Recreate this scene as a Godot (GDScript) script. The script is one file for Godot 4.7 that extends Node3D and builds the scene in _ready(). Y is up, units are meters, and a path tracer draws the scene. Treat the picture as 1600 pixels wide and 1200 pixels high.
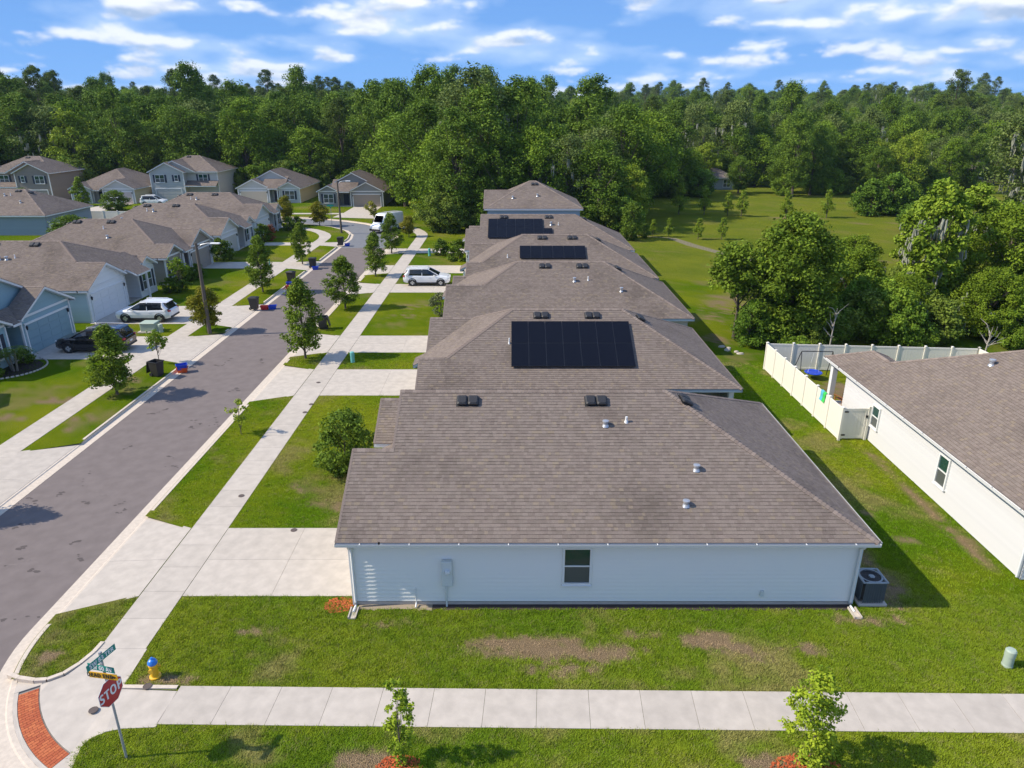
extends Node3D
# An aerial view along a street of single-storey houses. x to the right, y up, -z away from the camera; the camera hovers 16 m above x = 0, z = 0.

class MB:
	# collects flat or smooth faces for one mesh; faces are given counter-clockwise as seen from outside
	var v := PackedVector3Array()
	var n := PackedVector3Array()
	var c := PackedColorArray()
	func tri(a: Vector3, b: Vector3, d: Vector3, col := Color.WHITE) -> void:
		var m := (b - a).cross(d - a).normalized()
		v.append(a); v.append(d); v.append(b)
		n.append(m); n.append(m); n.append(m)
		c.append(col); c.append(col); c.append(col)
	func quad(a: Vector3, b: Vector3, d: Vector3, e: Vector3, col := Color.WHITE) -> void:
		var m := (b - a).cross(d - a).normalized()
		v.append(a); v.append(d); v.append(b); v.append(a); v.append(e); v.append(d)
		for i in 6:
			n.append(m); c.append(col)
	func facing(dir: Vector3, a: Vector3, b: Vector3, d: Vector3, e: Vector3, col := Color.WHITE) -> void:
		if (b - a).cross(d - a).dot(dir) >= 0.0:
			quad(a, b, d, e, col)
		else:
			quad(e, d, b, a, col)
	func fan(p: PackedVector3Array, col := Color.WHITE) -> void:
		for i in range(1, p.size() - 1):
			tri(p[0], p[i], p[i + 1], col)
	func smooth_quad(a: Vector3, b: Vector3, d: Vector3, e: Vector3, na: Vector3, nb: Vector3, nd: Vector3, ne: Vector3, col: Color) -> void:
		v.append(a); v.append(d); v.append(b); v.append(a); v.append(e); v.append(d)
		n.append(na); n.append(nd); n.append(nb); n.append(na); n.append(ne); n.append(nd)
		for i in 6:
			c.append(col)
	func box(at: Vector3, size: Vector3, col := Color.WHITE, b := Basis(), bevel := 0.0) -> void:
		var h := size / 2.0
		var e := minf(bevel, minf(h.x, minf(h.y, h.z)) * 0.9)
		if e <= 0.0:
			var p := []
			for i in 8:
				p.append(at + b * Vector3(h.x if i & 1 else -h.x, h.y if i & 2 else -h.y, h.z if i & 4 else -h.z))
			quad(p[4], p[5], p[7], p[6], col); quad(p[1], p[0], p[2], p[3], col)
			quad(p[5], p[1], p[3], p[7], col); quad(p[0], p[4], p[6], p[2], col)
			quad(p[6], p[7], p[3], p[2], col); quad(p[0], p[1], p[5], p[4], col)
			return
		# rounded: stacked rings from an octagonal outline with chamfered top and bottom
		var rings := []
		for lv in [[-h.y, e], [-h.y + e, 0.0], [h.y - e, 0.0], [h.y, e]]:
			var x: float = h.x - lv[1]
			var z: float = h.z - lv[1]
			var r := PackedVector3Array()
			for q in [[x - e, -z], [x, -z + e], [x, z - e], [x - e, z], [-x + e, z], [-x, z - e], [-x, -z + e], [-x + e, -z]]:
				r.append(at + b * Vector3(q[0], lv[0], q[1]))
			rings.append(r)
		for k in 3:
			for i in 8:
				var j := (i + 1) % 8
				quad(rings[k][j], rings[k][i], rings[k + 1][i], rings[k + 1][j], col)
		var top: PackedVector3Array = rings[3].duplicate()
		top.reverse()
		fan(top, col)
		fan(rings[0], col)
	func tube(path: PackedVector3Array, rad: PackedFloat32Array, sides: int, col := Color.WHITE, cap := true) -> void:
		var rings := []
		var ring_n := []
		for i in path.size():
			var d := (path[mini(i + 1, path.size() - 1)] - path[maxi(i - 1, 0)]).normalized()
			var side := d.cross(Vector3.FORWARD if absf(d.z) < 0.9 else Vector3.RIGHT).normalized()
			var up := side.cross(d)
			var r := PackedVector3Array()
			var rn := PackedVector3Array()
			for k in sides:
				var a := TAU * k / sides
				var m := side * cos(a) + up * sin(a)
				rn.append(m); r.append(path[i] + m * rad[i])
			rings.append(r); ring_n.append(rn)
		for i in path.size() - 1:
			for k in sides:
				var j := (k + 1) % sides
				smooth_quad(rings[i][j], rings[i][k], rings[i + 1][k], rings[i + 1][j], ring_n[i][j], ring_n[i][k], ring_n[i + 1][k], ring_n[i + 1][j], col)
		if cap:
			var t: PackedVector3Array = rings[-1].duplicate()
			t.reverse()
			fan(t, col)
			fan(rings[0], col)
	func bar(a: Vector3, b: Vector3, r: float, sides := 8, col := Color.WHITE) -> void:
		tube(PackedVector3Array([a, b]), PackedFloat32Array([r, r]), sides, col)
	func lathe(at: Vector3, prof: Array, sides: int, col := Color.WHITE, b := Basis()) -> void:
		# prof: [radius, height] pairs from bottom to top, about the local y axis
		for i in prof.size() - 1:
			var r0: float = prof[i][0]
			var r1: float = prof[i + 1][0]
			var y0: float = prof[i][1]
			var y1: float = prof[i + 1][1]
			var sl := Vector2(y1 - y0, r0 - r1).normalized()
			for k in sides:
				var a0 := TAU * k / sides
				var a1 := TAU * (k + 1) / sides
				var d0 := Vector3(cos(a0), 0, -sin(a0))
				var d1 := Vector3(cos(a1), 0, -sin(a1))
				var n0 := b * (d0 * sl.x + Vector3.UP * sl.y)
				var n1 := b * (d1 * sl.x + Vector3.UP * sl.y)
				smooth_quad(at + b * (d0 * r0 + Vector3.UP * y0), at + b * (d1 * r0 + Vector3.UP * y0), at + b * (d1 * r1 + Vector3.UP * y1), at + b * (d0 * r1 + Vector3.UP * y1), n0, n1, n1, n0, col)
	func mesh() -> ArrayMesh:
		var a := []
		a.resize(Mesh.ARRAY_MAX)
		a[Mesh.ARRAY_VERTEX] = v
		a[Mesh.ARRAY_NORMAL] = n
		a[Mesh.ARRAY_COLOR] = c
		var m := ArrayMesh.new()
		if v.size() > 0:
			m.add_surface_from_arrays(Mesh.PRIMITIVE_TRIANGLES, a)
		return m

var M := {}
var used := {}
var rng := RandomNumberGenerator.new()
var patch_noise := FastNoiseLite.new()
var fine_noise := FastNoiseLite.new()

func _ready() -> void:
	rng.seed = 7
	set_camera()
	set_sky()
	set_sun()
	make_materials()
	build_ground()
	build_roads()
	build_houses()
	build_fences()
	build_street_things()
	build_vehicles()
	build_yard_things()
	build_trees()
	build_grass()

func set_camera() -> void:
	var cam := Camera3D.new()
	cam.name = "camera"
	cam.fov = 56.79
	cam.near = 0.1
	cam.far = 6000.0
	cam.position = Vector3(0, 16, 0)
	cam.rotation_degrees = Vector3(-20.86, 0, 0)
	add_child(cam)
	cam.current = true

func set_sun() -> void:
	var sun := DirectionalLight3D.new()
	sun.name = "sun"
	sun.light_energy = 1.32
	sun.light_color = Color(1.0, 0.955, 0.88)
	sun.light_angular_distance = 0.53
	sun.shadow_enabled = true
	add_child(sun)
	sun.look_at_from_position(Vector3.ZERO, Vector3(1.0, -0.9, -0.10))

func set_sky() -> void:
	var we := WorldEnvironment.new()
	we.name = "environment"
	var env := Environment.new()
	env.background_mode = Environment.BG_SKY
	env.tonemap_mode = Environment.TONE_MAPPER_LINEAR
	env.tonemap_exposure = 1.40
	env.sdfgi_enabled = true
	env.ssao_enabled = true
	env.ssil_enabled = true
	env.fog_enabled = true
	env.fog_density = 0.00009
	env.fog_light_color = Color(0.72, 0.82, 0.95)
	var sky := Sky.new()
	var pm := PanoramaSkyMaterial.new()
	pm.panorama = sky_picture()
	pm.energy_multiplier = 1.0
	sky.sky_material = pm
	env.sky = sky
	env.background_energy_multiplier = 1.0
	we.environment = env
	add_child(we)

func sky_picture() -> ImageTexture:
	# air that pales towards the horizon, and fair-weather clouds on a layer 1 unit up, the same all round
	var W := 4096
	var Hh := 2048
	var big := FastNoiseLite.new()
	big.seed = 11; big.noise_type = FastNoiseLite.TYPE_SIMPLEX_SMOOTH; big.frequency = 2.7; big.fractal_octaves = 2; big.fractal_gain = 0.45
	var puff := FastNoiseLite.new()
	puff.seed = 23; puff.noise_type = FastNoiseLite.TYPE_SIMPLEX_SMOOTH; puff.frequency = 5.0; puff.fractal_type = FastNoiseLite.FRACTAL_RIDGED; puff.fractal_octaves = 5; puff.fractal_gain = 0.55
	var cover := FastNoiseLite.new()
	cover.seed = 5; cover.noise_type = FastNoiseLite.TYPE_SIMPLEX_SMOOTH; cover.frequency = 1.0; cover.fractal_octaves = 3
	var data := PackedByteArray()
	data.resize(W * Hh * 3)
	data.fill(120)
	var top := Color(0.080, 0.21, 0.54)
	var low := Color(0.19, 0.39, 0.75)
	var row := 0
	while row < Hh / 2:
		var el := PI / 2.0 - (row + 0.5) / Hh * PI
		var step := 1 if el < 0.36 else 4
		var y := sin(el)
		var r := cos(el)
		var air := top.lerp(low, pow(1.0 - y, 4.5))
		var dist := 1.0 / (y + 0.20)
		for col in range(0, W, step):
			var az := (col + 0.5) / W * TAU
			var px := cos(az) * r * dist
			var pz := sin(az) * r * dist
			var out := air
			var cv := cover.get_noise_2d(px, pz)
			var d := 0.5 + big.get_noise_3d(px, 0.0, pz) * 0.46 - puff.get_noise_3d(px, 0.0, pz) * 0.17
			var thr := 0.49 - 0.22 * cv
			var veil := clampf(cv * 0.8 + (d - 0.5) * 0.8 + 0.22, 0.0, 0.60)
			out = air.lerp(Color(0.52, 0.65, 0.84), veil)
			var a := smoothstep(thr - 0.02, thr + 0.19, d)
			if a > 0.0:
				# the sunlit top of a cloud against its shaded base: look a little higher up
				var d2 := 0.5 + big.get_noise_3d(px * 0.97, 0.03, pz * 0.97) * 0.46 - puff.get_noise_3d(px * 0.97, 0.03, pz * 0.97) * 0.17
				var lit := clampf((d - d2) * 3.4 + 0.72 - clampf((d - thr) * 0.9, 0.0, 0.3), 0.0, 1.0)
				var cl := Color(0.32, 0.41, 0.56).lerp(Color(0.80, 0.81, 0.83), lit)
				cl = cl.lerp(air, clampf(0.30 - y * 2.0, 0.0, 0.28))
				out = out.lerp(cl, a * 0.86)
			var s := out.linear_to_srgb()
			var rb := int(s.r * 255.0)
			var gb := int(s.g * 255.0)
			var bb := int(s.b * 255.0)
			for dy in step:
				for dx in step:
					var k := ((row + dy) * W + mini(col + dx, W - 1)) * 3
					data[k] = rb; data[k + 1] = gb; data[k + 2] = bb
		row += step
	return ImageTexture.create_from_image(Image.create_from_data(W, Hh, false, Image.FORMAT_RGB8, data))

# ---------------------------------------------------------------- helpers

func numbered(called: String) -> String:
	var k: int = used.get(called, 0)
	used[called] = k + 1
	return called if k == 0 else "%s_%03d" % [called, k]

func thing(called: String, label: String, category: String, at := Vector3.ZERO, turn := 0.0, group := "") -> Node3D:
	var o := Node3D.new()
	o.name = numbered(called)
	add_child(o)
	o.position = at
	o.rotation.y = turn
	tag(o, label, category, group)
	return o

func tag(o: Node, label: String, category: String, group := "") -> void:
	o.set_meta("label", label)
	o.set_meta("category", category)
	if group:
		o.set_meta("group", group)

func part(parent: Node, called: String, mesh: Mesh, m: Material, at := Vector3.ZERO, stuff := false) -> MeshInstance3D:
	var o := MeshInstance3D.new()
	o.name = called
	o.mesh = mesh
	o.material_override = m
	parent.add_child(o, true)
	o.position = at
	if stuff:
		o.set_meta("kind", "stuff")
	return o

func group_part(parent: Node, called: String, at := Vector3.ZERO, turn := 0.0) -> Node3D:
	var o := Node3D.new()
	o.name = called
	parent.add_child(o, true)
	o.position = at
	o.rotation.y = turn
	return o

func structure(called: String, mesh: Mesh, m: Material, at := Vector3.ZERO) -> MeshInstance3D:
	var o := part(self, numbered(called), mesh, m, at)
	o.set_meta("kind", "structure")
	return o

func copy_of(o: Node3D, label: String, at: Vector3, turn := 0.0, size := 1.0) -> Node3D:
	var r: Node3D = o.duplicate()
	var base := String(o.name).rstrip("0123456789").trim_suffix("_")
	r.name = numbered(base)
	add_child(r)
	r.position = at
	r.rotation.y = turn
	r.scale = Vector3.ONE * size
	if label:
		r.set_meta("label", label)
	return r

func hash2(i: int, j: int, k := 0) -> float:
	var h := (i * 374761393 + j * 668265263 + k * 974634541) & 0x7fffffff
	h = ((h ^ (h >> 13)) * 1274126177) & 0x7fffffff
	return float((h ^ (h >> 16)) & 0xffff) / 65535.0

func lin(r: float, g: float, b: float) -> Color:
	return Color(r, g, b).linear_to_srgb()

func noise_tex(seed_: int, freq: float, octaves: int, lo: float, hi: float, size := 512, kind := FastNoiseLite.TYPE_SIMPLEX_SMOOTH) -> NoiseTexture2D:
	var f := FastNoiseLite.new()
	f.seed = seed_; f.frequency = freq; f.fractal_octaves = octaves; f.noise_type = kind
	var t := NoiseTexture2D.new()
	t.width = size; t.height = size; t.seamless = true; t.noise = f
	var g := Gradient.new()
	g.set_color(0, Color(lo, lo, lo)); g.set_color(1, Color(hi, hi, hi))
	t.color_ramp = g
	return t

func mat(called: String, col: Color, rough := 0.8, opts := {}) -> StandardMaterial3D:
	# col: linear base colour
	var m := StandardMaterial3D.new()
	m.resource_name = called
	m.albedo_color = col.linear_to_srgb()
	m.roughness = rough
	m.metallic = opts.get("metal", 0.0)
	m.metallic_specular = opts.get("spec", 0.5)
	m.vertex_color_use_as_albedo = opts.get("vc", false)
	if opts.has("tex"):
		m.albedo_texture = opts.tex
		m.uv1_triplanar = true
		m.uv1_world_triplanar = opts.get("world", true)
		m.uv1_scale = Vector3.ONE * float(opts.get("scale", 1.0))
	if opts.has("bump"):
		m.heightmap_enabled = true
		m.heightmap_texture = opts.bump
		m.heightmap_scale = opts.get("bump_cm", 1.0)
		m.uv1_triplanar = true
		m.uv1_world_triplanar = opts.get("world", true)
		m.uv1_scale = Vector3.ONE * float(opts.get("scale", 1.0))
	if opts.has("coat"):
		m.clearcoat_enabled = true
		m.clearcoat = opts.coat
		m.clearcoat_roughness = 0.05
	if opts.has("backlight"):
		m.backlight_enabled = true
		m.backlight = opts.backlight
	M[called] = m
	return m

func make_materials() -> void:
	patch_noise.seed = 3; patch_noise.frequency = 0.09; patch_noise.fractal_octaves = 4
	fine_noise.seed = 9; fine_noise.frequency = 0.9; fine_noise.fractal_octaves = 3
	var grain := noise_tex(1, 0.06, 4, 0.72, 1.0)
	var speck := noise_tex(2, 0.25, 3, 0.62, 1.0)
	var soft := noise_tex(4, 0.014, 6, 0.90, 1.0, 1024)
	var tarmac := noise_tex(15, 0.010, 7, 0.91, 1.0, 1024)
	var blades := noise_tex(6, 0.10, 4, 0.42, 1.0, 1024)
	var rough_rel := noise_tex(8, 0.09, 4, 0.0, 1.0, 1024)
	mat("lawn", Color(1, 1, 1), 0.95, {"vc": true, "tex": blades, "scale": 0.22, "bump": rough_rel, "bump_cm": 4.0, "spec": 0.0})
	mat("ground", Color(1, 1, 1), 0.95, {"vc": true, "tex": blades, "scale": 0.05, "spec": 0.2})
	mat("asphalt", Color(0.205, 0.173, 0.163), 0.92, {"tex": tarmac, "scale": 0.12, "spec": 0.25})
	mat("asphalt_mark", Color(0.2, 0.17, 0.16), 0.92, {"vc": true, "spec": 0.2})
	mat("asphalt_new", Color(0.205, 0.213, 0.23), 0.92, {"tex": tarmac, "scale": 0.12, "spec": 0.25})
	mat("concrete", Color(0.555, 0.497, 0.43), 0.9, {"vc": true, "tex": soft, "scale": 0.12, "spec": 0.25})
	mat("kerb", Color(0.66, 0.57, 0.47), 0.9, {"tex": soft, "scale": 0.35, "spec": 0.25})
	mat("brick", Color(1, 1, 1), 0.85, {"vc": true, "tex": grain, "scale": 1.2})
	mat("shingle", Color(1, 1, 1), 0.95, {"vc": true, "tex": grain, "scale": 0.8, "spec": 0.2})
	mat("deck", Color(0.12, 0.10, 0.09), 0.95)
	mat("gutter_shade", Color(0.10, 0.10, 0.10), 0.9)  # dark flat colour standing for the shade inside the trough
	mat("white_trim", Color(0.74, 0.75, 0.75), 0.55)
	mat("wall", Color(1, 1, 1), 0.65, {"vc": true, "spec": 0.35})
	mat("glass", Color(0.014, 0.055, 0.046), 0.06, {"spec": 0.6})  # green tint puts the reflected greenery into the pane colour
	mat("screen", Color(0.085, 0.095, 0.095), 0.35)
	mat("shutter", Color(0.022, 0.032, 0.055), 0.6)
	mat("black_plastic", Color(0.022, 0.021, 0.022), 0.5)
	mat("vent", Color(0.025, 0.025, 0.027), 0.55)
	mat("galvanised", Color(0.50, 0.52, 0.55), 0.4, {"metal": 0.6})
	mat("pv_cell", Color(0.007, 0.008, 0.013), 0.22, {"spec": 0.25})
	mat("pv_frame", Color(0.015, 0.015, 0.018), 0.4)
	mat("fence", Color(0.76, 0.73, 0.645), 0.6)
	mat("bark", Color(0.16, 0.13, 0.105), 0.95, {"tex": grain, "scale": 0.6})
	mat("pale_bark", Color(0.30, 0.27, 0.23), 0.95, {"tex": grain, "scale": 0.6})
	mat("leaf", Color(1, 1, 1), 0.6, {"vc": true, "backlight": Color(0.62, 0.62, 0.45), "spec": 0.18})
	mat("moss", Color(0.30, 0.31, 0.25), 0.95, {"backlight": Color(0.3, 0.3, 0.25)})
	mat("grass_blade", Color(1, 1, 1), 0.8, {"vc": true, "backlight": Color(0.5, 0.5, 0.3), "spec": 0.0})
	mat("mulch", Color(1, 1, 1), 0.95, {"vc": true})
	mat("paint_vc", Color(1, 1, 1), 0.45, {"vc": true})
	mat("car_white", Color(0.80, 0.81, 0.83), 0.3, {"coat": 1.0})
	mat("car_black", Color(0.008, 0.008, 0.011), 0.25, {"coat": 1.0})
	mat("car_glass", Color(0.010, 0.013, 0.018), 0.04, {"spec": 0.6})
	mat("tyre", Color(0.018, 0.018, 0.019), 0.85)
	mat("rim", Color(0.52, 0.53, 0.55), 0.3, {"metal": 0.7})
	mat("red_lens", Color(0.40, 0.012, 0.02), 0.15)
	mat("clear_lens", Color(0.65, 0.68, 0.70), 0.1)
	mat("steel", Color(0.36, 0.38, 0.40), 0.5, {"metal": 0.3})
	mat("timber_pole", Color(0.15, 0.125, 0.10), 0.9, {"tex": grain, "scale": 0.9})
	mat("teal_plastic", Color(0.13, 0.42, 0.40), 0.55)
	mat("pale_green", Color(0.36, 0.44, 0.36), 0.6)
	mat("hydrant_yellow", Color(0.72, 0.42, 0.02), 0.4)
	mat("hydrant_blue", Color(0.02, 0.17, 0.58), 0.35)
	mat("sign_red", Color(0.50, 0.018, 0.035), 0.4)
	mat("sign_green", Color(0.0, 0.27, 0.21), 0.4)
	mat("sign_yellow", Color(0.85, 0.44, 0.012), 0.4)
	mat("white_paint", Color(0.80, 0.80, 0.80), 0.4)
	mat("black_paint", Color(0.02, 0.02, 0.02), 0.5)
	mat("iron", Color(0.10, 0.075, 0.065), 0.7)
	mat("wood", Color(0.36, 0.15, 0.045), 0.6, {"tex": grain, "scale": 1.0})
	mat("blue_plastic", Color(0.015, 0.06, 0.50), 0.4)
	mat("orange_plastic", Color(0.68, 0.09, 0.015), 0.45)
	mat("red_plastic", Color(0.45, 0.02, 0.025), 0.45)
	mat("ac_grey", Color(0.10, 0.12, 0.135), 0.6)
	mat("ac_light", Color(0.26, 0.29, 0.30), 0.5)
	mat("blue_cloth", Color(0.10, 0.45, 0.62), 0.9)
	mat("green_cloth", Color(0.05, 0.55, 0.10), 0.9)
	mat("wood_dark", Color(0.07, 0.045, 0.03), 0.8)
	mat("bare_wood", Color(0.38, 0.35, 0.31), 0.9)

# ---------------------------------------------------------------- ground and roads

const PATCHES = [
	[0.6, -18.3, 2.2, 0.55, 0.95], [2.6, -18.0, 1.6, 0.5, 0.8], [1.6, -17.3, 1.5, 0.35, 0.6], [4.2, -18.9, 1.0, 0.3, 0.5], [6.4, -18.6, 0.9, 0.5, 0.85], [7.4, -18.1, 1.1, 0.5, 0.7], [9.6, -18.2, 0.9, 0.35, 0.55],
	[-8.4, -19.0, 0.7, 0.25, 0.6], [-4.0, -19.4, 1.2, 0.25, 0.5], [-3.9, -14.0, 1.0, 0.45, 0.9], [6.9, -13.9, 0.9, 0.4, 0.8], [-14.6, -17.8, 0.6, 0.35, 0.7], [-10.4, -16.9, 0.9, 0.25, 0.8], [12.2, -19.6, 1.6, 0.35, 0.6], [13.4, -21.2, 0.9, 1.1, 0.7],
	[-7.6, -27.2, 1.2, 0.9, 0.55], [-9.4, -28.6, 0.9, 0.5, 0.5], [18.1, -24.0, 0.35, 1.6, 0.9], [18.0, -27.5, 0.35, 2.0, 0.8], [18.0, -31.0, 0.35, 2.0, 0.7], [13.6, -24.6, 0.35, 2.5, 0.6], [15.2, -26.6, 0.6, 0.3, 0.6], [15.9, -24.3, 0.5, 0.3, 0.5],
	[15.4, -51.5, 1.2, 1.6, 0.6], [20.0, -62.0, 3.5, 5.0, 0.5], [17.6, -58.0, 2.0, 3.5, 0.4], [38.0, -82.0, 6.0, 2.2, 0.55], [-28.6, -36.6, 2.2, 0.7, 0.7], [-24.0, -36.0, 0.7, 1.6, 0.6], [-27.0, -39.2, 1.2, 0.6, 0.7], [-24.2, -42.8, 0.8, 0.7, 0.6], [-28.0, -54.2, 1.6, 0.5, 0.5],
	[-8.8, -62.0, 1.8, 1.5, 0.5], [-9.0, -58.0, 2.0, 1.0, 0.35], [20.3, -40.8, 1.2, 1.8, 0.7], [45.0, -118.0, 5.0, 1.2, 0.7], [60.0, -112.0, 6.0, 1.0, 0.5],
]

func patch_at(x: float, z: float) -> float:
	var worn := 0.0
	for p in PATCHES:
		var dx: float = (x - p[0]) / p[2]
		var dz: float = (z - p[1]) / p[3]
		var q := dx * dx + dz * dz
		if q < 2.6:
			worn = maxf(worn, p[4] * clampf(1.1 - q * 0.62, 0.0, 1.0))
	if worn <= 0.0:
		return 0.0
	# tufts of grass keep standing in the bare ground, bare spots eat into the grass
	return clampf(smoothstep(0.30, 0.70, worn * 0.95 + fine_noise.get_noise_2d(x * 1.5, z * 1.5) * 0.42 + fine_noise.get_noise_2d(x * 5.0 + 40.0, z * 5.0) * 0.34), 0.0, 1.0)

func lawn_color(x: float, z: float) -> Color:
	var a := patch_noise.get_noise_2d(x, z)
	var b := fine_noise.get_noise_2d(x, z)
	var col := Color(0.155, 0.278, 0.012).lerp(Color(0.350, 0.400, 0.026), clampf(0.42 + a * 1.1 + b * 0.35, 0.0, 1.0))
	if z > -21.0:
		col = col.lerp(Color(0.185, 0.270, 0.026), 0.45)
	var dry := clampf(patch_noise.get_noise_2d(x * 1.9 + 300.0, z * 1.9) * 1.9 - 0.32 + b * 0.8, 0.0, 0.7)
	col = col.lerp(Color(0.40, 0.34, 0.13), dry)
	if z < -72.0 and x > 14.0:
		col = col.lerp(Color(0.34, 0.35, 0.06), 0.45)
	var w := patch_at(x, z)
	col = col.lerp(Color(0.47, 0.34, 0.20), w)
	return col

func kerb_right() -> PackedVector2Array:
	# kerb face of the right and far block, from the cross street round the corner and along the street to the far bend
	var p := PackedVector2Array([Vector2(260, -12.75), Vector2(60, -12.75), Vector2(10, -12.75), Vector2(-4, -12.75)])
	for i in 25:
		var a := deg_to_rad(90.0 + 90.0 * i / 24.0)
		p.append(Vector2(-9.1, -19.25) + 6.5 * Vector2(cos(a), sin(a)))
	for z in kerb_stations(DRIVES_RIGHT, -19.3, -95.0):
		p.append(Vector2(-15.6, z))
	for q in [[-15.8, -98.5], [-16.5, -102], [-17.9, -105.6], [-19.9, -109], [-22.6, -112.2], [-26.4, -115.2], [-31, -117.8], [-36.5, -119.7], [-43, -120.7], [-60, -121.4], [-90, -121.6], [-200, -121.6]]:
		p.append(Vector2(q[0], q[1]))
	return p

func kerb_left() -> PackedVector2Array:
	var p := PackedVector2Array([Vector2(-200, -113.4), Vector2(-60, -113.4), Vector2(-42, -113.6), Vector2(-36, -113.0), Vector2(-31, -111.2), Vector2(-27.2, -108.6), Vector2(-24.4, -105.2), Vector2(-22.9, -101.6), Vector2(-22.4, -98.0)])
	var back := kerb_stations(DRIVES_LEFT, -18.5, -96.5)
	back.reverse()
	for z in back:
		p.append(Vector2(-22.4, z))
	for i in 9:
		var a := deg_to_rad(90.0 * i / 8.0)
		p.append(Vector2(-28.9, -19.25) + 6.5 * Vector2(cos(a), sin(a)))
	p.append(Vector2(-200, -12.75))
	return p

# driveways: [z near, z far] at the sidewalk; their aprons widen towards the kerb
const FLARE = 1.05
const DRIVES_RIGHT = [[-20.85, -25.27], [-40.0, -44.7], [-48.3, -52.4], [-66.5, -70.1], [-75.3, -79.4], [-87.0, -90.0]]
const DRIVES_LEFT = [[-26.6, -32.4], [-46.8, -52.2], [-55.7, -61.4], [-77.8, -81.4], [-92.4, -94.6]]

func kerb_stations(drives: Array, z0: float, z1: float) -> Array:
	var out := [z0]
	for d in drives:
		for z in [d[0] + FLARE + 0.45, d[0] + FLARE, d[1] - FLARE, d[1] - FLARE - 0.45]:
			if z < out[-1] - 0.05:
				out.append(z)
	out.append(z1)
	return out


func kerb_low(q: Vector2, right: bool) -> bool:
	if absf(q.x - (-15.6 if right else -22.4)) > 0.2:
		return false
	for cut in (DRIVES_RIGHT if right else DRIVES_LEFT):
		if q.y <= cut[0] + FLARE + 0.01 and q.y >= cut[1] - FLARE - 0.01:
			return true
	return false

func build_kerb(path: PackedVector2Array, right: bool) -> void:
	var m := MB.new()
	var prof := []
	for i in path.size():
		var d := (path[mini(i + 1, path.size() - 1)] - path[maxi(i - 1, 0)]).normalized()
		var side := Vector2(-d.y, d.x)  # towards the block
		var low := kerb_low(path[i], right)
		var ramp := right and path[i].x < -11.6 and path[i].y > -17.0 and path[i].y < -12.9
		var top := -0.085 if low else (-0.10 if ramp else 0.02)
		var row := []
		for q in [[-0.47, -0.116], [-0.02, -0.119], [0.03, top], [0.16, top], [0.16, -0.2]]:
			var pt: Vector2 = path[i] + side * float(q[0])
			row.append(Vector3(pt.x, q[1], pt.y))
		prof.append(row)
	for i in path.size() - 1:
		var d := (path[i + 1] - path[i]).normalized()
		var inn := Vector3(-d.y, 0, d.x)
		for k in 4:
			var face: Vector3 = [Vector3.UP, -inn, Vector3.UP, inn][k]
			m.facing(face, prof[i][k], prof[i][k + 1], prof[i + 1][k + 1], prof[i + 1][k])
	structure("kerb", m.mesh(), M.kerb)

func poly_area(p: PackedVector2Array) -> float:
	var a := 0.0
	for i in p.size():
		a += p[i].cross(p[(i + 1) % p.size()])
	return a / 2.0

func build_lawn(block: PackedVector2Array, holes: Array, rects: Array, called: String, material_name := "lawn") -> void:
	# a sheet of lawn cells, fine near the street and coarse far away, cut along the kerb
	var m := MB.new()
	for r in rects:
		var s: float = r[4]
		var x: float = r[0]
		while x < r[1] - 0.001:
			var x1 := minf(x + s, r[1])
			var z: float = r[2]
			while z < r[3] - 0.001:
				var z1 := minf(z + s, r[3])
				var cell := PackedVector2Array([Vector2(x, z), Vector2(x1, z), Vector2(x1, z1), Vector2(x, z1)])
				var polys := [cell]
				var inside := 0
				for q in cell:
					inside += int(Geometry2D.is_point_in_polygon(q, block))
				if inside == 0 and s < 4.0:
					polys = []
				elif inside < 4:
					polys = Geometry2D.intersect_polygons(cell, block)
				for h in holes:
					var hb: Rect2 = h[1]
					if hb.intersects(Rect2(x, z, x1 - x, z1 - z)):
						var cut := []
						for p in polys:
							cut.append_array(Geometry2D.clip_polygons(p, h[0]))
						polys = cut
				for p in polys:
					if p.size() < 3:
						continue
					var idx := PackedInt32Array([0, 1, 2, 0, 2, 3]) if p.size() == 4 and inside == 4 else Geometry2D.triangulate_polygon(p)
					for k in range(0, idx.size(), 3):
						var t := [p[idx[k]], p[idx[k + 1]], p[idx[k + 2]]]
						if (t[1] - t[0]).cross(t[2] - t[0]) < 0.0:
							t = [t[0], t[2], t[1]]
						for q in t:
							m.v.append(Vector3(q.x, 0.0, q.y)); m.n.append(Vector3.UP); m.c.append(lawn_color(q.x, q.y))
				z = z1
			x = x1
	structure(called, m.mesh(), M[material_name])

func hole(points: Array) -> Array:
	var p := PackedVector2Array()
	for q in points:
		p.append(Vector2(q[0], q[1]))
	var r := Rect2(p[0], Vector2.ZERO)
	for q in p:
		r = r.expand(q)
	return [p, r.grow(0.01)]

func land(x: float, z: float) -> float:
	# the country rises gently beyond the houses
	var d := maxf(0.0, Vector2(x * 0.55, z + 40.0).length() - 150.0)
	return -0.16 + minf(d * 0.028, 15.0)

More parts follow.
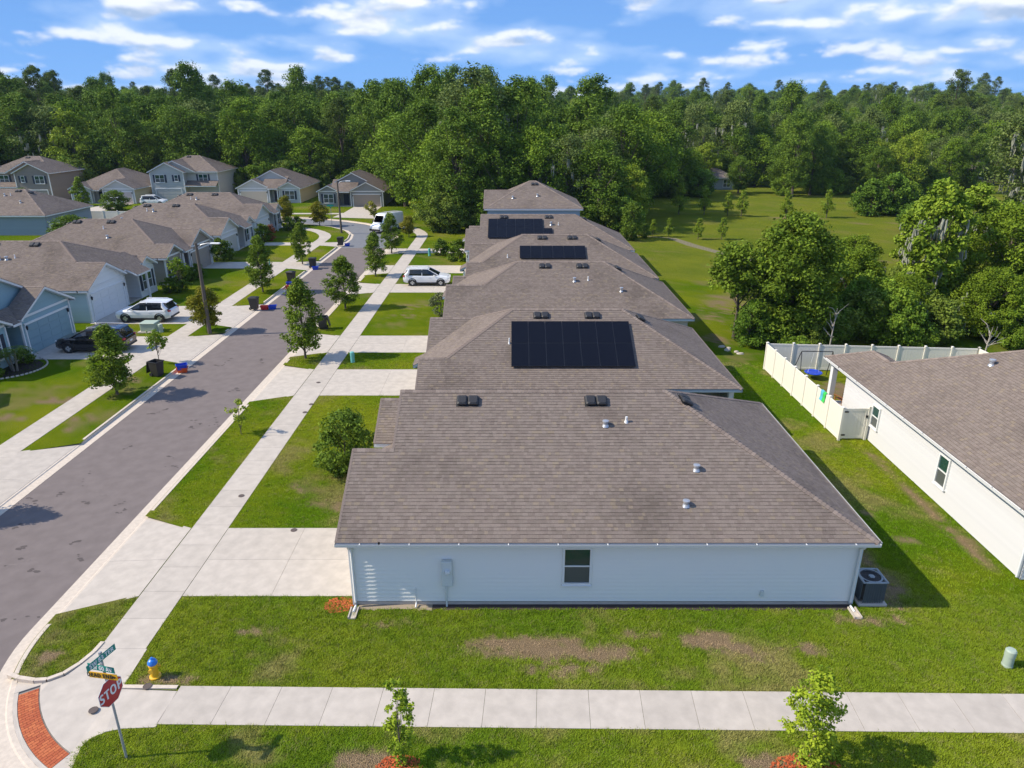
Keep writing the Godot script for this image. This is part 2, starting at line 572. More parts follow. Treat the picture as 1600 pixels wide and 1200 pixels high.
func build_ground() -> void:
	var m := MB.new()
	var xs := [-2600.0, -1500.0, -900.0, -500.0, -350.0, -250.0, -180.0, -130.0, -90.0, -60.0, -30.0, 0.0, 30.0, 60.0, 90.0, 130.0, 180.0, 250.0, 350.0, 500.0, 900.0, 1500.0, 2600.0]
	var zs := [-3200.0, -2000.0, -1300.0, -900.0, -700.0, -550.0, -430.0, -350.0, -290.0, -245.0, -215.0, -195.0, -180.0, -160.0, -120.0, -60.0, 0.0, 60.0, 200.0, 600.0]
	for i in xs.size() - 1:
		for k in zs.size() - 1:
			var q := []
			for o in [[0, 0], [0, 1], [1, 1], [1, 0]]:
				var x: float = xs[i + o[0]]
				var z: float = zs[k + o[1]]
				q.append(Vector3(x, land(x, z), z))
			m.quad(q[0], q[1], q[2], q[3], Color(0.075, 0.085, 0.03))
	structure("ground", m.mesh(), M.ground)
	var right := kerb_right()
	var a := PackedVector2Array()
	for q in right:
		a.append(q)
	a.append_array(PackedVector2Array([Vector2(-200, -190), Vector2(170, -190), Vector2(260, -120)]))
	var aprons := []
	for cut in DRIVES_RIGHT:
		aprons.append(hole([[-15.7, cut[0] + FLARE - 0.05], [-13.25, cut[0] - 0.1], [-13.25, cut[1] + 0.1], [-15.7, cut[1] - FLARE + 0.05]]))
	aprons.append(hole([[-16.2, -16.98], [-14.4, -16.86], [-13.95, -16.9], [-13.65, -17.12], [-13.4, -17.6], [-13.22, -18.1], [-11.7, -18.1], [-11.62, -16.55], [-9.95, -16.45], [-9.95, -15.12], [-10.86, -15.07], [-11.25, -14.97], [-11.56, -14.72], [-11.64, -14.45], [-11.6, -14.2], [-11.5, -13.7], [-11.5, -12.5], [-16.2, -12.5]]))
	build_lawn(a, aprons, [[-16, 22, -21, -12.7, 0.2], [22, 34, -21, -12.7, 0.5], [-16, 34, -62, -21, 0.4], [34, 60, -62, -12.7, 2.0], [-16, 60, -100, -62, 1.0], [60, 170, -100, -12.7, 10.0], [-50, 60, -190, -100, 2.0], [60, 170, -190, -100, 4.0], [-200, -50, -190, -100, 5.0], [-50, -15.9, -100, -95, 2.0], [170, 260, -190, -12.7, 15.0]], "lawn")
	var b := PackedVector2Array()
	for q in kerb_left():
		b.append(q)
	var aprons2 := []
	for cut in DRIVES_LEFT:
		aprons2.append(hole([[-22.3, cut[0] + FLARE - 0.05], [-24.85, cut[0] - 0.1], [-24.85, cut[1] + 0.1], [-22.3, cut[1] - FLARE + 0.05]]))
	build_lawn(b, aprons2, [[-36, -22.2, -70, -12.7, 0.5], [-36, -22.2, -116, -70, 1.0], [-60, -36, -116, -12.7, 3.0], [-200, -60, -116, -12.7, 8.0]], "lawn")

func sheet(called: String, p: PackedVector2Array, y: float, m: Material) -> MeshInstance3D:
	var b := MB.new()
	var idx := Geometry2D.triangulate_polygon(p)
	for k in range(0, idx.size(), 3):
		var t := [p[idx[k]], p[idx[k + 1]], p[idx[k + 2]]]
		if (t[1] - t[0]).cross(t[2] - t[0]) > 0.0:
			t = [t[0], t[2], t[1]]
		b.tri(Vector3(t[0].x, y, t[0].y), Vector3(t[1].x, y, t[1].y), Vector3(t[2].x, y, t[2].y))
	return structure(called, b.mesh(), m)

func slab(pts: Array, tint := 1.0, thick := 0.11) -> ArrayMesh:
	# a concrete slab with its own edges; pts: [x, y, z] corners, clockwise or not
	var b := MB.new()
	var p := PackedVector3Array()
	var flat := PackedVector2Array()
	for q in pts:
		p.append(Vector3(q[0], q[1], q[2])); flat.append(Vector2(q[0], q[2]))
	if poly_area(flat) > 0.0:
		p.reverse(); flat.reverse()
	var col := Color(tint, tint, tint)
	var idx := Geometry2D.triangulate_polygon(flat)
	for k in range(0, idx.size(), 3):
		var t := [p[idx[k]], p[idx[k + 1]], p[idx[k + 2]]]
		if (t[1] - t[0]).cross(t[2] - t[0]).y < 0.0:
			t = [t[0], t[2], t[1]]
		b.tri(t[0], t[1], t[2], col)
	for i in p.size():
		var j := (i + 1) % p.size()
		b.quad(p[i] + Vector3.DOWN * thick, p[j] + Vector3.DOWN * thick, p[j], p[i], col)
	return b.mesh()

func walk(called: String, left: Array, right: Array, y: float) -> Node3D:
	# a row of slabs between two edge lines given as matching [x, z] stations
	var o := Node3D.new()
	o.name = numbered(called)
	add_child(o)
	o.set_meta("kind", "structure")
	for i in left.size() - 1:
		var g := 0.005
		var a := Vector2(left[i][0], left[i][1])
		var b := Vector2(right[i][0], right[i][1])
		var c := Vector2(right[i + 1][0], right[i + 1][1])
		var d := Vector2(left[i + 1][0], left[i + 1][1])
		var da := (d - a).normalized() * g
		var db := (c - b).normalized() * g
		a += da; d -= da; b += db; c -= db
		part(o, "slab", slab([[a.x, y, a.y], [b.x, y, b.y], [c.x, y, c.y], [d.x, y, d.y]], 0.93 + 0.10 * hash2(i, 3, int(y * 1000.0) + int(left[0][0]))), M.concrete)
	return o

func driveway(label: String, right: bool, z0: float, z1: float, x_house: float) -> void:
	var o := Node3D.new()
	o.name = numbered("driveway")
	add_child(o)
	o.set_meta("kind", "structure")
	o.set_meta("label", label)
	var s := 1.0 if right else -1.0
	var xk := -15.47 if right else -22.53
	var xa := -13.23 if right else -24.9
	var xb := -11.69 if right else -26.4
	var zm := (z0 + z1) / 2.0
	var g := 0.005
	var flare := FLARE
	for h in [[z0, zm], [zm, z1]]:
		var f0: float = flare if h[0] == z0 else 0.0
		var f1: float = flare if h[1] == z1 else 0.0
		part(o, "slab", slab([[xk, -0.075, h[0] + f0 - g], [xa - s * g, 0.016, h[0] - g], [xa - s * g, 0.016, h[1] + g], [xk, -0.075, h[1] - f1 + g]], 0.97 + 0.06 * hash2(int(z0 * 7.0), int(h[0]))), M.concrete)
		var n := 2 if absf(x_house - xb) > 3.0 else 1
		for k in n:
			var x0 := lerpf(xb, x_house, float(k) / n) + s * g
			var x1 := lerpf(xb, x_house, float(k + 1) / n) - s * g
			part(o, "slab", slab([[x0, 0.016, h[0] - g], [x1, 0.016, h[0] - g], [x1, 0.016, h[1] + g], [x0, 0.016, h[1] + g]], 0.95 + 0.09 * hash2(int(z0 * 5.0), k, int(h[1]))), M.concrete)

func build_roads() -> void:
	var street := sheet("road", PackedVector2Array([Vector2(-22.3, -91.3), Vector2(-15.7, -91.3), Vector2(-15.7, -20), Vector2(-15.6, -18.4), Vector2(-14.9, -16.3), Vector2(-13.4, -14.5), Vector2(-11.3, -13.2), Vector2(-8, -12.7), Vector2(-4, -12.7), Vector2(260, -12.7), Vector2(260, 0), Vector2(-200, 0), Vector2(-200, -12.7), Vector2(-29, -12.7), Vector2(-25.8, -13.5), Vector2(-23.4, -15.6), Vector2(-22.4, -18.4)]), -0.124, M.asphalt)
	sheet("road", PackedVector2Array([Vector2(-22.05, -91.3), Vector2(-15.95, -91.3), Vector2(-15.95, -95), Vector2(-16.2, -98.6), Vector2(-16.9, -102), Vector2(-18.3, -105.4), Vector2(-20.3, -108.7), Vector2(-23, -111.8), Vector2(-26.7, -114.7), Vector2(-31.2, -117.3), Vector2(-36.6, -119.2), Vector2(-43, -120.2), Vector2(-60, -120.9), Vector2(-200, -121.1), Vector2(-200, -113.9), Vector2(-60, -113.9), Vector2(-42, -114.1), Vector2(-35.9, -113.5), Vector2(-30.7, -111.6), Vector2(-26.8, -108.9), Vector2(-23.9, -105.4), Vector2(-22.4, -101.7), Vector2(-21.95, -98)]), -0.124, M.asphalt_new)
	for i in 46:
		var z := -17.0 - 62.0 * pow(hash2(i, 31), 1.4)
		var x := -21.6 + 5.4 * hash2(i, 32)
		var b := MB.new()
		var turn := hash2(i, 33) * TAU
		var long_ := 0.10 + 0.45 * pow(hash2(i, 34), 3.0)
		for k in 5:
			var c := Vector3(x, -0.1205, z) + Vector3(cos(turn), 0, sin(turn)) * long_ * (k - 2) * 0.8 + Vector3(hash2(i, k, 1) - 0.5, 0, hash2(i, k, 2) - 0.5) * 0.2
			var r := 0.035 + 0.07 * hash2(i, k, 3)
			var p := PackedVector3Array()
			for q in 7:
				var a := -TAU * q / 7.0
				p.append(c + Vector3(cos(a) * r * (0.6 + hash2(i * 7 + q, k, 4)), 0.0004 * k, sin(a) * r * (0.5 + 0.7 * hash2(i * 7 + q, k, 5))))
			var tone := Color(0.55, 0.55, 0.56) if hash2(i, 36) < 0.8 else Color(1.3, 1.25, 1.2)
			b.fan(p, tone)
		part(street, "scuff_mark", b.mesh(), M.asphalt_mark)
	build_kerb(kerb_right(), true)
	build_kerb(kerb_left(), false)
	# right sidewalk
	var l := []
	var r := []
	var z := -18.2
	while z > -98.0:
		l.append([-13.2, z]); r.append([-11.71, z])
		z -= 1.46
	for q in [[-13.22, -99.2, -11.74, -99.6], [-13.45, -101.0, -12.0, -101.9], [-13.95, -102.7, -12.65, -104.2], [-14.6, -104.4, -13.5, -106.2], [-15.6, -106.2, -14.7, -108.2], [-16.9, -107.9, -16.2, -109.9], [-18.4, -109.3, -18.0, -111.4]]:
		l.append([q[0], q[1]]); r.append([q[2], q[3]])
	walk("sidewalk", l, r, 0.014)
	# left sidewalk
	l = []; r = []
	z = -20.0
	while z > -96.0:
		l.append([-26.4, z]); r.append([-24.9, z])
		z -= 1.46
	for q in [[-26.45, -97.6, -24.95, -98.2], [-26.7, -99.2, -25.3, -100.3], [-27.2, -100.9, -26.0, -102.2], [-28.1, -102.8, -27.2, -104.2], [-29.4, -104.6, -28.7, -106.0], [-31.2, -106.1, -30.8, -107.6], [-33.2, -107.2, -33.0, -108.7], [-35.4, -107.8, -35.3, -109.3]]:
		l.append([q[0], q[1]]); r.append([q[2], q[3]])
	walk("sidewalk", l, r, 0.014)
	# sidewalk along the cross street, very slightly turned
	l = []; r = []
	var x := -9.92
	while x < 60.0:
		l.append([x + 0.02, -16.50 + 0.0127 * x]); r.append([x - 0.05, -15.08 + 0.0127 * x])
		x += 1.52
	walk("sidewalk", l, r, 0.012)
	# far sidewalk in front of the houses at the bend
	l = []; r = []
	x = -28.0
	while x > -120.0:
		l.append([x, -124.4]); r.append([x, -122.9])
		x -= 2.0
	walk("sidewalk", l, r, 0.014)
	corner_ramp()
	driveway("concrete driveway of the pale blue house in front, beside the stop sign corner", true, -20.85, -25.27, -5.4)
	driveway("concrete driveway of the second house on the right", true, -40.0, -44.7, -4.4)
	driveway("concrete driveway of the third house on the right", true, -48.3, -52.4, -4.2)
	driveway("driveway with the white car on it", true, -66.5, -70.1, -3.6)
	driveway("driveway just beyond the white car on the right", true, -75.3, -79.4, -4.2)
	driveway("last driveway on the right before the bend", true, -87.0, -90.0, -4.0)
	driveway("driveway at the left edge of the picture", false, -26.6, -32.4, -34.3)
	driveway("driveway with the black car on it", false, -46.8, -52.2, -34.3)
	driveway("driveway with the white car in front of the white garage", false, -55.7, -61.4, -34.3)
	driveway("driveway of the grey brown house on the left", false, -77.8, -81.4, -34.3)
	driveway("last driveway on the left before the bend", false, -92.4, -94.6, -34.3)
	for q in [["driveway of the dark grey house at the bend", -28.9, -23.9, -121.3], ["driveway of the house left of the dark grey one at the bend", -50.6, -46.0, -121.3], ["driveway of the far left single-storey house", -76.4, -71.6, -121.3]]:
		var o := Node3D.new()
		o.name = numbered("driveway")
		add_child(o)
		o.set_meta("kind", "structure")
		o.set_meta("label", q[0])
		for k in 3:
			var za := lerpf(-119.0 if q[1] > -30.0 else -121.3, -134.2 if q[1] > -30.0 else -138.5, k / 3.0)
			var zb := lerpf(-119.0 if q[1] > -30.0 else -121.3, -134.2 if q[1] > -30.0 else -138.5, (k + 1) / 3.0) + 0.01
			var fl := 1.6 if k == 0 else 0.0
			part(o, "slab", slab([[q[1] - fl * 0.4, 0.018, za], [q[2] + fl, 0.018, za + (1.5 if k == 0 and q[1] > -30.0 else 0.0)], [q[2], 0.018, zb], [q[1], 0.018, zb]]), M.concrete)
	# the unpaved track beyond the last lawn on the right
	var b := MB.new()
	var track := [[13.0, -103.0, 0.6], [17.0, -100.5, 0.7], [21.9, -98.2, 0.6], [23.4, -92.5, 0.8], [25.5, -87.2, 0.7], [29.0, -80.0, 0.7]]
	for i in track.size() - 1:
		var q: Array = track[i]
		var w: Array = track[i + 1]
		b.facing(Vector3.UP, Vector3(q[0] - q[2], 0.006, q[1]), Vector3(w[0] - w[2], 0.006, w[1]), Vector3(w[0] + w[2], 0.006, w[1]), Vector3(q[0] + q[2], 0.006, q[1]), Color(0.40, 0.36, 0.22))
	structure("dirt_path", b.mesh(), M.ground)

func corner_ramp() -> void:
	# the paved corner with its brick warning strip
	var o := Node3D.new()
	o.name = "pavement"
	add_child(o)
	o.set_meta("kind", "structure")
	var c := Vector2(-9.1, -19.25)
	var pts := []
	for i in 10:
		var a := deg_to_rad(lerpf(153.5, 119.0, i / 9.0))
		var q := c + 5.66 * Vector2(cos(a), sin(a))
		pts.append([q.x, -0.055, q.y])
	for q in [[-12.17, -13.72], [-11.55, -13.42]]:
		pts.append([q[0], -0.093, q[1]])
	pts.append([-11.5, -0.06, -13.75])
	for q in [[-11.6, -14.2], [-11.62, -14.45], [-11.56, -14.7], [-11.25, -14.94], [-10.86, -15.05], [-9.94, -15.1], [-9.92, -16.42], [-11.6, -16.5], [-11.66, -18.2], [-13.2, -18.2], [-13.24, -18.0], [-13.36, -17.5], [-13.62, -17.05], [-13.95, -16.82], [-14.1, -16.78]]:
		pts.append([q[0], 0.012 if q[1] < -16.0 and q[0] > -13.5 or q[0] > -11.3 else -0.02, q[1]])
	part(o, "slab", slab(pts, 1.0), M.concrete)
	# raised kerb along the ramp's back edges
	for line in [[[-13.24, -18.5], [-13.28, -18.05], [-13.44, -17.55], [-13.7, -17.12], [-14.05, -16.88], [-14.4, -16.85], [-14.95, -16.95], [-15.35, -17.1]], [[-11.64, -16.58], [-10.9, -16.57], [-9.96, -16.56]]]:
		var b := MB.new()
		var w := 0.13
		for i in line.size() - 1:
			var p := Vector2(line[i][0], line[i][1])
			var q := Vector2(line[i + 1][0], line[i + 1][1])
			var d := (q - p).normalized()
			var s := Vector2(d.y, -d.x) * w * 0.5
			var h := 0.045
			var a0 := Vector3(p.x + s.x, h, p.y + s.y)
			var a1 := Vector3(q.x + s.x, h, q.y + s.y)
			var b0 := Vector3(p.x - s.x, h, p.y - s.y)
			var b1 := Vector3(q.x - s.x, h, q.y - s.y)
			var dn := Vector3.DOWN * 0.2
			var s3 := Vector3(s.x, 0, s.y)
			b.facing(Vector3.UP, b0, b1, a1, a0)
			b.facing(-s3, b0 + dn, b1 + dn, b1, b0)
			b.facing(s3, a1 + dn, a0 + dn, a0, a1)
		part(o, "kerb_edge", b.mesh(), M.kerb)
	# outer concrete border between bricks and kerb
	var rim := []
	for i in 10:
		var a := deg_to_rad(lerpf(153.5, 112.0, i / 9.0))
		var q := c + 6.34 * Vector2(cos(a), sin(a))
		rim.append([q.x, -0.095, q.y])
	for i in 10:
		var a := deg_to_rad(lerpf(112.0, 153.5, i / 9.0))
		var q := c + 6.225 * Vector2(cos(a), sin(a))
		rim.append([q.x, -0.09, q.y])
	part(o, "border", slab(rim, 0.98, 0.06), M.concrete)
	var gusset := []
	for q in [[5.60, 153.6], [6.34, 153.6], [6.34, 156.5], [6.32, 159.6], [5.95, 157.6], [5.68, 154.9]]:
		var t: Vector2 = c + q[0] * Vector2(cos(deg_to_rad(q[1])), sin(deg_to_rad(q[1])))
		gusset.append([t.x, -0.052 - (q[0] - 5.6) * 0.06, t.y])
	part(o, "slab", slab(gusset, 0.98, 0.08), M.concrete)
	var bed := []
	for i in 10:
		var a := deg_to_rad(lerpf(153.0, 119.0, i / 9.0))
		var q := c + 6.22 * Vector2(cos(a), sin(a))
		bed.append([q.x, -0.105, q.y])
	for i in 10:
		var a := deg_to_rad(lerpf(119.0, 153.0, i / 9.0))
		var q := c + 5.67 * Vector2(cos(a), sin(a))
		bed.append([q.x, -0.075, q.y])
	part(o, "mortar_bed", slab(bed, 0.5, 0.05), M.concrete)
	for row in 34:
		var a0 := deg_to_rad(lerpf(152.4, 119.2, (row + 0.06) / 34.0))
		var a1 := deg_to_rad(lerpf(152.4, 119.2, (row + 0.94) / 34.0))
		var cuts := [5.69, 5.86, 6.045, 6.21] if row % 2 else [5.69, 5.78, 5.955, 6.13, 6.21]
		for k in cuts.size() - 1:
			var r0: float = cuts[k] + 0.004
			var r1: float = cuts[k + 1] - 0.004
			var pq := []
			for q in [[r0, a0], [r1, a0], [r1, a1], [r0, a1]]:
				var t: Vector2 = c + q[0] * Vector2(cos(q[1]), sin(q[1]))
				pq.append(Vector3(t.x, -0.062 - (q[0] - 5.69) * 0.055, t.y))
			var b := MB.new()
			var v := hash2(row, k)
			var col := Color(0.50, 0.105, 0.036).lerp(Color(0.68, 0.19, 0.065), v)
			var mid: Vector3 = (pq[0] + pq[1] + pq[2] + pq[3]) / 4.0
			b.facing(Vector3.UP, pq[3], pq[2], pq[1], pq[0], col)
			for i in 4:
				var j := (i + 1) % 4
				b.facing((pq[i] + pq[j]) / 2.0 - mid, pq[i] + Vector3.DOWN * 0.04, pq[j] + Vector3.DOWN * 0.04, pq[j], pq[i], col)
			part(o, "brick", b.mesh(), M.brick)

# ---------------------------------------------------------------- houses

const PITCH = 0.5
var cache := {}

func clip(p: PackedVector2Array, a: float, b: float, c: float) -> PackedVector2Array:
	var out := PackedVector2Array()
	var n := p.size()
	for i in n:
		var q := p[i]
		var r := p[(i + 1) % n]
		var fq := a * q.x + b * q.y + c
		var fr := a * r.x + b * r.y + c
		if fq >= 0.0:
			out.append(q)
		if (fq >= 0.0) != (fr >= 0.0):
			out.append(q.lerp(r, fq / (fq - fr)))
	return out

func prim(x0: float, x1: float, z0: float, z1: float, e: float, dir: String, hip0: bool, hip1: bool, k := PITCH) -> Dictionary:
	# a roof over a rectangle with its ridge along x or z; hip0/hip1: hipped at the low and high end of the ridge
	var near := Vector3(0, -k, e + k * z1)
	var far := Vector3(0, k, e - k * z0)
	var lo := Vector3(k, 0, e - k * x0)
	var hi := Vector3(-k, 0, e + k * x1)
	var pl := []
	if dir == "x":
		pl = [near, far]
		if hip0: pl.append(lo)
		if hip1: pl.append(hi)
	else:
		pl = [lo, hi]
		if hip0: pl.append(far)
		if hip1: pl.append(near)
	return {"x0": x0, "x1": x1, "z0": z0, "z1": z1, "e": e, "dir": dir, "h0": hip0, "h1": hip1, "pl": pl, "k": k}

func height(p: Dictionary, x: float, z: float) -> float:
	var h := 1e9
	for pl in p.pl:
		h = minf(h, pl.x * x + pl.y * z + pl.z)
	return h

func within(p: Dictionary, x: float, z: float, tol: float) -> bool:
	return x > p.x0 - tol and x < p.x1 + tol and z > p.z0 - tol and z < p.z1 + tol

func covered(prims: Array, i: int, x: float, y: float, z: float, tol := 0.004) -> bool:
	for j in prims.size():
		if j != i and within(prims[j], x, z, tol if j < i else -tol) and height(prims[j], x, z) > y - 0.03:
			return true
	return false

func roof_faces(prims: Array) -> Array:
	var out := []
	for i in prims.size():
		var p: Dictionary = prims[i]
		for a in p.pl.size():
			var pl: Vector3 = p.pl[a]
			var poly := PackedVector2Array([Vector2(p.x0, p.z0), Vector2(p.x1, p.z0), Vector2(p.x1, p.z1), Vector2(p.x0, p.z1)])
			for b in p.pl.size():
				if b != a and poly.size() > 2:
					var d: Vector3 = p.pl[b] - pl
					poly = clip(poly, d.x, d.y, d.z)
			var pieces := [poly]
			for j in prims.size():
				if j == i:
					continue
				var q: Dictionary = prims[j]
				var eps := 0.002 if j < i else -0.002
				var half := [Vector3(1, 0, -q.x0), Vector3(-1, 0, q.x1), Vector3(0, 1, -q.z0), Vector3(0, -1, q.z1)]
				for pq in q.pl:
					var d: Vector3 = pq - pl
					half.append(Vector3(d.x, d.y, d.z + eps))
				var left := []
				for piece in pieces:
					var rest: PackedVector2Array = piece
					for h in half:
						if rest.size() < 3:
							break
						var cut := clip(rest, -h.x, -h.y, -h.z)
						if cut.size() > 2 and absf(poly_area(cut)) > 0.003:
							left.append(cut)
						rest = clip(rest, h.x, h.y, h.z)
				pieces = left
			for piece in pieces:
				if piece.size() > 2 and absf(poly_area(piece)) > 0.01:
					out.append([piece, pl])
	return out

func span_at(p: PackedVector2Array, s: float) -> Vector2:
	var lo := 1e9
	var hi := -1e9
	for i in p.size():
		var a := p[i]
		var b := p[(i + 1) % p.size()]
		if (a.y <= s and b.y >= s) or (b.y <= s and a.y >= s):
			var t := a.x if absf(b.y - a.y) < 1e-6 else lerpf(a.x, b.x, (s - a.y) / (b.y - a.y))
			lo = minf(lo, t); hi = maxf(hi, t)
			if absf(b.y - a.y) < 1e-6:
				lo = minf(lo, b.x); hi = maxf(hi, b.x)
	return Vector2(lo, hi)

func shingle(m: MB, piece: PackedVector2Array, pl: Vector3, ex: float, w: float, seed_: int, off: Vector3) -> void:
	var k := Vector2(pl.x, pl.y).length()
	var up := Vector2(pl.x, pl.y) / k
	var ac := Vector2(-up.y, up.x)
	var e := ex / sqrt(1.0 + k * k)
	var p := PackedVector2Array()
	var smin := 1e9
	var smax := -1e9
	for q in piece:
		var s := q.dot(up)
		p.append(Vector2(q.dot(ac), s))
		smin = minf(smin, s); smax = maxf(smax, s)
	var dn := -Vector3(up.x, k, up.y).normalized()
	for course in range(floori(smin / e), ceili(smax / e)):
		var s0 := course * e
		var s1 := s0 + e
		var strip := clip(clip(p, 0, 1, -s0), 0, -1, s1)
		if strip.size() < 3:
			continue
		var tmin := 1e9
		var tmax := -1e9
		for q in strip:
			tmin = minf(tmin, q.x); tmax = maxf(tmax, q.x)
		var f0 := span_at(p, s0)
		var f1 := span_at(p, s1)
		var full_lo := maxf(f0.x, f1.x)
		var full_hi := minf(f0.y, f1.y)
		var shift := hash2(course, 77, seed_) * 3.0
		for i in range(floori(tmin / w - shift) - 1, ceili(tmax / w - shift) + 1):
			var ta := (i + (hash2(i, course, seed_) - 0.5) * 0.66 + shift) * w
			var tb := (i + 1 + (hash2(i + 1, course, seed_) - 0.5) * 0.66 + shift) * w
			if tb <= tmin or ta >= tmax:
				continue
			var cell: PackedVector2Array
			if ta >= full_lo and tb <= full_hi and s0 >= smin and s1 <= smax:
				cell = PackedVector2Array([Vector2(ta, s0), Vector2(tb, s0), Vector2(tb, s1), Vector2(ta, s1)])
			else:
				cell = clip(clip(strip, 1, 0, -ta), -1, 0, tb)
				if cell.size() < 3:
					continue
			var r := hash2(i, course, seed_ + 5)
			var th := 0.012 + 0.009 * hash2(i, course, seed_ + 9)
			var mid := ac * (ta + tb) * 0.5 + up * s0
			var stain := patch_noise.get_noise_2d((mid.x + off.x) * 2.0, (mid.y + off.z) * 2.0)
			var tone := Color(0.248, 0.203, 0.174).lerp(Color(0.318, 0.262, 0.226), r) * (1.0 - 0.26 * clampf(stain * 1.8 - 0.12, 0.0, 1.0))
			if hash2(i, course, seed_ + 21) > 0.93:
				tone = tone.lerp(Color(0.36, 0.29, 0.205), 0.5)
			tone.a = 1.0
			var tops := PackedVector3Array()
			var lo := 1e9
			var hi := -1e9
			for q in cell:
				var g := ac * q.x + up * q.y
				tops.append(Vector3(g.x, pl.x * g.x + pl.y * g.y + pl.z + 0.012 + lerpf(th, 0.002, (q.y - s0) / e), g.y))
				if q.y < s0 + 1e-4:
					lo = minf(lo, q.x); hi = maxf(hi, q.x)
			if (tops[1] - tops[0]).cross(tops[2] - tops[0]).y < 0.0:
				tops.reverse()
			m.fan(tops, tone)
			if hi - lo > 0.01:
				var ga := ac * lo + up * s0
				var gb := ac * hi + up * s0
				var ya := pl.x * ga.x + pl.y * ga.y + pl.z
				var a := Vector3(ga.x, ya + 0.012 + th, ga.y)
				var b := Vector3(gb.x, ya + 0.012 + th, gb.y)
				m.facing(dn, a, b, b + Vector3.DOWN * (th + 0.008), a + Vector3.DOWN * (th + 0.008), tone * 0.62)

func board(m: MB, edge: MB, p: Vector3, q: Vector3, o: Vector3, t: float, h: float, soffit: float) -> void:
	# a fascia or rake board outside the line p-q, o its outward direction
	var dn := Vector3.DOWN * h
	var a := p + o * t
	var b := q + o * t
	m.facing(o, a + dn, b + dn, b, a)
	# the shingles lap over the board
	var up := Vector3.UP * 0.026
	var e := o * (t + 0.012)
	var col := Color(0.29, 0.235, 0.20)
	edge.facing(Vector3.UP, p - o * 0.05 + up, q - o * 0.05 + up, q + e + up, p + e + up, col)
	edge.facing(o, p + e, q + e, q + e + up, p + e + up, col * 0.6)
	m.facing(Vector3.DOWN, p + dn - o * soffit, q + dn - o * soffit, b + dn, a + dn)

func ridge_lines(p: Dictionary) -> Array:
	var out := []
	if p.pl.size() < 2:
		return out
	var k: float = p.k
	if p.dir == "x":
		var hw: float = (p.z1 - p.z0) / 2.0
		var zm: float = (p.z0 + p.z1) / 2.0
		var a := Vector3(p.x0 + (hw if p.h0 else 0.0), p.e + k * hw, zm)
		var b := Vector3(p.x1 - (hw if p.h1 else 0.0), p.e + k * hw, zm)
		out.append([a, b])
		if p.h0:
			out.append([Vector3(p.x0, p.e, p.z0), a]); out.append([Vector3(p.x0, p.e, p.z1), a])
		if p.h1:
			out.append([Vector3(p.x1, p.e, p.z0), b]); out.append([Vector3(p.x1, p.e, p.z1), b])
	else:
		var hw: float = (p.x1 - p.x0) / 2.0
		var xm: float = (p.x0 + p.x1) / 2.0
		var a := Vector3(xm, p.e + k * hw, p.z0 + (hw if p.h0 else 0.0))
		var b := Vector3(xm, p.e + k * hw, p.z1 - (hw if p.h1 else 0.0))
		out.append([a, b])
		if p.h0:
			out.append([Vector3(p.x0, p.e, p.z0), a]); out.append([Vector3(p.x1, p.e, p.z0), a])
		if p.h1:
			out.append([Vector3(p.x0, p.e, p.z1), b]); out.append([Vector3(p.x1, p.e, p.z1), b])
	return out

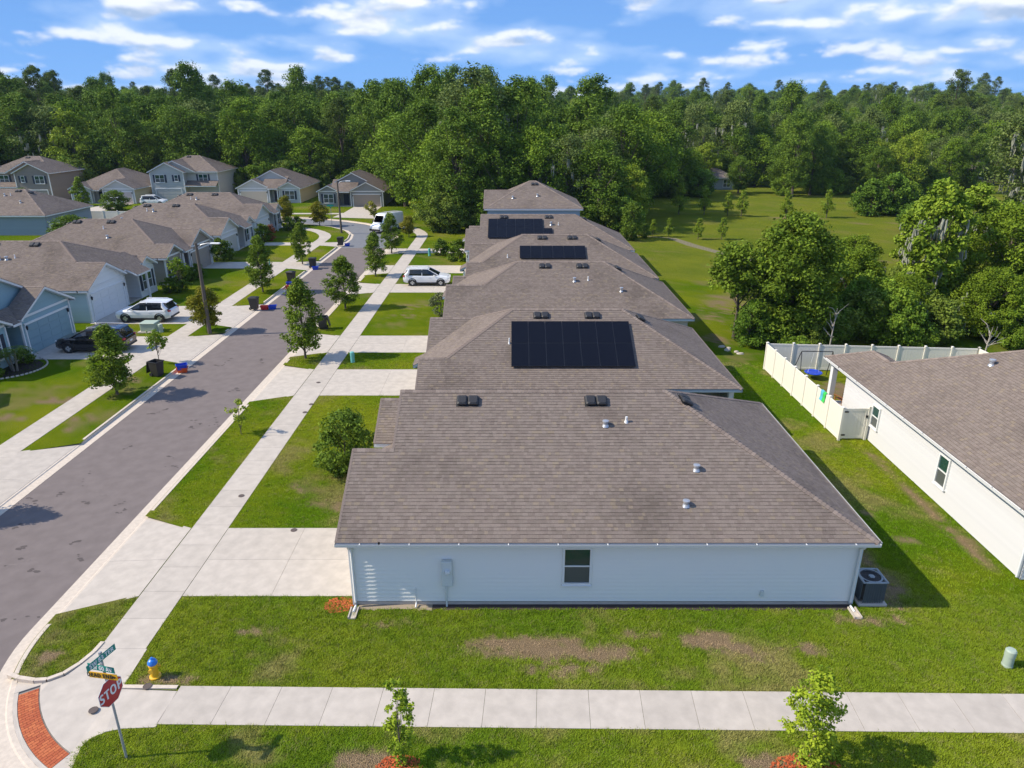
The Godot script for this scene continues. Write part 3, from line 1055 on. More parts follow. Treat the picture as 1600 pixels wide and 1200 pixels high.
func roof(house: Node3D, prims: Array, lod: int, seed_: int, trim: Material, off: Vector3) -> Node3D:
	var faces := roof_faces(prims)
	var deck := MB.new()
	var sh := MB.new()
	var ex: float = [0.143, 0.143, 0.19, 0.24][lod]
	var w: float = [0.15, 0.19, 0.28, 0.4][lod]
	for f in faces:
		var up := PackedVector3Array()
		for q in f[0]:
			up.append(Vector3(q.x, f[1].x * q.x + f[1].y * q.y + f[1].z, q.y))
		if (up[1] - up[0]).cross(up[2] - up[0]).y < 0.0:
			up.reverse()
		deck.fan(up)
		var under := PackedVector3Array()
		for q in up:
			under.append(q + Vector3.DOWN * 0.06)
		under.reverse()
		deck.fan(under)
		shingle(sh, f[0], f[1], ex, w, seed_ * 31 + int(f[1].x * 10.0) + int(f[1].y * 20.0), off)
	var node := part(house, "roof", deck.mesh(), M.deck)
	part(node, "shingles", sh.mesh(), M.shingle, Vector3.ZERO, true)
	var caps := MB.new()
	for i in prims.size():
		for ln in ridge_lines(prims[i]):
			var a: Vector3 = ln[0]
			var b: Vector3 = ln[1]
			var length := a.distance_to(b)
			var n := maxi(1, int(length / (0.15 if lod < 2 else 0.3)))
			var d := (b - a) / n
			var flat := Vector3(-d.z, 0, d.x).normalized()
			for c in n:
				var p := a + d * c
				var q := a + d * (c + 1.0)
				var mid := (p + q) / 2.0
				if covered(prims, i, mid.x, mid.y, mid.z) or absf(height(prims[i], mid.x, mid.z) - mid.y) > 0.05:
					continue
				var tone := Color(0.265, 0.213, 0.182).lerp(Color(0.375, 0.305, 0.26), hash2(c, int(length * 10.0), seed_))
				for s in [-1.0, 1.0]:
					var pe: Vector3 = p + flat * s * 0.15
					var qe: Vector3 = q + flat * s * 0.15
					pe.y = minf(p.y, height(prims[i], pe.x, pe.z))
					qe.y = minf(q.y, height(prims[i], qe.x, qe.z))
					var lift := Vector3.UP * 0.045
					var lift2 := Vector3.UP * 0.034
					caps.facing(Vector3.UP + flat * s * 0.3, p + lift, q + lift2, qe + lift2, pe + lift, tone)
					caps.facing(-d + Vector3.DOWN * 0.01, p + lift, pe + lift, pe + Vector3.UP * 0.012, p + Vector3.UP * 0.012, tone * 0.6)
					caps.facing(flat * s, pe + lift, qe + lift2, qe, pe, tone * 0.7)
	# fascia along the eaves, rake boards along the gables
	var fa := MB.new()
	for i in prims.size():
		var p: Dictionary = prims[i]
		var lines := []
		var e: float = p.e
		var zm: float = (p.z0 + p.z1) / 2.0
		var xm: float = (p.x0 + p.x1) / 2.0
		if p.dir == "x":
			lines.append([Vector3(p.x0, e, p.z1), Vector3(p.x1, e, p.z1), Vector3.BACK])
			lines.append([Vector3(p.x0, e, p.z0), Vector3(p.x1, e, p.z0), Vector3.FORWARD])
			for s in [[p.x0, p.h0, Vector3.LEFT], [p.x1, p.h1, Vector3.RIGHT]]:
				if s[1]:
					lines.append([Vector3(s[0], e, p.z0), Vector3(s[0], e, p.z1), s[2]])
				else:
					var top := Vector3(s[0], e + p.k * (p.z1 - p.z0) / 2.0, zm)
					lines.append([Vector3(s[0], e, p.z0), top, s[2]]); lines.append([Vector3(s[0], e, p.z1), top, s[2]])
		elif p.dir == "z":
			lines.append([Vector3(p.x0, e, p.z0), Vector3(p.x0, e, p.z1), Vector3.LEFT])
			lines.append([Vector3(p.x1, e, p.z0), Vector3(p.x1, e, p.z1), Vector3.RIGHT])
			for s in [[p.z0, p.h0, Vector3.FORWARD], [p.z1, p.h1, Vector3.BACK]]:
				if s[1]:
					lines.append([Vector3(p.x0, e, s[0]), Vector3(p.x1, e, s[0]), s[2]])
				else:
					var top := Vector3(xm, e + p.k * (p.x1 - p.x0) / 2.0, s[0])
					lines.append([Vector3(p.x0, e, s[0]), top, s[2]]); lines.append([Vector3(p.x1, e, s[0]), top, s[2]])
		else:
			for q in p.edges:
				lines.append(q)
		for ln in lines:
			var a: Vector3 = ln[0]
			var b: Vector3 = ln[1]
			var n := maxi(1, int(a.distance_to(b) / 0.2))
			var start := -1
			for c in n + 1:
				var free := false
				if c < n:
					var mid := a.lerp(b, (c + 0.5) / n)
					free = not covered(prims, i, mid.x, mid.y, mid.z) and absf(height(p, mid.x, mid.z) - mid.y) < 0.06
				if free and start < 0:
					start = c
				elif not free and start >= 0:
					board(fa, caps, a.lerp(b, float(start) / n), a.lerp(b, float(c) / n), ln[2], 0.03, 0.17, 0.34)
					start = -1
	part(node, "ridge_caps", caps.mesh(), M.shingle, Vector3.ZERO, true)
	part(node, "fascia", fa.mesh(), trim)
	return node

func shed(x0: float, x1: float, z0: float, z1: float, pl: Vector3, edges: Array) -> Dictionary:
	return {"x0": x0, "x1": x1, "z0": z0, "z1": z1, "e": 0.0, "dir": "shed", "h0": false, "h1": false, "pl": [pl], "k": Vector2(pl.x, pl.y).length(), "edges": edges}

func wall(house: Node3D, a: Vector3, b: Vector3, y1: float, out: Vector3, col: Color, peak := 0.0, lap := 0.155, y0 := 0.03, vertical := false) -> MeshInstance3D:
	# lap siding from a to b (plan), up to y1, then a gable to height peak over the middle
	var m := MB.new()
	var y := y0
	var k := 0
	var top := maxf(y1, peak)
	var seed_ := int(a.x * 13.0 + a.z * 7.0)
	while y < top - 0.01:
		var yn := minf(y + lap, top)
		if y < y1 and yn > y1 and peak > y1:
			yn = y1
		var lo := 0.0
		var lo2 := 0.0
		if y >= y1 - 0.001:
			lo = 0.5 * (y - y1) / (peak - y1)
			lo2 = 0.5 * (yn - y1) / (peak - y1)
		var c := col * (0.97 + 0.05 * hash2(k, seed_))
		c.a = 1.0
		var p0 := a.lerp(b, lo) + Vector3.UP * y
		var p1 := a.lerp(b, 1.0 - lo) + Vector3.UP * y
		var q0 := a.lerp(b, lo2) + Vector3.UP * yn
		var q1 := a.lerp(b, 1.0 - lo2) + Vector3.UP * yn
		var o := out * 0.016
		m.facing(out, p0 + o, p1 + o, q1, q0, c)
		m.facing(Vector3.DOWN, p0, p1, p1 + o, p0 + o, c)
		y = yn
		k += 1
	return part(house, "wall", m.mesh(), M.wall)

func plain_box(key: String, size: Vector3, bevel := 0.0) -> ArrayMesh:
	var id := "%s %s %.3f" % [key, size, bevel]
	if not cache.has(id):
		var m := MB.new()
		m.box(Vector3.ZERO, size, Color.WHITE, Basis(), bevel)
		cache[id] = m.mesh()
	return cache[id]

func window(house: Node3D, at: Vector3, out: Vector3, w: float, h: float, shutters := false, double := false) -> Node3D:
	var o := group_part(house, "window", at, atan2(out.x, out.z))
	var id := "frame %.2f %.2f %s" % [w, h, double]
	if not cache.has(id):
		var m := MB.new()
		var t := 0.075
		for s in [-1.0, 1.0]:
			m.box(Vector3(s * (w / 2.0 + t / 2.0), 0, 0.035), Vector3(t, h + t * 2.0, 0.09))
			m.box(Vector3(0, s * (h / 2.0 + t / 2.0), 0.036), Vector3(w, t, 0.09))
		m.box(Vector3(0, 0, 0.03), Vector3(w, 0.045, 0.06))
		if double:
			m.box(Vector3(0, 0, 0.032), Vector3(0.08, h, 0.065))
		m.box(Vector3(0, -h / 2.0 - t - 0.015, 0.05), Vector3(w + t * 2.6, 0.03, 0.12))
		cache[id] = m.mesh()
	part(o, "frame", cache[id], M.white_trim)
	for s in [-1.0, 1.0]:
		part(o, "pane", plain_box("pane", Vector3(w, h / 2.0 - 0.02, 0.012)), M.glass if s > 0.0 else M.screen, Vector3(0, s * h / 4.0, 0.022 if s > 0.0 else 0.028))
	if shutters:
		for s in [-1.0, 1.0]:
			part(o, "shutter", plain_box("shutter", Vector3(0.36, h + 0.1, 0.04)), M.shutter, Vector3(s * (w / 2.0 + 0.28), 0, 0.045))
	return o

func garage_door(house: Node3D, at: Vector3, out: Vector3, w: float, m: Material) -> void:
	var o := group_part(house, "garage_door", at, atan2(out.x, out.z))
	for k in 4:
		var id := "section %.2f" % w
		if not cache.has(id):
			var b := MB.new()
			b.box(Vector3.ZERO, Vector3(w, 0.52, 0.03))
			for i in 4:
				b.box(Vector3((i - 1.5) * w / 4.0, 0, 0.02), Vector3(w / 4.0 - 0.14, 0.36, 0.018), Color(0.97, 0.97, 0.97))
			cache[id] = b.mesh()
		part(o, "panel", cache[id], m, Vector3(0, 0.29 + k * 0.53, 0.02))
	var f := MB.new()
	for s in [-1.0, 1.0]:
		f.box(Vector3(s * (w / 2.0 + 0.07), 1.1, 0.04), Vector3(0.13, 2.2, 0.08))
	f.box(Vector3(0, 2.22, 0.041), Vector3(w + 0.27, 0.14, 0.085))
	part(o, "surround", f.mesh(), M.white_trim)

func coach_light(house: Node3D, at: Vector3) -> void:
	if not cache.has("coach"):
		var m := MB.new()
		m.lathe(Vector3.ZERO, [[0.0, -0.14], [0.05, -0.13], [0.085, 0.08], [0.1, 0.1], [0.02, 0.18], [0.0, 0.19]], 8)
		cache["coach"] = m.mesh()
	part(house, "coach_light", cache["coach"], M.black_plastic, at)

func trim_post(house: Node3D, called: String, at: Vector3, h: float, s: float) -> void:
	part(house, called, plain_box("post", Vector3(s, h, s), 0.012), M.white_trim, at + Vector3.UP * (h / 2.0))

func roof_vent(roof_node: Node3D, prims: Array, x: float, z: float) -> void:
	# a pair of low black hoods lying on the slope
	if not cache.has("vent"):
		var m := MB.new()
		for s in [-1.0, 1.0]:
			m.box(Vector3(s * 0.215, 0.09, 0.0), Vector3(0.40, 0.15, 0.46), Color.WHITE, Basis(), 0.05)
		m.box(Vector3(0, 0.012, 0.0), Vector3(0.88, 0.02, 0.5))
		cache["vent"] = m.mesh()
	var o := part(roof_node, "roof_vent", cache["vent"], M.vent)
	var h := -1.0
	var g := Vector3.ZERO
	for p in prims:
		if within(p, x, z, 0.0):
			var hh := height(p, x, z)
			if hh > h:
				h = hh
				g = Vector3(height(p, x + 0.05, z) - hh, 0, height(p, x, z + 0.05) - hh) / 0.05
	var up := Vector3(-g.x, 1.0, -g.z).normalized()
	var side := Vector3.RIGHT if absf(g.z) > absf(g.x) else Vector3.FORWARD
	side = (side - up * side.dot(up)).normalized()
	o.transform = Transform3D(Basis(side, up, side.cross(up)), Vector3(x, h + 0.02, z))

func vent_pipe(roof_node: Node3D, prims: Array, x: float, z: float, r: float, hgt: float, m: Material) -> void:
	var h := -1.0
	for p in prims:
		if within(p, x, z, 0.0):
			h = maxf(h, height(p, x, z))
	var id := "pipe %.2f %.2f" % [r, hgt]
	if not cache.has(id):
		var b := MB.new()
		if r > 0.06:
			b.lathe(Vector3.ZERO, [[r * 1.7, -0.03], [r * 1.2, 0.05], [r, 0.06], [r, hgt * 0.7], [r * 1.5, hgt * 0.72], [r * 1.45, hgt * 0.95], [r * 0.9, hgt], [0.0, hgt + 0.01]], 12)
		else:
			b.lathe(Vector3.ZERO, [[r * 2.0, -0.03], [r * 1.2, 0.08], [r, 0.08], [r, hgt], [0.0, hgt]], 10)
		cache[id] = b.mesh()
	part(roof_node, "vent_pipe", cache[id], m, Vector3(x, h + 0.01, z))

func ranch(d: Dictionary) -> Node3D:
	# a single-storey house: main roof, garage wing, front room wing and a small porch between. u runs from the front to the rear.
	var house := thing(d.get("name", "house"), d.label, "house", d.at, d.get("turn", 0.0))
	var fx: float = d.fx
	var W: float = d.W
	var rear: float = d.rear
	var gw: float = d.get("gw", 6.5)
	var rw: float = d.get("rw", 4.0)
	var far: bool = d.far
	var e := 2.75
	var X := func(u: float) -> float: return -fx * u
	var front := Vector3(fx, 0, 0)
	var gz: Vector2 = Vector2(-W, -W + gw) if far else Vector2(-gw, 0.0)
	var rz: Vector2 = Vector2(-rw, 0.0) if far else Vector2(-W, -W + rw)
	var pz: Vector2 = Vector2(gz.y, rz.x) if far else Vector2(rz.y, gz.x)
	var gu: float = d.get("gu", 0.0)
	var ru: float = d.get("ru", 0.0)
	var hb: float = d.get("hb", -0.6)
	var gable: bool = d.get("gable", false)
	var um: float = d.get("um", 1.46) if gable else 0.9
	var prims := []
	var mx0: float = minf(X.call(um), X.call(rear))
	var mx1: float = maxf(X.call(um), X.call(rear))
	var front_low := fx < 0.0
	var main: Dictionary
	main = prim(mx0, mx1, -W, 0.0, e, "x", not front_low, front_low)
	var fplane := Vector3(-fx * PITCH, 0.0, e - PITCH * hb)   # rises from the porch eave towards the rear
	if not gable:
		main.pl.append(fplane)
	prims.append(main)
	var wing := func(zr: Vector2, u0: float) -> Dictionary:
		return prim(minf(X.call(u0), X.call(6.0)), maxf(X.call(u0), X.call(6.0)), zr.x, zr.y, e, "x", false, false)
	prims.append(wing.call(gz, gu))
	prims.append(wing.call(rz, ru))
	var px0: float = minf(X.call(hb), X.call(um + 0.9))
	var px1: float = maxf(X.call(hb), X.call(um + 0.9))
	var ov := 0.35
	var under := 1.6
	var xf: float = X.call(0.03)
	prims.append(shed(minf(xf, X.call(um + 0.9)), maxf(xf, X.call(um + 0.9)), pz.x - under, pz.y + under, fplane, [[Vector3(xf, e + PITCH * (0.03 - hb), pz.x - under), Vector3(xf, e + PITCH * (0.03 - hb), pz.y + under), front]]))
	var xe: float = X.call(hb)
	var xi: float = X.call(hb + 1.6)
	var yb := e + PITCH * 1.6
	prims.append(shed(px0, px1, pz.x - ov, pz.y + ov, fplane, [[Vector3(xe, e, pz.x - ov), Vector3(xe, e, pz.y + ov), front], [Vector3(xe, e, pz.y + ov), Vector3(xi, yb, pz.y + ov), Vector3.BACK], [Vector3(xe, e, pz.x - ov), Vector3(xi, yb, pz.x - ov), Vector3.FORWARD]]))
	var rf := roof(house, prims, d.lod, d.get("seed", 1), d.get("trim", M.white_trim), d.at)
	house.set_meta("prims", prims)
	if not gable:
		# cap line of the front hip
		var hw := W / 2.0
		for s in [0.0, -W]:
			var caps := MB.new()
			var a := Vector3(X.call(hb), e, s)
			var b := Vector3(X.call(hb + hw), e + PITCH * hw, -hw)
			var n := int(a.distance_to(b) / 0.2)
			var dd := (b - a) / n
			var flat := Vector3(-dd.z, 0, dd.x).normalized()
			for c in n:
				var p := a + dd * c
				var q := p + dd
				var mid := (p + q) / 2.0
				if not within(main, mid.x, mid.z, 0.0) or covered(prims, 0, mid.x, mid.y, mid.z):
					continue
				for t in [-1.0, 1.0]:
					var pe: Vector3 = p + flat * t * 0.15
					var qe: Vector3 = q + flat * t * 0.15
					pe.y = minf(p.y, height(main, pe.x, pe.z)); qe.y = minf(q.y, height(main, qe.x, qe.z))
					caps.facing(Vector3.UP, p + Vector3.UP * 0.045, q + Vector3.UP * 0.034, qe + Vector3.UP * 0.034, pe + Vector3.UP * 0.045, Color(0.31, 0.25, 0.214))
			if caps.v.size() > 0:
				part(rf, "ridge_caps", caps.mesh(), M.shingle, Vector3.ZERO, true)
	# walls
	var col: Color = d.col
	var side: Color = d.get("side", col)
	var up0 := 2.66
	var wl := func(u0: float, z0: float, u1: float, z1: float, out: Vector3, c: Color, y1: float, peak: float, y0: float) -> void:
		wall(house, Vector3(X.call(u0), 0, z0), Vector3(X.call(u1), 0, z1), y1, out, c, peak, 0.155 if d.lod < 2 else 0.22, y0)
	var inset := 0.36
	if not d.get("own_near", false):
		wl.call(inset, -inset, rear - inset, -inset, Vector3.BACK, side, up0, 0.0, 0.03)
	wl.call(inset, -W + inset, rear - inset, -W + inset, Vector3.FORWARD, side, up0, 0.0, 0.03)
	wl.call(rear - inset, -W + inset, rear - inset, -inset, -front, side, up0, 0.0, 0.03)
	for q in [[gz, gu], [rz, ru]]:
		var zr: Vector2 = q[0]
		var hw := (zr.y - zr.x) / 2.0
		wl.call(q[1] + inset, zr.x + inset, q[1] + inset, zr.y - inset, front, col, e + PITCH * inset - 0.06, e + PITCH * hw - 0.06, 0.03)
		# band board across the foot of the gable, as on the neighbours
		var bm := MB.new()
		bm.box(Vector3.ZERO, Vector3(0.04, 0.16, hw * 2.0 - inset * 2.0 + 0.04))
		part(house, "band_board", bm.mesh(), M.white_trim, Vector3(X.call(q[1] + inset - 0.03), 2.72, (zr.x + zr.y) / 2.0))
		for z in [zr.x + inset, zr.y - inset]:
			part(house, "corner_board", plain_box("corner", Vector3(0.13, 2.6, 0.13)), M.white_trim, Vector3(X.call(q[1] + inset), 1.33, z))
	# recessed entry between the wings
	wl.call(1.9, pz.x - 0.4, 1.9, pz.y + 0.4, front, col * 0.98, 2.8, 0.0, 0.03)
	wl.call(gu + inset, (gz.y - inset) if far else (gz.x + inset), 1.9, (gz.y - inset) if far else (gz.x + inset), Vector3.BACK if far else Vector3.FORWARD, col, up0, 0.0, 0.03)
	wl.call(ru + inset, (rz.x + inset) if far else (rz.y - inset), 1.9, (rz.x + inset) if far else (rz.y - inset), Vector3.FORWARD if far else Vector3.BACK, col, up0, 0.0, 0.03)
	if gable:
		wl.call(um + 0.3, -W + inset, um + 0.3, -inset, front, col, e + PITCH * inset - 0.06, e + PITCH * W / 2.0 - 0.06, 2.5)
	var gm: Material = d.get("door", M.white_trim)
	garage_door(house, Vector3(X.call(gu + inset - 0.01), 0.0, (gz.x + gz.y) / 2.0), front, 4.9, gm)
	window(house, Vector3(X.call(ru + inset - 0.01), 1.45, (rz.x + rz.y) / 2.0), front, 1.7, 1.5, d.get("shutters", true), true)
	part(house, "front_door", plain_box("door", Vector3(0.06, 2.05, 0.95)), M.shutter, Vector3(X.call(1.87), 1.06, (pz.x + pz.y) / 2.0))
	for z in [gz.x + 0.75, gz.y - 0.75]:
		coach_light(house, Vector3(X.call(gu + inset - 0.12), 1.95, z))
	trim_post(house, "porch_post", Vector3(X.call(hb + 0.35), 0.02, (rz.x + 0.2) if far else (rz.y - 0.2)), 2.6, 0.16)
	# a slab under the house shows as a low grey plinth
	part(house, "plinth", plain_box("plinth", Vector3(rear - 0.7, 0.14, W - 0.70)), M.concrete, Vector3(X.call(rear / 2.0 + 0.02), 0.05, -W / 2.0))
	# vents and pipes on the near slope
	var hw2 := W / 2.0
	var u_top := maxf(hb + hw2, um + 0.6)
	for q in d.get("vents", [u_top + 1.9, u_top + 5.4]):
		roof_vent(rf, prims, X.call(q), -hw2 + 0.55)
	if d.get("rear_vent", true):
		roof_vent(rf, prims, X.call(rear - hw2 + 1.0), -hw2 + 0.35)
	for q in d.get("pipes", [[9.4, -hw2 + 1.6, 0.09, 0.34], [10.2, -hw2 + 1.5, 0.04, 0.35], [12.5, -hw2 + 3.2, 0.09, 0.34]]):
		vent_pipe(rf, prims, X.call(q[0]), q[1], q[2], q[3], M.galvanised if q[2] > 0.06 else M.white_trim)
	house.set_meta("roof_node", rf)
	return house

func solar(label: String, house: Node3D, x: float, z_top: float, skip: Array, cols: int, rows: int, pw: float, ph: float) -> void:
	# panels lying parallel to the near slope of the house's main roof; x, z_top: upper left corner in the world
	var main: Dictionary = house.get_meta("prims")[0]
	var pl: Vector3 = main.pl[0]
	var lx := x - house.position.x
	var lz := z_top - house.position.z
	var o := thing("solar_array", label, "solar panels", house.position)
	var ang := atan(PITCH)
	for r in rows:
		for c in cols:
			if [r, c] in skip:
				continue
			var along := (r + 0.5) * (ph + 0.012)
			var px := lx + (c + 0.5) * (pw + 0.008)
			var pz := lz + along * cos(ang)
			var y := pl.x * px + pl.y * pz + pl.z + 0.16
			var id := "pv %.2f %.2f" % [pw, ph]
			if not cache.has(id):
				var m := MB.new()
				m.box(Vector3.ZERO, Vector3(pw, 0.045, ph))
				cache[id] = m.mesh()
				var g := MB.new()
				g.box(Vector3(0, 0.024, 0), Vector3(pw - 0.03, 0.006, ph - 0.03))
				cache[id + "g"] = g.mesh()
			var p := part(o, "panel", cache[id], M.pv_frame, Vector3(px, y, pz))
			p.rotation.x = ang
			part(p, "glass", cache[id + "g"], M.pv_cell)
			for s in [-0.3, 0.3]:
				part(p, "bracket", plain_box("bracket", Vector3(0.05, 0.12, 0.05)), M.galvanised, Vector3(s, -0.08, 0))
	var rail := MB.new()
	rail.box(Vector3.ZERO, Vector3((pw + 0.008) * cols, 0.05, 0.02))
	for r in rows:
		var along := (r + 1.0) * (ph + 0.012) - 0.01
		var pz := lz + along * cos(ang)
		var n := cols
		for s in skip:
			if s[0] == r:
				n -= 1
		var rm := MB.new()
		rm.box(Vector3.ZERO, Vector3((pw + 0.008) * n - 0.02, 0.03, 0.012))
		part(o, "rail", rm.mesh(), M.galvanised if r < rows - 1 else M.pv_frame, Vector3(lx + (pw + 0.008) * n / 2.0, pl.y * pz + pl.z + 0.165, pz))

func build_houses() -> void:
	house_right_1()
	var grey_blue := Color(0.30, 0.39, 0.46)
	var trim2 := mat("trim_blue", Color(0.33, 0.42, 0.47), 0.6)
	# right row, behind the first house
	var h := ranch({"label": "second house on the right, wide solar panel array on its brown roof", "at": Vector3(-4.95, 0, -34.03), "fx": -1.0, "W": 11.07, "rear": 16.8, "gw": 6.4, "rw": 4.0, "far": true, "lod": 0, "seed": 2, "col": Color(0.46, 0.50, 0.50), "trim": trim2, "own_near": true, "vents": [6.6, 9.5], "pipes": [[4.8, -3.0, 0.04, 0.3]]})
	lanai(h)
	solar("large solar array of two rows on the second right-hand roof", h, -0.04, -38.42, [], 7, 2, 0.93, 1.74)
	h = ranch({"label": "third house on the right, brown shingle roof without solar panels", "at": Vector3(-4.75, 0, -47.42), "fx": -1.0, "W": 11.36, "rear": 17.35, "gw": 6.5, "rw": 3.6, "far": false, "lod": 0, "seed": 3, "col": Color(0.50, 0.47, 0.42), "trim": trim2, "vents": [7.2, 9.97], "pipes": [[9.3, -3.6, 0.09, 0.3], [10.3, -3.7, 0.04, 0.3], [12.6, -2.6, 0.09, 0.3]]})
	h = ranch({"label": "fourth house on the right, single row of solar panels below its ridge", "at": Vector3(-4.0, 0, -60.24), "fx": -1.0, "W": 11.4, "rear": 16.6, "gw": 6.4, "rw": 4.0, "far": true, "lod": 1, "seed": 4, "col": Color(0.45, 0.47, 0.48), "hb": -0.7, "trim": trim2, "vents": [6.75, 9.5], "pipes": [[3.6, -2.6, 0.04, 0.3]]})
	solar("single row of solar panels on the fourth right-hand roof", h, 0.69, -64.15, [], 6, 1, 0.97, 1.80)
	h = ranch({"label": "fifth house on the right, notched solar array below the blue gabled house", "at": Vector3(-4.9, 0, -73.6), "fx": -1.0, "W": 11.6, "rear": 17.6, "gw": 6.7, "rw": 4.4, "far": false, "gable": true, "um": 1.5, "lod": 1, "seed": 5, "col": Color(0.46, 0.47, 0.46), "vents": [4.0, 8.9], "pipes": [[9.1, -4.0, 0.1, 0.35], [9.9, -4.0, 0.04, 0.3], [12.0, -2.0, 0.1, 0.3]]})
	solar("dark solar array with a missing upper corner on the fifth right-hand roof", h, -2.55, -78.4, [[0, 6]], 7, 2, 0.97, 1.72)
	two_storey("pale blue two-storey house at the end of the right row", Vector3(-3.3, 0, -86.6), -1.0, 0.0, Color(0.30, 0.43, 0.52), 11.0, 11.8, false, 9)
	# left row, fronts turned to the street
	ranch({"label": "teal blue house at the left edge whose garage faces the street", "at": Vector3(-33.7, 0, -42.2), "fx": 1.0, "W": 11.3, "rear": 17.0, "gw": 6.4, "rw": 4.0, "far": true, "gable": true, "um": 1.5, "hb": 0.3, "lod": 1, "seed": 11, "col": Color(0.27, 0.41, 0.46), "door": mat("door_teal", Color(0.23, 0.35, 0.40), 0.6)})
	ranch({"label": "white house with white garage door behind the white parked car", "at": Vector3(-33.85, 0, -55.6), "fx": 1.0, "W": 11.9, "rear": 17.0, "gw": 6.6, "rw": 3.7, "far": false, "lod": 1, "seed": 12, "col": Color(0.76, 0.78, 0.78), "side": Color(0.56, 0.66, 0.67), "hb": -0.9, "pipes": [[9.0, -3.6, 0.1, 0.3], [8.4, -3.6, 0.1, 0.3], [7.8, -3.8, 0.04, 0.3]]})
	ranch({"label": "grey brown house with two front gables, third on the left", "at": Vector3(-33.8, 0, -69.2), "fx": 1.0, "W": 11.9, "rear": 17.0, "gw": 6.5, "rw": 4.2, "far": true, "lod": 1, "seed": 13, "col": Color(0.27, 0.245, 0.21), "side": Color(0.29, 0.26, 0.22), "hb": -0.2, "door": mat("door_taupe", Color(0.30, 0.265, 0.23), 0.6), "pipes": [[7.0, -3.0, 0.1, 0.3], [8.0, -4.4, 0.04, 0.3]]})
	ranch({"label": "light grey house with a grey garage door, fourth on the left", "at": Vector3(-33.8, 0, -83.0), "fx": 1.0, "W": 11.9, "rear": 17.0, "gw": 6.5, "rw": 3.8, "far": false, "lod": 2, "seed": 14, "col": Color(0.60, 0.605, 0.60), "hb": -0.8, "door": mat("door_grey", Color(0.47, 0.465, 0.45), 0.6)})
	ranch({"label": "pale grey house nearest the bend, last on the left", "at": Vector3(-34.2, 0, -96.6), "fx": 1.0, "W": 11.6, "rear": 17.0, "gw": 6.5, "rw": 3.8, "far": false, "lod": 2, "seed": 15, "col": Color(0.60, 0.63, 0.645), "hb": -0.5})
	ranch({"label": "house beyond the left edge that shades its lawn", "at": Vector3(-33.7, 0, -28.2), "fx": 1.0, "W": 11.8, "rear": 17.0, "far": false, "lod": 3, "seed": 16, "col": Color(0.45, 0.46, 0.46), "gable": true, "um": 1.6})
	# houses behind the left row and round the bend
	ranch({"label": "blue grey house with a long dark hip roof behind the left row", "at": Vector3(-82.0, 0, -100.2), "fx": -1.0, "W": 12.0, "rear": 17.4, "far": false, "lod": 2, "seed": 17, "col": Color(0.27, 0.33, 0.38), "rear_vent": true})
	ranch({"label": "grey house with board gables and a white car in its driveway", "at": Vector3(-83.4, 0, -137.5), "turn": -PI / 2.0, "fx": 1.0, "W": 12.6, "rear": 16.0, "gw": 6.6, "rw": 4.4, "far": true, "lod": 2, "seed": 18, "col": Color(0.50, 0.51, 0.50), "side": Color(0.62, 0.50, 0.32), "hb": 0.5, "door": mat("door_warm", Color(0.55, 0.48, 0.44), 0.6)})
	ranch({"label": "light grey house with tan side wall, left of the dark grey one at the bend", "at": Vector3(-52.4, 0, -138.8), "turn": -PI / 2.0, "fx": 1.0, "W": 12.4, "rear": 16.0, "gw": 6.6, "rw": 4.6, "far": false, "gable": true, "um": 2.4, "lod": 2, "seed": 19, "col": Color(0.49, 0.50, 0.485), "side": Color(0.62, 0.48, 0.29), "door": mat("door_tan", Color(0.60, 0.51, 0.39), 0.6)})
	ranch({"label": "dark grey house with a brown garage door facing down the street", "at": Vector3(-35.6, 0, -133.0), "turn": -PI / 2.0, "fx": 1.0, "W": 12.4, "rear": 16.0, "gw": 6.6, "rw": 4.2, "far": true, "gable": true, "um": 2.2, "lod": 2, "seed": 20, "col": Color(0.27, 0.275, 0.27), "door": mat("door_brown", Color(0.33, 0.275, 0.225), 0.6)})
	two_storey("grey two-storey house with dark shutters at the bend", Vector3(-70.8, 0, -143.2), 1.0, -PI / 2.0, Color(0.46, 0.47, 0.45), 13.2, 12.5, true, 21)
	two_storey("brown two-storey house with dark shutters at the far left", Vector3(-101.6, 0, -140.6), 1.0, -PI / 2.0, Color(0.28, 0.24, 0.205), 13.4, 12.5, true, 22, true)
	house_white()
	far_house("distant tan house with white trim beyond the field", Vector3(42.0, 0, -164.0), 8.0, 8.0, Color(0.30, 0.33, 0.34), 2.6)
	far_house("distant brown bungalow half hidden by trees at the right", Vector3(107.0, 0.2, -186.0), 20.0, 8.5, Color(0.17, 0.12, 0.095), 2.6)

func lanai(h: Node3D) -> void:
	# near wall of the second house and its open porch at the rear corner
	var c := Color(0.46, 0.44, 0.38)
	wall(h, Vector3(0.36, 0, -0.36), Vector3(13.3, 0, -0.36), 2.66, Vector3.BACK, Color(0.46, 0.50, 0.50))
	wall(h, Vector3(13.3, 0, -2.6), Vector3(13.3, 0, -0.36), 2.66, Vector3.RIGHT, c)
	wall(h, Vector3(13.3, 0, -2.6), Vector3(16.45, 0, -2.6), 2.66, Vector3.BACK, c)
	part(h, "glass_door", plain_box("slider", Vector3(1.8, 2.05, 0.06)), M.glass, Vector3(14.4, 1.06, -2.55))
	trim_post(h, "porch_post", Vector3(16.35, 0.0, -0.4), 2.62, 0.26)

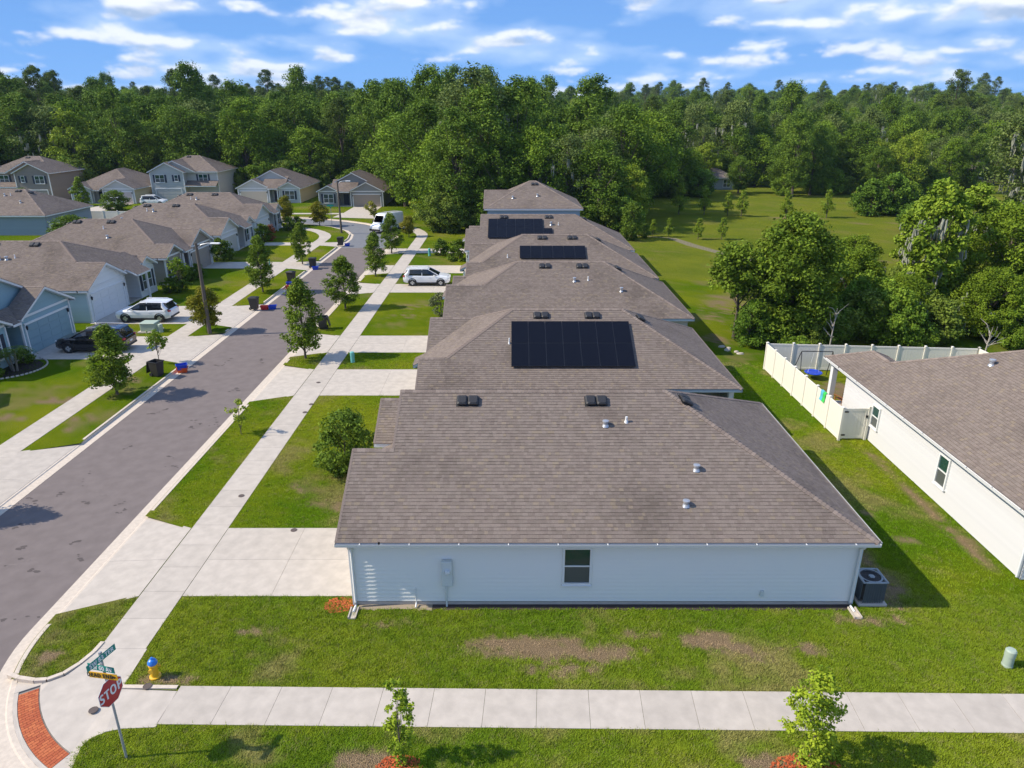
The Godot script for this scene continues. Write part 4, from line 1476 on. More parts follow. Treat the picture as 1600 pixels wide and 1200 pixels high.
func gutter(house: Node3D, a: Vector3, b: Vector3, out: Vector3, w := 0.105, m_: Material = null) -> void:
	# an open trough with hangers, hung outside the fascia
	var m := MB.new()
	var o := out * w
	var dn := Vector3.DOWN * 0.11
	var i := out * 0.035
	var a0 := a + i
	var b0 := b + i
	m.facing(out, a0 + o, b0 + o, b0 + o * 0.75 + dn, a0 + o * 0.75 + dn)
	m.facing(Vector3.DOWN, a0 + dn, b0 + dn, b0 + o * 0.75 + dn, a0 + o * 0.75 + dn)
	var shade_strip := MB.new()  # strip painted dark for the shaded inside of the trough
	shade_strip.facing(Vector3.UP, a0 + dn * 0.55, b0 + dn * 0.55, b0 + o * 0.80 + dn * 0.55, a0 + o * 0.80 + dn * 0.55)
	m.facing(-out, a0 + o * 0.93, b0 + o * 0.93, b0 + o * 0.70 + dn * 0.9, a0 + o * 0.70 + dn * 0.9)
	m.facing(Vector3.UP, a0 + o * 0.93, b0 + o * 0.93, b0 + o, a0 + o)
	for e in [a0, b0]:
		m.facing(a - b if e == a0 else b - a, e, e + o, e + o * 0.75 + dn, e + dn)
	var g := part(house, "gutter", m.mesh(), m_ if m_ else M.white_trim)
	part(g, "trough_shade", shade_strip.mesh(), M.gutter_shade)
	var n := int(a.distance_to(b) / 1.5)
	for k in n:
		var p := a.lerp(b, (k + 0.5) / n) + out * (w * 0.5 + 0.03) + Vector3.DOWN * 0.008
		part(g, "hanger", plain_box("hanger", Vector3(0.03, 0.012, w) if absf(out.z) > 0.5 else Vector3(w, 0.012, 0.03)), M.white_trim, p)

func house_right_1() -> void:
	var at := Vector3(-5.82, 0, -20.05)
	var pale := Color(0.80, 0.80, 0.765)
	var h := ranch({"label": "pale blue house in front with brown shingle roof and grey lap siding", "at": at, "fx": -1.0, "W": 12.12, "rear": 17.95, "gw": 6.92, "rw": 4.58, "ru": -0.1, "far": false, "gable": true, "um": 1.46, "hb": 0.7, "lod": 0, "seed": 1, "col": pale, "own_near": true, "vents": [4.1, 9.08], "rear_vent": false,
		"pipes": [[9.35, -4.45, 0.085, 0.22], [10.15, -4.6, 0.045, 0.22], [12.42, -2.62, 0.085, 0.22], [11.8, -1.28, 0.085, 0.22]]})
	var rf: Node3D = h.get_meta("roof_node")
	roof_vent(rf, h.get_meta("prims"), 12.6, -5.75)
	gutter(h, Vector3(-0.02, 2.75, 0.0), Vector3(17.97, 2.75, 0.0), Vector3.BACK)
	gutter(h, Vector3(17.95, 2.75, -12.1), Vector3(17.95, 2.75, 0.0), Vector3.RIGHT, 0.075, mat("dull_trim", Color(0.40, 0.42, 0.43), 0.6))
	# the near wall, board by board, round its one window
	var z := -0.36
	var x0 := 0.36
	var x1 := 17.59
	var wx := 8.035
	var ww := 0.85
	var wy0 := 0.93
	var wy1 := 2.29
	var y := 0.16
	var k := 0
	while y < 2.66:
		var spans := [[x0, x1]]
		if y + 0.15 > wy0 and y < wy1:
			spans = [[x0, wx - ww / 2.0 - 0.06], [wx + ww / 2.0 + 0.06, x1]]
		for s in spans:
			var id := "lap %.2f %.2f" % [s[0], s[1]]
			if not cache.has(id):
				var m := MB.new()
				var a := Vector3(s[0], 0, z)
				var b := Vector3(s[1], 0, z)
				var o := Vector3(0, 0, 0.03)
				var u := Vector3.UP * 0.158
				m.facing(Vector3.BACK, a + o, b + o, b + u, a + u, pale)
				m.facing(Vector3.DOWN, a, b, b + o, a + o, pale)
				cache[id] = m.mesh()
			part(h, "siding_board", cache[id], M.wall, Vector3(0, y, 0.0012 * hash2(k, 4)))
		y += 0.158
		k += 1
	wall(h, Vector3(x0, 0, z - 0.03), Vector3(wx - 0.5, 0, z - 0.03), 2.7, Vector3.BACK, pale * 0.7)
	wall(h, Vector3(wx + 0.5, 0, z - 0.03), Vector3(x1, 0, z - 0.03), 2.7, Vector3.BACK, pale * 0.7)
	wall(h, Vector3(wx - 0.5, 0, z - 0.14), Vector3(wx + 0.5, 0, z - 0.14), 2.7, Vector3.BACK, pale * 0.7)
	window(h, Vector3(wx, (wy0 + wy1) / 2.0, z), Vector3.BACK, ww, wy1 - wy0)
	for x in [x0, x1]:
		part(h, "corner_board", plain_box("corner1", Vector3(0.12, 2.58, 0.12)), mat("pale_trim", Color(0.62, 0.70, 0.74), 0.6), Vector3(x, 1.36, z))
	# downspouts at both near corners
	for s in [[0.42, -1.0], [17.52, 1.0]]:
		var m := MB.new()
		var zx: float = z + 0.14
		m.tube(PackedVector3Array([Vector3(s[0], 2.66, 0.05), Vector3(s[0], 2.52, -0.02), Vector3(s[0], 2.38, zx), Vector3(s[0], 0.22, zx), Vector3(s[0], 0.09, zx + 0.05), Vector3(s[0] + s[1] * 0.02, 0.07, zx + 0.34)]), PackedFloat32Array([0.045, 0.045, 0.045, 0.045, 0.045, 0.05]), 4)
		part(h, "downspout", m.mesh(), M.white_trim)
	# meter box with its conduit, hose bib and lights
	var mb := group_part(h, "meter_box", Vector3(3.61, 0.86, z + 0.06))
	var b1 := MB.new()
	b1.box(Vector3(0, 0.52, 0.06), Vector3(0.36, 1.0, 0.16), Color.WHITE, Basis(), 0.015)
	part(mb, "box", b1.mesh(), mat("meter_grey", Color(0.62, 0.66, 0.66), 0.6))
	var b2 := MB.new()
	b2.lathe(Vector3(0.02, 0.62, 0.13), [[0.0, 0.0], [0.10, 0.0], [0.10, 0.05], [0.085, 0.10], [0.0, 0.12]], 14, Color.WHITE, Basis(Vector3.RIGHT, PI / 2.0))
	part(mb, "meter", b2.mesh(), M.clear_lens)
	var b3 := MB.new()
	b3.bar(Vector3(-0.05, 0.02, 0.05), Vector3(-0.05, -0.85, 0.05), 0.035)
	part(mb, "conduit", b3.mesh(), M.meter_grey)
	var b4 := MB.new()
	b4.bar(Vector3(2.5, 0.75, z + 0.07), Vector3(2.5, 0.1, z + 0.07), 0.018, 6)
	b4.bar(Vector3(2.5, 0.12, z + 0.07), Vector3(2.5, 0.06, z + 0.24), 0.03, 6)
	part(h, "drain_pipe", b4.mesh(), M.white_trim)
	part(h, "outlet_box", plain_box("outlet", Vector3(0.12, 0.2, 0.08)), M.meter_grey, Vector3(14.45, 0.5, z + 0.05))
	# soil strip along the wall, with the eave shadow put into its colour
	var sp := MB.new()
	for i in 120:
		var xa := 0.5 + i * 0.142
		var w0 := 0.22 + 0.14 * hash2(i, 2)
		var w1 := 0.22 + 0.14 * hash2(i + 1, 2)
		sp.facing(Vector3.UP, Vector3(xa, 0.010, z + 0.01), Vector3(xa + 0.142, 0.010, z + 0.01), Vector3(xa + 0.142, 0.006, z + w1), Vector3(xa, 0.006, z + w0), Color(0.055, 0.042, 0.036) if i > 17 else Color(0.32, 0.26, 0.19))  # dark where the wall base is shaded, pale at the sunlit left end
	var bed := part(self, "shade_tinted_soil", sp.mesh(), M.mulch, at)
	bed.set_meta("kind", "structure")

func house_white() -> void:
	# the white house at the right, seen from its long side
	var h := thing("house", "white house at the right edge with a covered patio and brown roof", "house", Vector3(18.3, 0, -21.4))
	var white := Color(0.60, 0.605, 0.615)
	var prims := [prim(0.0, 12.4, -16.0, 0.0, 2.75, "z", true, false), prim(0.0, 3.6, -17.95, -12.0, 2.75, "z", true, false)]
	var rf := roof(h, prims, 0, 30, M.white_trim, Vector3(18.3, 0, -21.4))
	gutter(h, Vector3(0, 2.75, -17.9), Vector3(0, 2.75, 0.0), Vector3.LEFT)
	wall(h, Vector3(0.34, 0, -15.7), Vector3(0.34, 0, -0.4), 2.66, Vector3.LEFT, white)
	wall(h, Vector3(0.34, 0, -0.4), Vector3(12.0, 0, -0.4), 2.8, Vector3.BACK, white, 5.7)
	wall(h, Vector3(0.34, 0, -15.7), Vector3(12.0, 0, -15.7), 2.66, Vector3.FORWARD, white)
	wall(h, Vector3(12.0, 0, -15.7), Vector3(12.0, 0, -0.4), 2.66, Vector3.RIGHT, white)
	window(h, Vector3(0.33, 1.47, -11.96), Vector3.LEFT, 0.62, 1.05)
	window(h, Vector3(0.33, 1.55, -5.93), Vector3.LEFT, 0.66, 1.3)
	trim_post(h, "patio_post", Vector3(0.45, 0.0, -17.5), 2.62, 0.3)
	trim_post(h, "patio_post", Vector3(3.3, 0.0, -17.5), 2.62, 0.3)
	var m := MB.new()
	m.bar(Vector3(0.22, 2.5, -0.45), Vector3(0.22, 0.1, -0.45), 0.045, 6)
	part(h, "downspout", m.mesh(), M.white_trim)
	part(h, "patio_slab", slab([[0.3, 0.02, -17.8], [3.6, 0.02, -17.8], [3.6, 0.02, -15.7], [0.3, 0.02, -15.7]]), M.concrete)
	vent_pipe(rf, prims, 4.3, -10.2, 0.1, 0.3, M.galvanised)
	vent_pipe(rf, prims, 5.4, -6.0, 0.1, 0.3, M.galvanised)

func two_storey(label: String, at: Vector3, fx: float, turn: float, col: Color, W: float, D: float, wings: bool, seed_: int, flip := false) -> void:
	var h := thing("house", label, "house", at, turn)
	var e := 5.35
	var X := func(u: float) -> float: return -fx * u
	var front := Vector3(fx, 0, 0)
	var Z := func(z: float) -> float: return -W - z if flip else z
	var nz := Vector3.FORWARD if flip else Vector3.BACK
	var prims := []
	var u0 := 1.6 if wings else 0.0
	prims.append(prim(minf(X.call(u0), X.call(D)), maxf(X.call(u0), X.call(D)), -W, 0.0, e, "x", true, true))
	if wings:
		# gabled garage wing on the near side of the plan, a lower porch roof beside it
		prims.append(prim(minf(X.call(0.0), X.call(6.0)), maxf(X.call(0.0), X.call(6.0)), minf(Z.call(-7.2), Z.call(0.0)), maxf(Z.call(-7.2), Z.call(0.0)), e, "x", false, false))
		prims.append(prim(minf(X.call(0.9), X.call(6.0)), maxf(X.call(0.9), X.call(6.0)), minf(Z.call(-9.0), Z.call(-0.6)), maxf(Z.call(-9.0), Z.call(-0.6)), e, "x", false, false))
	else:
		prims.append(prim(minf(X.call(-0.1), X.call(6.0)), maxf(X.call(-0.1), X.call(6.0)), -8.4, 0.0, e, "x", false, false, 0.42))
	var rf := roof(h, prims, 2, seed_, M.white_trim, at)
	var i := 0.36
	var wl := func(a: float, z0: float, b: float, z1: float, out: Vector3, y1: float, peak: float, y0: float) -> void:
		wall(h, Vector3(X.call(a), 0, Z.call(z0)), Vector3(X.call(b), 0, Z.call(z1)), y1, out, col, peak, 0.2, y0)
	wl.call(i, -i, D - i, -i, nz, 5.28, 0.0, 0.03)
	wl.call(u0 + i, -W + i, D - i, -W + i, -nz, 5.28, 0.0, 0.03)
	wl.call(D - i, -W + i, D - i, -i, -front, 5.28, 0.0, 0.03)
	if wings:
		wl.call(i, -7.2 + i, i, -i, front, e + 0.12, e + 1.74, 0.03)
		wl.call(i, -7.2 + i, u0 + i, -7.2 + i, -nz, 5.28, 0.0, 0.03)
		wl.call(u0 + i, -W + i, u0 + i, -7.2 + i, front, 5.28, 0.0, 0.03)
		wl.call(1.26, -9.0 + i, 1.26, -0.6 - i, front, e + 0.12, e + 2.04, e - 0.2)
		garage_door(h, Vector3(X.call(i - 0.01), 0.0, Z.call(-3.6)), front, 4.9, M.door_taupe if seed_ == 22 else M.door_grey)
		window(h, Vector3(X.call(i - 0.01), 4.1, Z.call(-2.2)), front, 1.7, 1.35, true, true)
		window(h, Vector3(X.call(i - 0.01), 4.2, Z.call(-5.4)), front, 0.62, 1.1, true)
		window(h, Vector3(X.call(u0 + i - 0.01), 4.1, Z.call(-10.0)), front, 1.7, 1.35, true, true)
		var xe: float = X.call(0.2)
		var xi: float = X.call(u0 + 0.5)
		var pl := Vector3(-fx * PITCH, 0, 2.75 - PITCH * 0.2)
		var sh := [shed(minf(xe, xi), maxf(xe, xi), minf(Z.call(-W + 0.2), Z.call(-7.2 + i)), maxf(Z.call(-W + 0.2), Z.call(-7.2 + i)), pl, [[Vector3(xe, 2.75, Z.call(-W + 0.2)), Vector3(xe, 2.75, Z.call(-7.2 + i)), front]])]
		roof(h, sh, 2, seed_ + 7, M.white_trim, at)
		for z in [-7.2 + i, -W + i]:
			part(h, "corner_board", plain_box("corner2", Vector3(0.14, 5.2, 0.14)), M.white_trim, Vector3(X.call(i if z > -8.0 else u0 + i), 2.63, Z.call(z)))
		part(h, "corner_board", plain_box("corner2", Vector3(0.14, 5.2, 0.14)), M.white_trim, Vector3(X.call(i), 2.63, Z.call(-i)))
	else:
		wl.call(i - 0.1, -8.4 + i, i - 0.1, -i, front, e + 0.12, e + 1.66, 0.03)
	roof_vent(rf, prims, X.call(D / 2.0 + 0.2), -W / 2.0 + 0.75)
	for q in [[3.4, -2.0], [6.4, -2.4]]:
		vent_pipe(rf, prims, X.call(q[0]), q[1], 0.1, 0.3, M.galvanised)

func far_house(label: String, at: Vector3, w: float, dp: float, col: Color, e: float) -> void:
	var h := thing("house", label, "house", at)
	var prims := [prim(0.0, w, -dp, 0.0, e, "x", true, true)]
	roof(h, prims, 3, int(w), M.white_trim, at)
	for q in [[0.4, -0.4, w - 0.4, -0.4, Vector3.BACK], [0.4, -dp + 0.4, w - 0.4, -dp + 0.4, Vector3.FORWARD], [0.4, -dp + 0.4, 0.4, -0.4, Vector3.LEFT], [w - 0.4, -dp + 0.4, w - 0.4, -0.4, Vector3.RIGHT]]:
		wall(h, Vector3(q[0], 0, q[1]), Vector3(q[2], 0, q[3]), e - 0.08, q[4], col, 0.0, 0.3, -0.3)
	var n := int(w / 3.0)
	for k in n:
		window(h, Vector3((k + 0.5) * w / n, 1.35, -0.39), Vector3.BACK, 1.5, 1.5, false, true)

# ---------------------------------------------------------------- fences

func fence_run(o: Node3D, a: Vector2, b: Vector2, n: int, h := 1.8) -> void:
	# posts with caps and, between them, panels of tongue-and-groove boards between two rails
	var d := (b - a) / n
	var length := d.length()
	var turn := atan2(-d.y, d.x)
	var id := "panel %.2f" % length
	if not cache.has(id):
		var m := MB.new()
		var w := length - 0.12
		var k := int(w / 0.19)
		for i in k:
			m.box(Vector3((i + 0.5) * w / k - w / 2.0, h / 2.0, 0), Vector3(w / k - 0.006, h - 0.24, 0.03), Color.WHITE)
		cache[id] = m.mesh()
		var r := MB.new()
		r.box(Vector3(0, h - 0.07, 0), Vector3(w, 0.13, 0.05), Color.WHITE, Basis(), 0.008)
		r.box(Vector3(0, 0.13, 0), Vector3(w, 0.16, 0.05), Color.WHITE, Basis(), 0.008)
		cache[id + "r"] = r.mesh()
	if not cache.has("fpost"):
		var m := MB.new()
		m.box(Vector3(0, h / 2.0 + 0.02, 0), Vector3(0.12, h + 0.06, 0.12), Color.WHITE, Basis(), 0.008)
		m.lathe(Vector3(0, h + 0.05, 0), [[0.105, 0.0], [0.105, 0.03], [0.0, 0.075]], 4, Color.WHITE, Basis(Vector3.UP, PI / 4.0))
		cache["fpost"] = m.mesh()
	for i in n + 1:
		var q := a + d * i
		part(o, "post", cache["fpost"], M.fence, Vector3(q.x, 0, q.y))
	for i in n:
		var q := a + d * (i + 0.5)
		var p := part(o, "panel", cache[id], M.fence, Vector3(q.x, 0, q.y))
		p.rotation.y = turn
		part(p, "rails", cache[id + "r"], M.fence)

func build_fences() -> void:
	var o := thing("fence", "cream vinyl privacy fence round the yard of the white house", "fence", Vector3.ZERO)
	fence_run(o, Vector2(17.08, -33.72), Vector2(16.86, -44.75), 7)
	fence_run(o, Vector2(16.9, -44.78), Vector2(30.2, -43.7), 8)
	fence_run(o, Vector2(30.2, -43.7), Vector2(30.6, -37.4), 4)
	var g := thing("gate", "cream vinyl gate with black hinges between fence and white house", "gate", Vector3(17.16, 0, -33.78))
	var m := MB.new()
	for i in 6:
		m.box(Vector3(0.17 + i * 0.175, 0.92, 0), Vector3(0.168, 1.56, 0.03))
	part(g, "boards", m.mesh(), M.fence)
	m = MB.new()
	for y in [0.16, 1.72]:
		m.box(Vector3(0.61, y, 0), Vector3(1.06, 0.13, 0.055))
	for x in [0.06, 1.17]:
		m.box(Vector3(x, 0.93, 0), Vector3(0.09, 1.7, 0.06))
	part(g, "frame", m.mesh(), M.fence)
	part(g, "post", plain_box("gpost", Vector3(0.13, 1.9, 0.13), 0.01), M.fence, Vector3(1.3, 0.95, 0))
	for y in [0.3, 1.6]:
		part(g, "hinge", plain_box("hinge", Vector3(0.2, 0.07, 0.03)), M.black_plastic, Vector3(0.12, y, 0.045))
	part(g, "latch", plain_box("latch", Vector3(0.1, 0.12, 0.05)), M.black_plastic, Vector3(1.2, 1.35, 0.05))
	for q in [["grey fence between the back yards beside the dark hip roof", Vector2(-64.4, -100.4), Vector2(-52.0, -100.6), 6], ["cream fence with tall posts at the left edge behind the white house", Vector2(-72.0, -84.0), Vector2(-52.5, -84.0), 9], ["cream fence beside the far grey house's driveway", Vector2(-66.0, -113.0), Vector2(-52.0, -112.0), 6], ["fence behind the blue two-storey house", Vector2(9.2, -97.5), Vector2(12.6, -90.5), 4]]:
		var f := thing("fence", q[0], "fence", Vector3.ZERO)
		fence_run(f, q[1], q[2], q[3])

# ---------------------------------------------------------------- street furniture

func letters(parent: Node3D, called: String, s: String, h: float, at: Vector3, m: Material, squeeze := 1.0) -> void:
	var t := TextMesh.new()
	var f := SystemFont.new()
	f.font_names = PackedStringArray(["Droid Sans"])
	f.font_weight = 700
	t.font = f
	t.text = s
	t.font_size = 64
	t.pixel_size = h / 46.0
	t.depth = 0.006
	var o := part(parent, called, t, m, at)
	o.scale.x = squeeze

func build_street_things() -> void:
	# stop sign with street name blades
	var s := thing("street_sign", "red stop sign with green street name blades and yellow dead end plate", "sign", Vector3(-10.24, 0, -14.1))
	var m := MB.new()
	m.bar(Vector3(0, -0.1, 0), Vector3(0, 3.4, 0), 0.032, 8)
	part(s, "post", m.mesh(), M.steel)
	var face := group_part(s, "stop_plate", Vector3(0.0, 2.27, 0.0), deg_to_rad(75))
	m = MB.new()
	for q in [[0.39, 0.0, 0.050], [0.37, 0.0, 0.054]]:
		pass
	var oct := PackedVector3Array()
	var oct2 := PackedVector3Array()
	for i in 8:
		var a := TAU * (i + 0.5) / 8.0
		oct.append(Vector3(cos(a) * 0.405, sin(a) * 0.405, 0.045))
		oct2.append(Vector3(cos(a) * 0.405, sin(a) * 0.405, 0.040))
	m.fan(oct)
	for i in 8:
		var j := (i + 1) % 8
		m.quad(oct2[i], oct2[j], oct[j], oct[i])
	var back := oct2.duplicate()
	back.reverse()
	m.fan(back)
	part(face, "white_edge", m.mesh(), M.white_paint)
	m = MB.new()
	oct = PackedVector3Array()
	for i in 8:
		var a := TAU * (i + 0.5) / 8.0
		oct.append(Vector3(cos(a) * 0.388, sin(a) * 0.388, 0.049))
	m.fan(oct)
	part(face, "red_face", m.mesh(), M.sign_red)
	letters(face, "lettering", "STOP", 0.27, Vector3(0, 0, 0.053), M.white_paint, 0.80)
	var blades := [["name_blade", "SW 60 AV", 3.04, -13.0, 0.78, 0.185, M.sign_green, M.white_paint], ["name_blade", "SW 83 TER", 3.36, 72.0, 0.86, 0.185, M.sign_green, M.white_paint], ["dead_end_plate", "DEAD END", 2.80, -9.0, 0.80, 0.19, M.sign_yellow, M.black_paint]]
	for b in blades:
		var o := group_part(s, b[0], Vector3(0.0, b[2], 0.0), deg_to_rad(b[3]))
		m = MB.new()
		m.box(Vector3(-0.02, 0, 0.045), Vector3(b[4], b[5], 0.012), Color.WHITE, Basis(), 0.004)
		part(o, "plate", m.mesh(), b[6])
		letters(o, "lettering", b[1], 0.12, Vector3(-0.10 if b[0] == "dead_end_plate" else -0.02, 0, 0.055), b[7], 0.9)
		if b[0] == "dead_end_plate":
			m = MB.new()
			m.box(Vector3(0.255, 0, 0.055), Vector3(0.08, 0.03, 0.006))
			m.tri(Vector3(0.28, -0.05, 0.058), Vector3(0.345, 0, 0.058), Vector3(0.28, 0.05, 0.058))
			part(o, "arrow", m.mesh(), M.black_paint)
		else:
			part(o, "bracket", plain_box("sbr", Vector3(0.07, 0.09, 0.05)), M.steel, Vector3(0, 0.11, 0.02))
	# hydrant
	var h := thing("fire_hydrant", "yellow fire hydrant with blue top on the corner lawn", "hydrant", Vector3(-10.83, 0, -17.0))
	m = MB.new()
	m.lathe(Vector3.ZERO, [[0.17, 0.0], [0.17, 0.05], [0.115, 0.07], [0.11, 0.42], [0.14, 0.44], [0.14, 0.50], [0.12, 0.52], [0.0, 0.52]], 18)
	part(h, "barrel", m.mesh(), M.hydrant_yellow)
	m = MB.new()
	m.lathe(Vector3.ZERO, [[0.135, 0.505], [0.145, 0.53], [0.135, 0.58], [0.10, 0.645], [0.05, 0.675], [0.035, 0.68], [0.035, 0.73], [0.0, 0.735]], 18)
	part(h, "bonnet", m.mesh(), M.hydrant_blue)
	for q in [[0.0, 0.075, 0.2], [2.3, 0.06, 0.19], [-2.3, 0.06, 0.19]]:
		m = MB.new()
		var dirv := Vector3(sin(q[0]), 0, cos(q[0]))
		m.tube(PackedVector3Array([Vector3(0, 0.36, 0), Vector3(0, 0.36, 0) + dirv * q[2] * 0.8, Vector3(0, 0.36, 0) + dirv * q[2] * 0.82, Vector3(0, 0.36, 0) + dirv * q[2]]), PackedFloat32Array([q[1] * 0.8, q[1] * 0.8, q[1], q[1]]), 12)
		part(h, "nozzle", m.mesh(), M.hydrant_yellow)
	# street lamps on timber poles
	lamp(Vector3(-23.49, 0, -53.03), 7.0, 1.15, "tall street lamp with a timber pole beside the round tree on the left")
	lamp(Vector3(-24.39, 0, -102.67), 7.2, 1.2, "distant street lamp on the corner of the bend")
	var fs := thing("street_sign", "small green street name sign on a post at the bend", "sign", Vector3(-27.63, 0, -110.6))
	m = MB.new()
	m.bar(Vector3(0, -0.1, 0), Vector3(0, 3.0, 0), 0.035, 8)
	part(fs, "post", m.mesh(), M.steel)
	part(fs, "name_blade", plain_box("fsb", Vector3(1.0, 0.24, 0.012)), M.sign_green, Vector3(0, 2.9, 0.04))
	part(fs, "name_blade", plain_box("fsb2", Vector3(0.012, 0.24, 1.0)), M.sign_green, Vector3(0.05, 2.62, 0))
	# wheeled bins
	bin_("black wheeled bin with open lid on the left verge by the nearest tree", Vector3(-23.1, 0, -43.5), 1.2, true)
	bin_("black wheeled bin at the right kerb beside a street tree", Vector3(-15.0, 0, -54.3), -1.4, true)
	bin_("dark bin beside a red and a blue tub at the left kerb", Vector3(-22.5, -0.02, -60.4), 1.57, false)
	bin_("dark bin behind the small blue and orange tubs further up the left kerb", Vector3(-22.4, -0.02, -71.2), 1.3, false)
	bin_("dark bin standing on a blue tub's left at the grey house's driveway", Vector3(-22.1, -0.02, -78.4), 1.57, false)
	bin_("farthest dark bin at the left kerb where the asphalt changes colour", Vector3(-22.2, -0.02, -92.5), 1.5, false)
	bin_("small dark bin at the far kerb beyond the bend", Vector3(-33.4, 0.0, -121.9), 0.2, false)
	tub("orange recycling tub under a blue one at the left kerb", Vector3(-21.95, -0.13, -44.55), 0.3, M.orange_plastic)
	tub("blue recycling tub stacked on an orange one at the left kerb", Vector3(-21.95, 0.10, -44.52), 0.5, M.blue_plastic)
	tub("red recycling tub next to the dark bin at the left kerb", Vector3(-21.75, -0.13, -60.75), 0.1, M.red_plastic)
	tub("blue recycling tub beside the red tub at the left kerb", Vector3(-21.1, -0.13, -60.9), 0.2, M.blue_plastic)
	tub("orange recycling tub in the gutter behind the second right-hand street tree", Vector3(-21.9, -0.13, -68.6), 0.2, M.orange_plastic)
	tub("blue recycling tub above the orange tub in the gutter", Vector3(-22.0, 0.06, -69.3), 0.1, M.blue_plastic)
	tub("blue recycling tub in front of the bin at the grey house's driveway", Vector3(-21.7, -0.13, -77.8), 0.2, M.blue_plastic)
	tub("blue recycling tub beside the farthest bin at the left kerb", Vector3(-21.4, -0.13, -92.7), 0.2, M.blue_plastic)
	tub("red recycling tub at the far kerb beyond the bend", Vector3(-32.4, -0.02, -121.8), 0.2, M.red_plastic)
	# utility boxes
	pedestal("pale teal utility pedestal on the lawn at the right edge", Vector3(15.34, 0, -17.47), 0.15, 0.62)
	pedestal("teal utility pedestal beside the second right-hand driveway", Vector3(-10.95, 0, -46.2), 0.14, 0.75)
	pedestal("teal utility pedestal beside the round bush further up the right sidewalk", Vector3(-9.9, 0, -85.2), 0.15, 0.9)
	pedestal("small pale utility stake beside the left sidewalk", Vector3(-27.2, 0, -79.3), 0.07, 0.7)
	var tr := thing("transformer", "pale green transformer box on the left lawn between two driveways", "utility box", Vector3(-28.4, 0, -53.7))
	m = MB.new()
	m.box(Vector3(0, 0.36, 0), Vector3(1.15, 0.62, 0.95), Color.WHITE, Basis(), 0.04)
	m.box(Vector3(0, 0.71, 0), Vector3(1.22, 0.1, 1.02), Color.WHITE, Basis(), 0.04)
	part(tr, "cabinet", m.mesh(), M.pale_green)
	part(tr, "pad", plain_box("tpad", Vector3(1.5, 0.1, 1.3)), M.concrete, Vector3(0, 0.03, 0))
	pedestal("grey utility post beside the pale green transformer box", Vector3(-27.45, 0, -53.4), 0.16, 0.65)
	for q in [[-12.0, -15.7, 0.011, "round iron cover in the corner pavement by the stop sign"], [-10.86, -16.57, 0.05, "round iron cover at the kerb by the fire hydrant"], [-8.95, -25.1, 0.02, "small iron cover on the first driveway's far edge"], [-12.1, -27.9, 0.018, "small iron cover in the sidewalk beyond the first driveway"], [-11.85, -37.4, 0.018, "pair cover in the sidewalk before the second driveway, nearer"], [-11.8, -38.6, 0.018, "pair cover in the sidewalk before the second driveway, farther"], [-12.3, -42.2, 0.02, "small iron cover where the second driveway crosses the sidewalk"]]:
		m = MB.new()
		m.lathe(Vector3.ZERO, [[0.13, 0.0], [0.13, 0.012], [0.115, 0.016], [0.11, 0.010], [0.0, 0.010]], 20)
		var c := part(self, numbered("utility_cover"), m.mesh(), M.iron, Vector3(q[0], q[2], q[1]))
		tag(c, q[3], "cover", "utility covers in the paving")

func lamp(at: Vector3, h: float, arm: float, label: String) -> void:
	var s := thing("street_lamp", label, "street lamp", at)
	var m := MB.new()
	m.tube(PackedVector3Array([Vector3(0, -0.2, 0), Vector3(0, h * 0.5, 0), Vector3(0, h, 0)]), PackedFloat32Array([0.16, 0.13, 0.10]), 12)
	part(s, "pole", m.mesh(), M.timber_pole)
	m = MB.new()
	m.tube(PackedVector3Array([Vector3(0.08, h - 0.35, 0), Vector3(arm * 0.35, h - 0.12, 0), Vector3(arm * 0.75, h - 0.02, 0), Vector3(arm, h - 0.02, 0)]), PackedFloat32Array([0.04, 0.04, 0.035, 0.035]), 8)
	part(s, "arm", m.mesh(), M.galvanised)
	m = MB.new()
	m.box(Vector3(arm + 0.3, h - 0.03, 0), Vector3(0.72, 0.11, 0.3), Color.WHITE, Basis(), 0.04)
	part(s, "lamp_head", m.mesh(), M.white_trim)

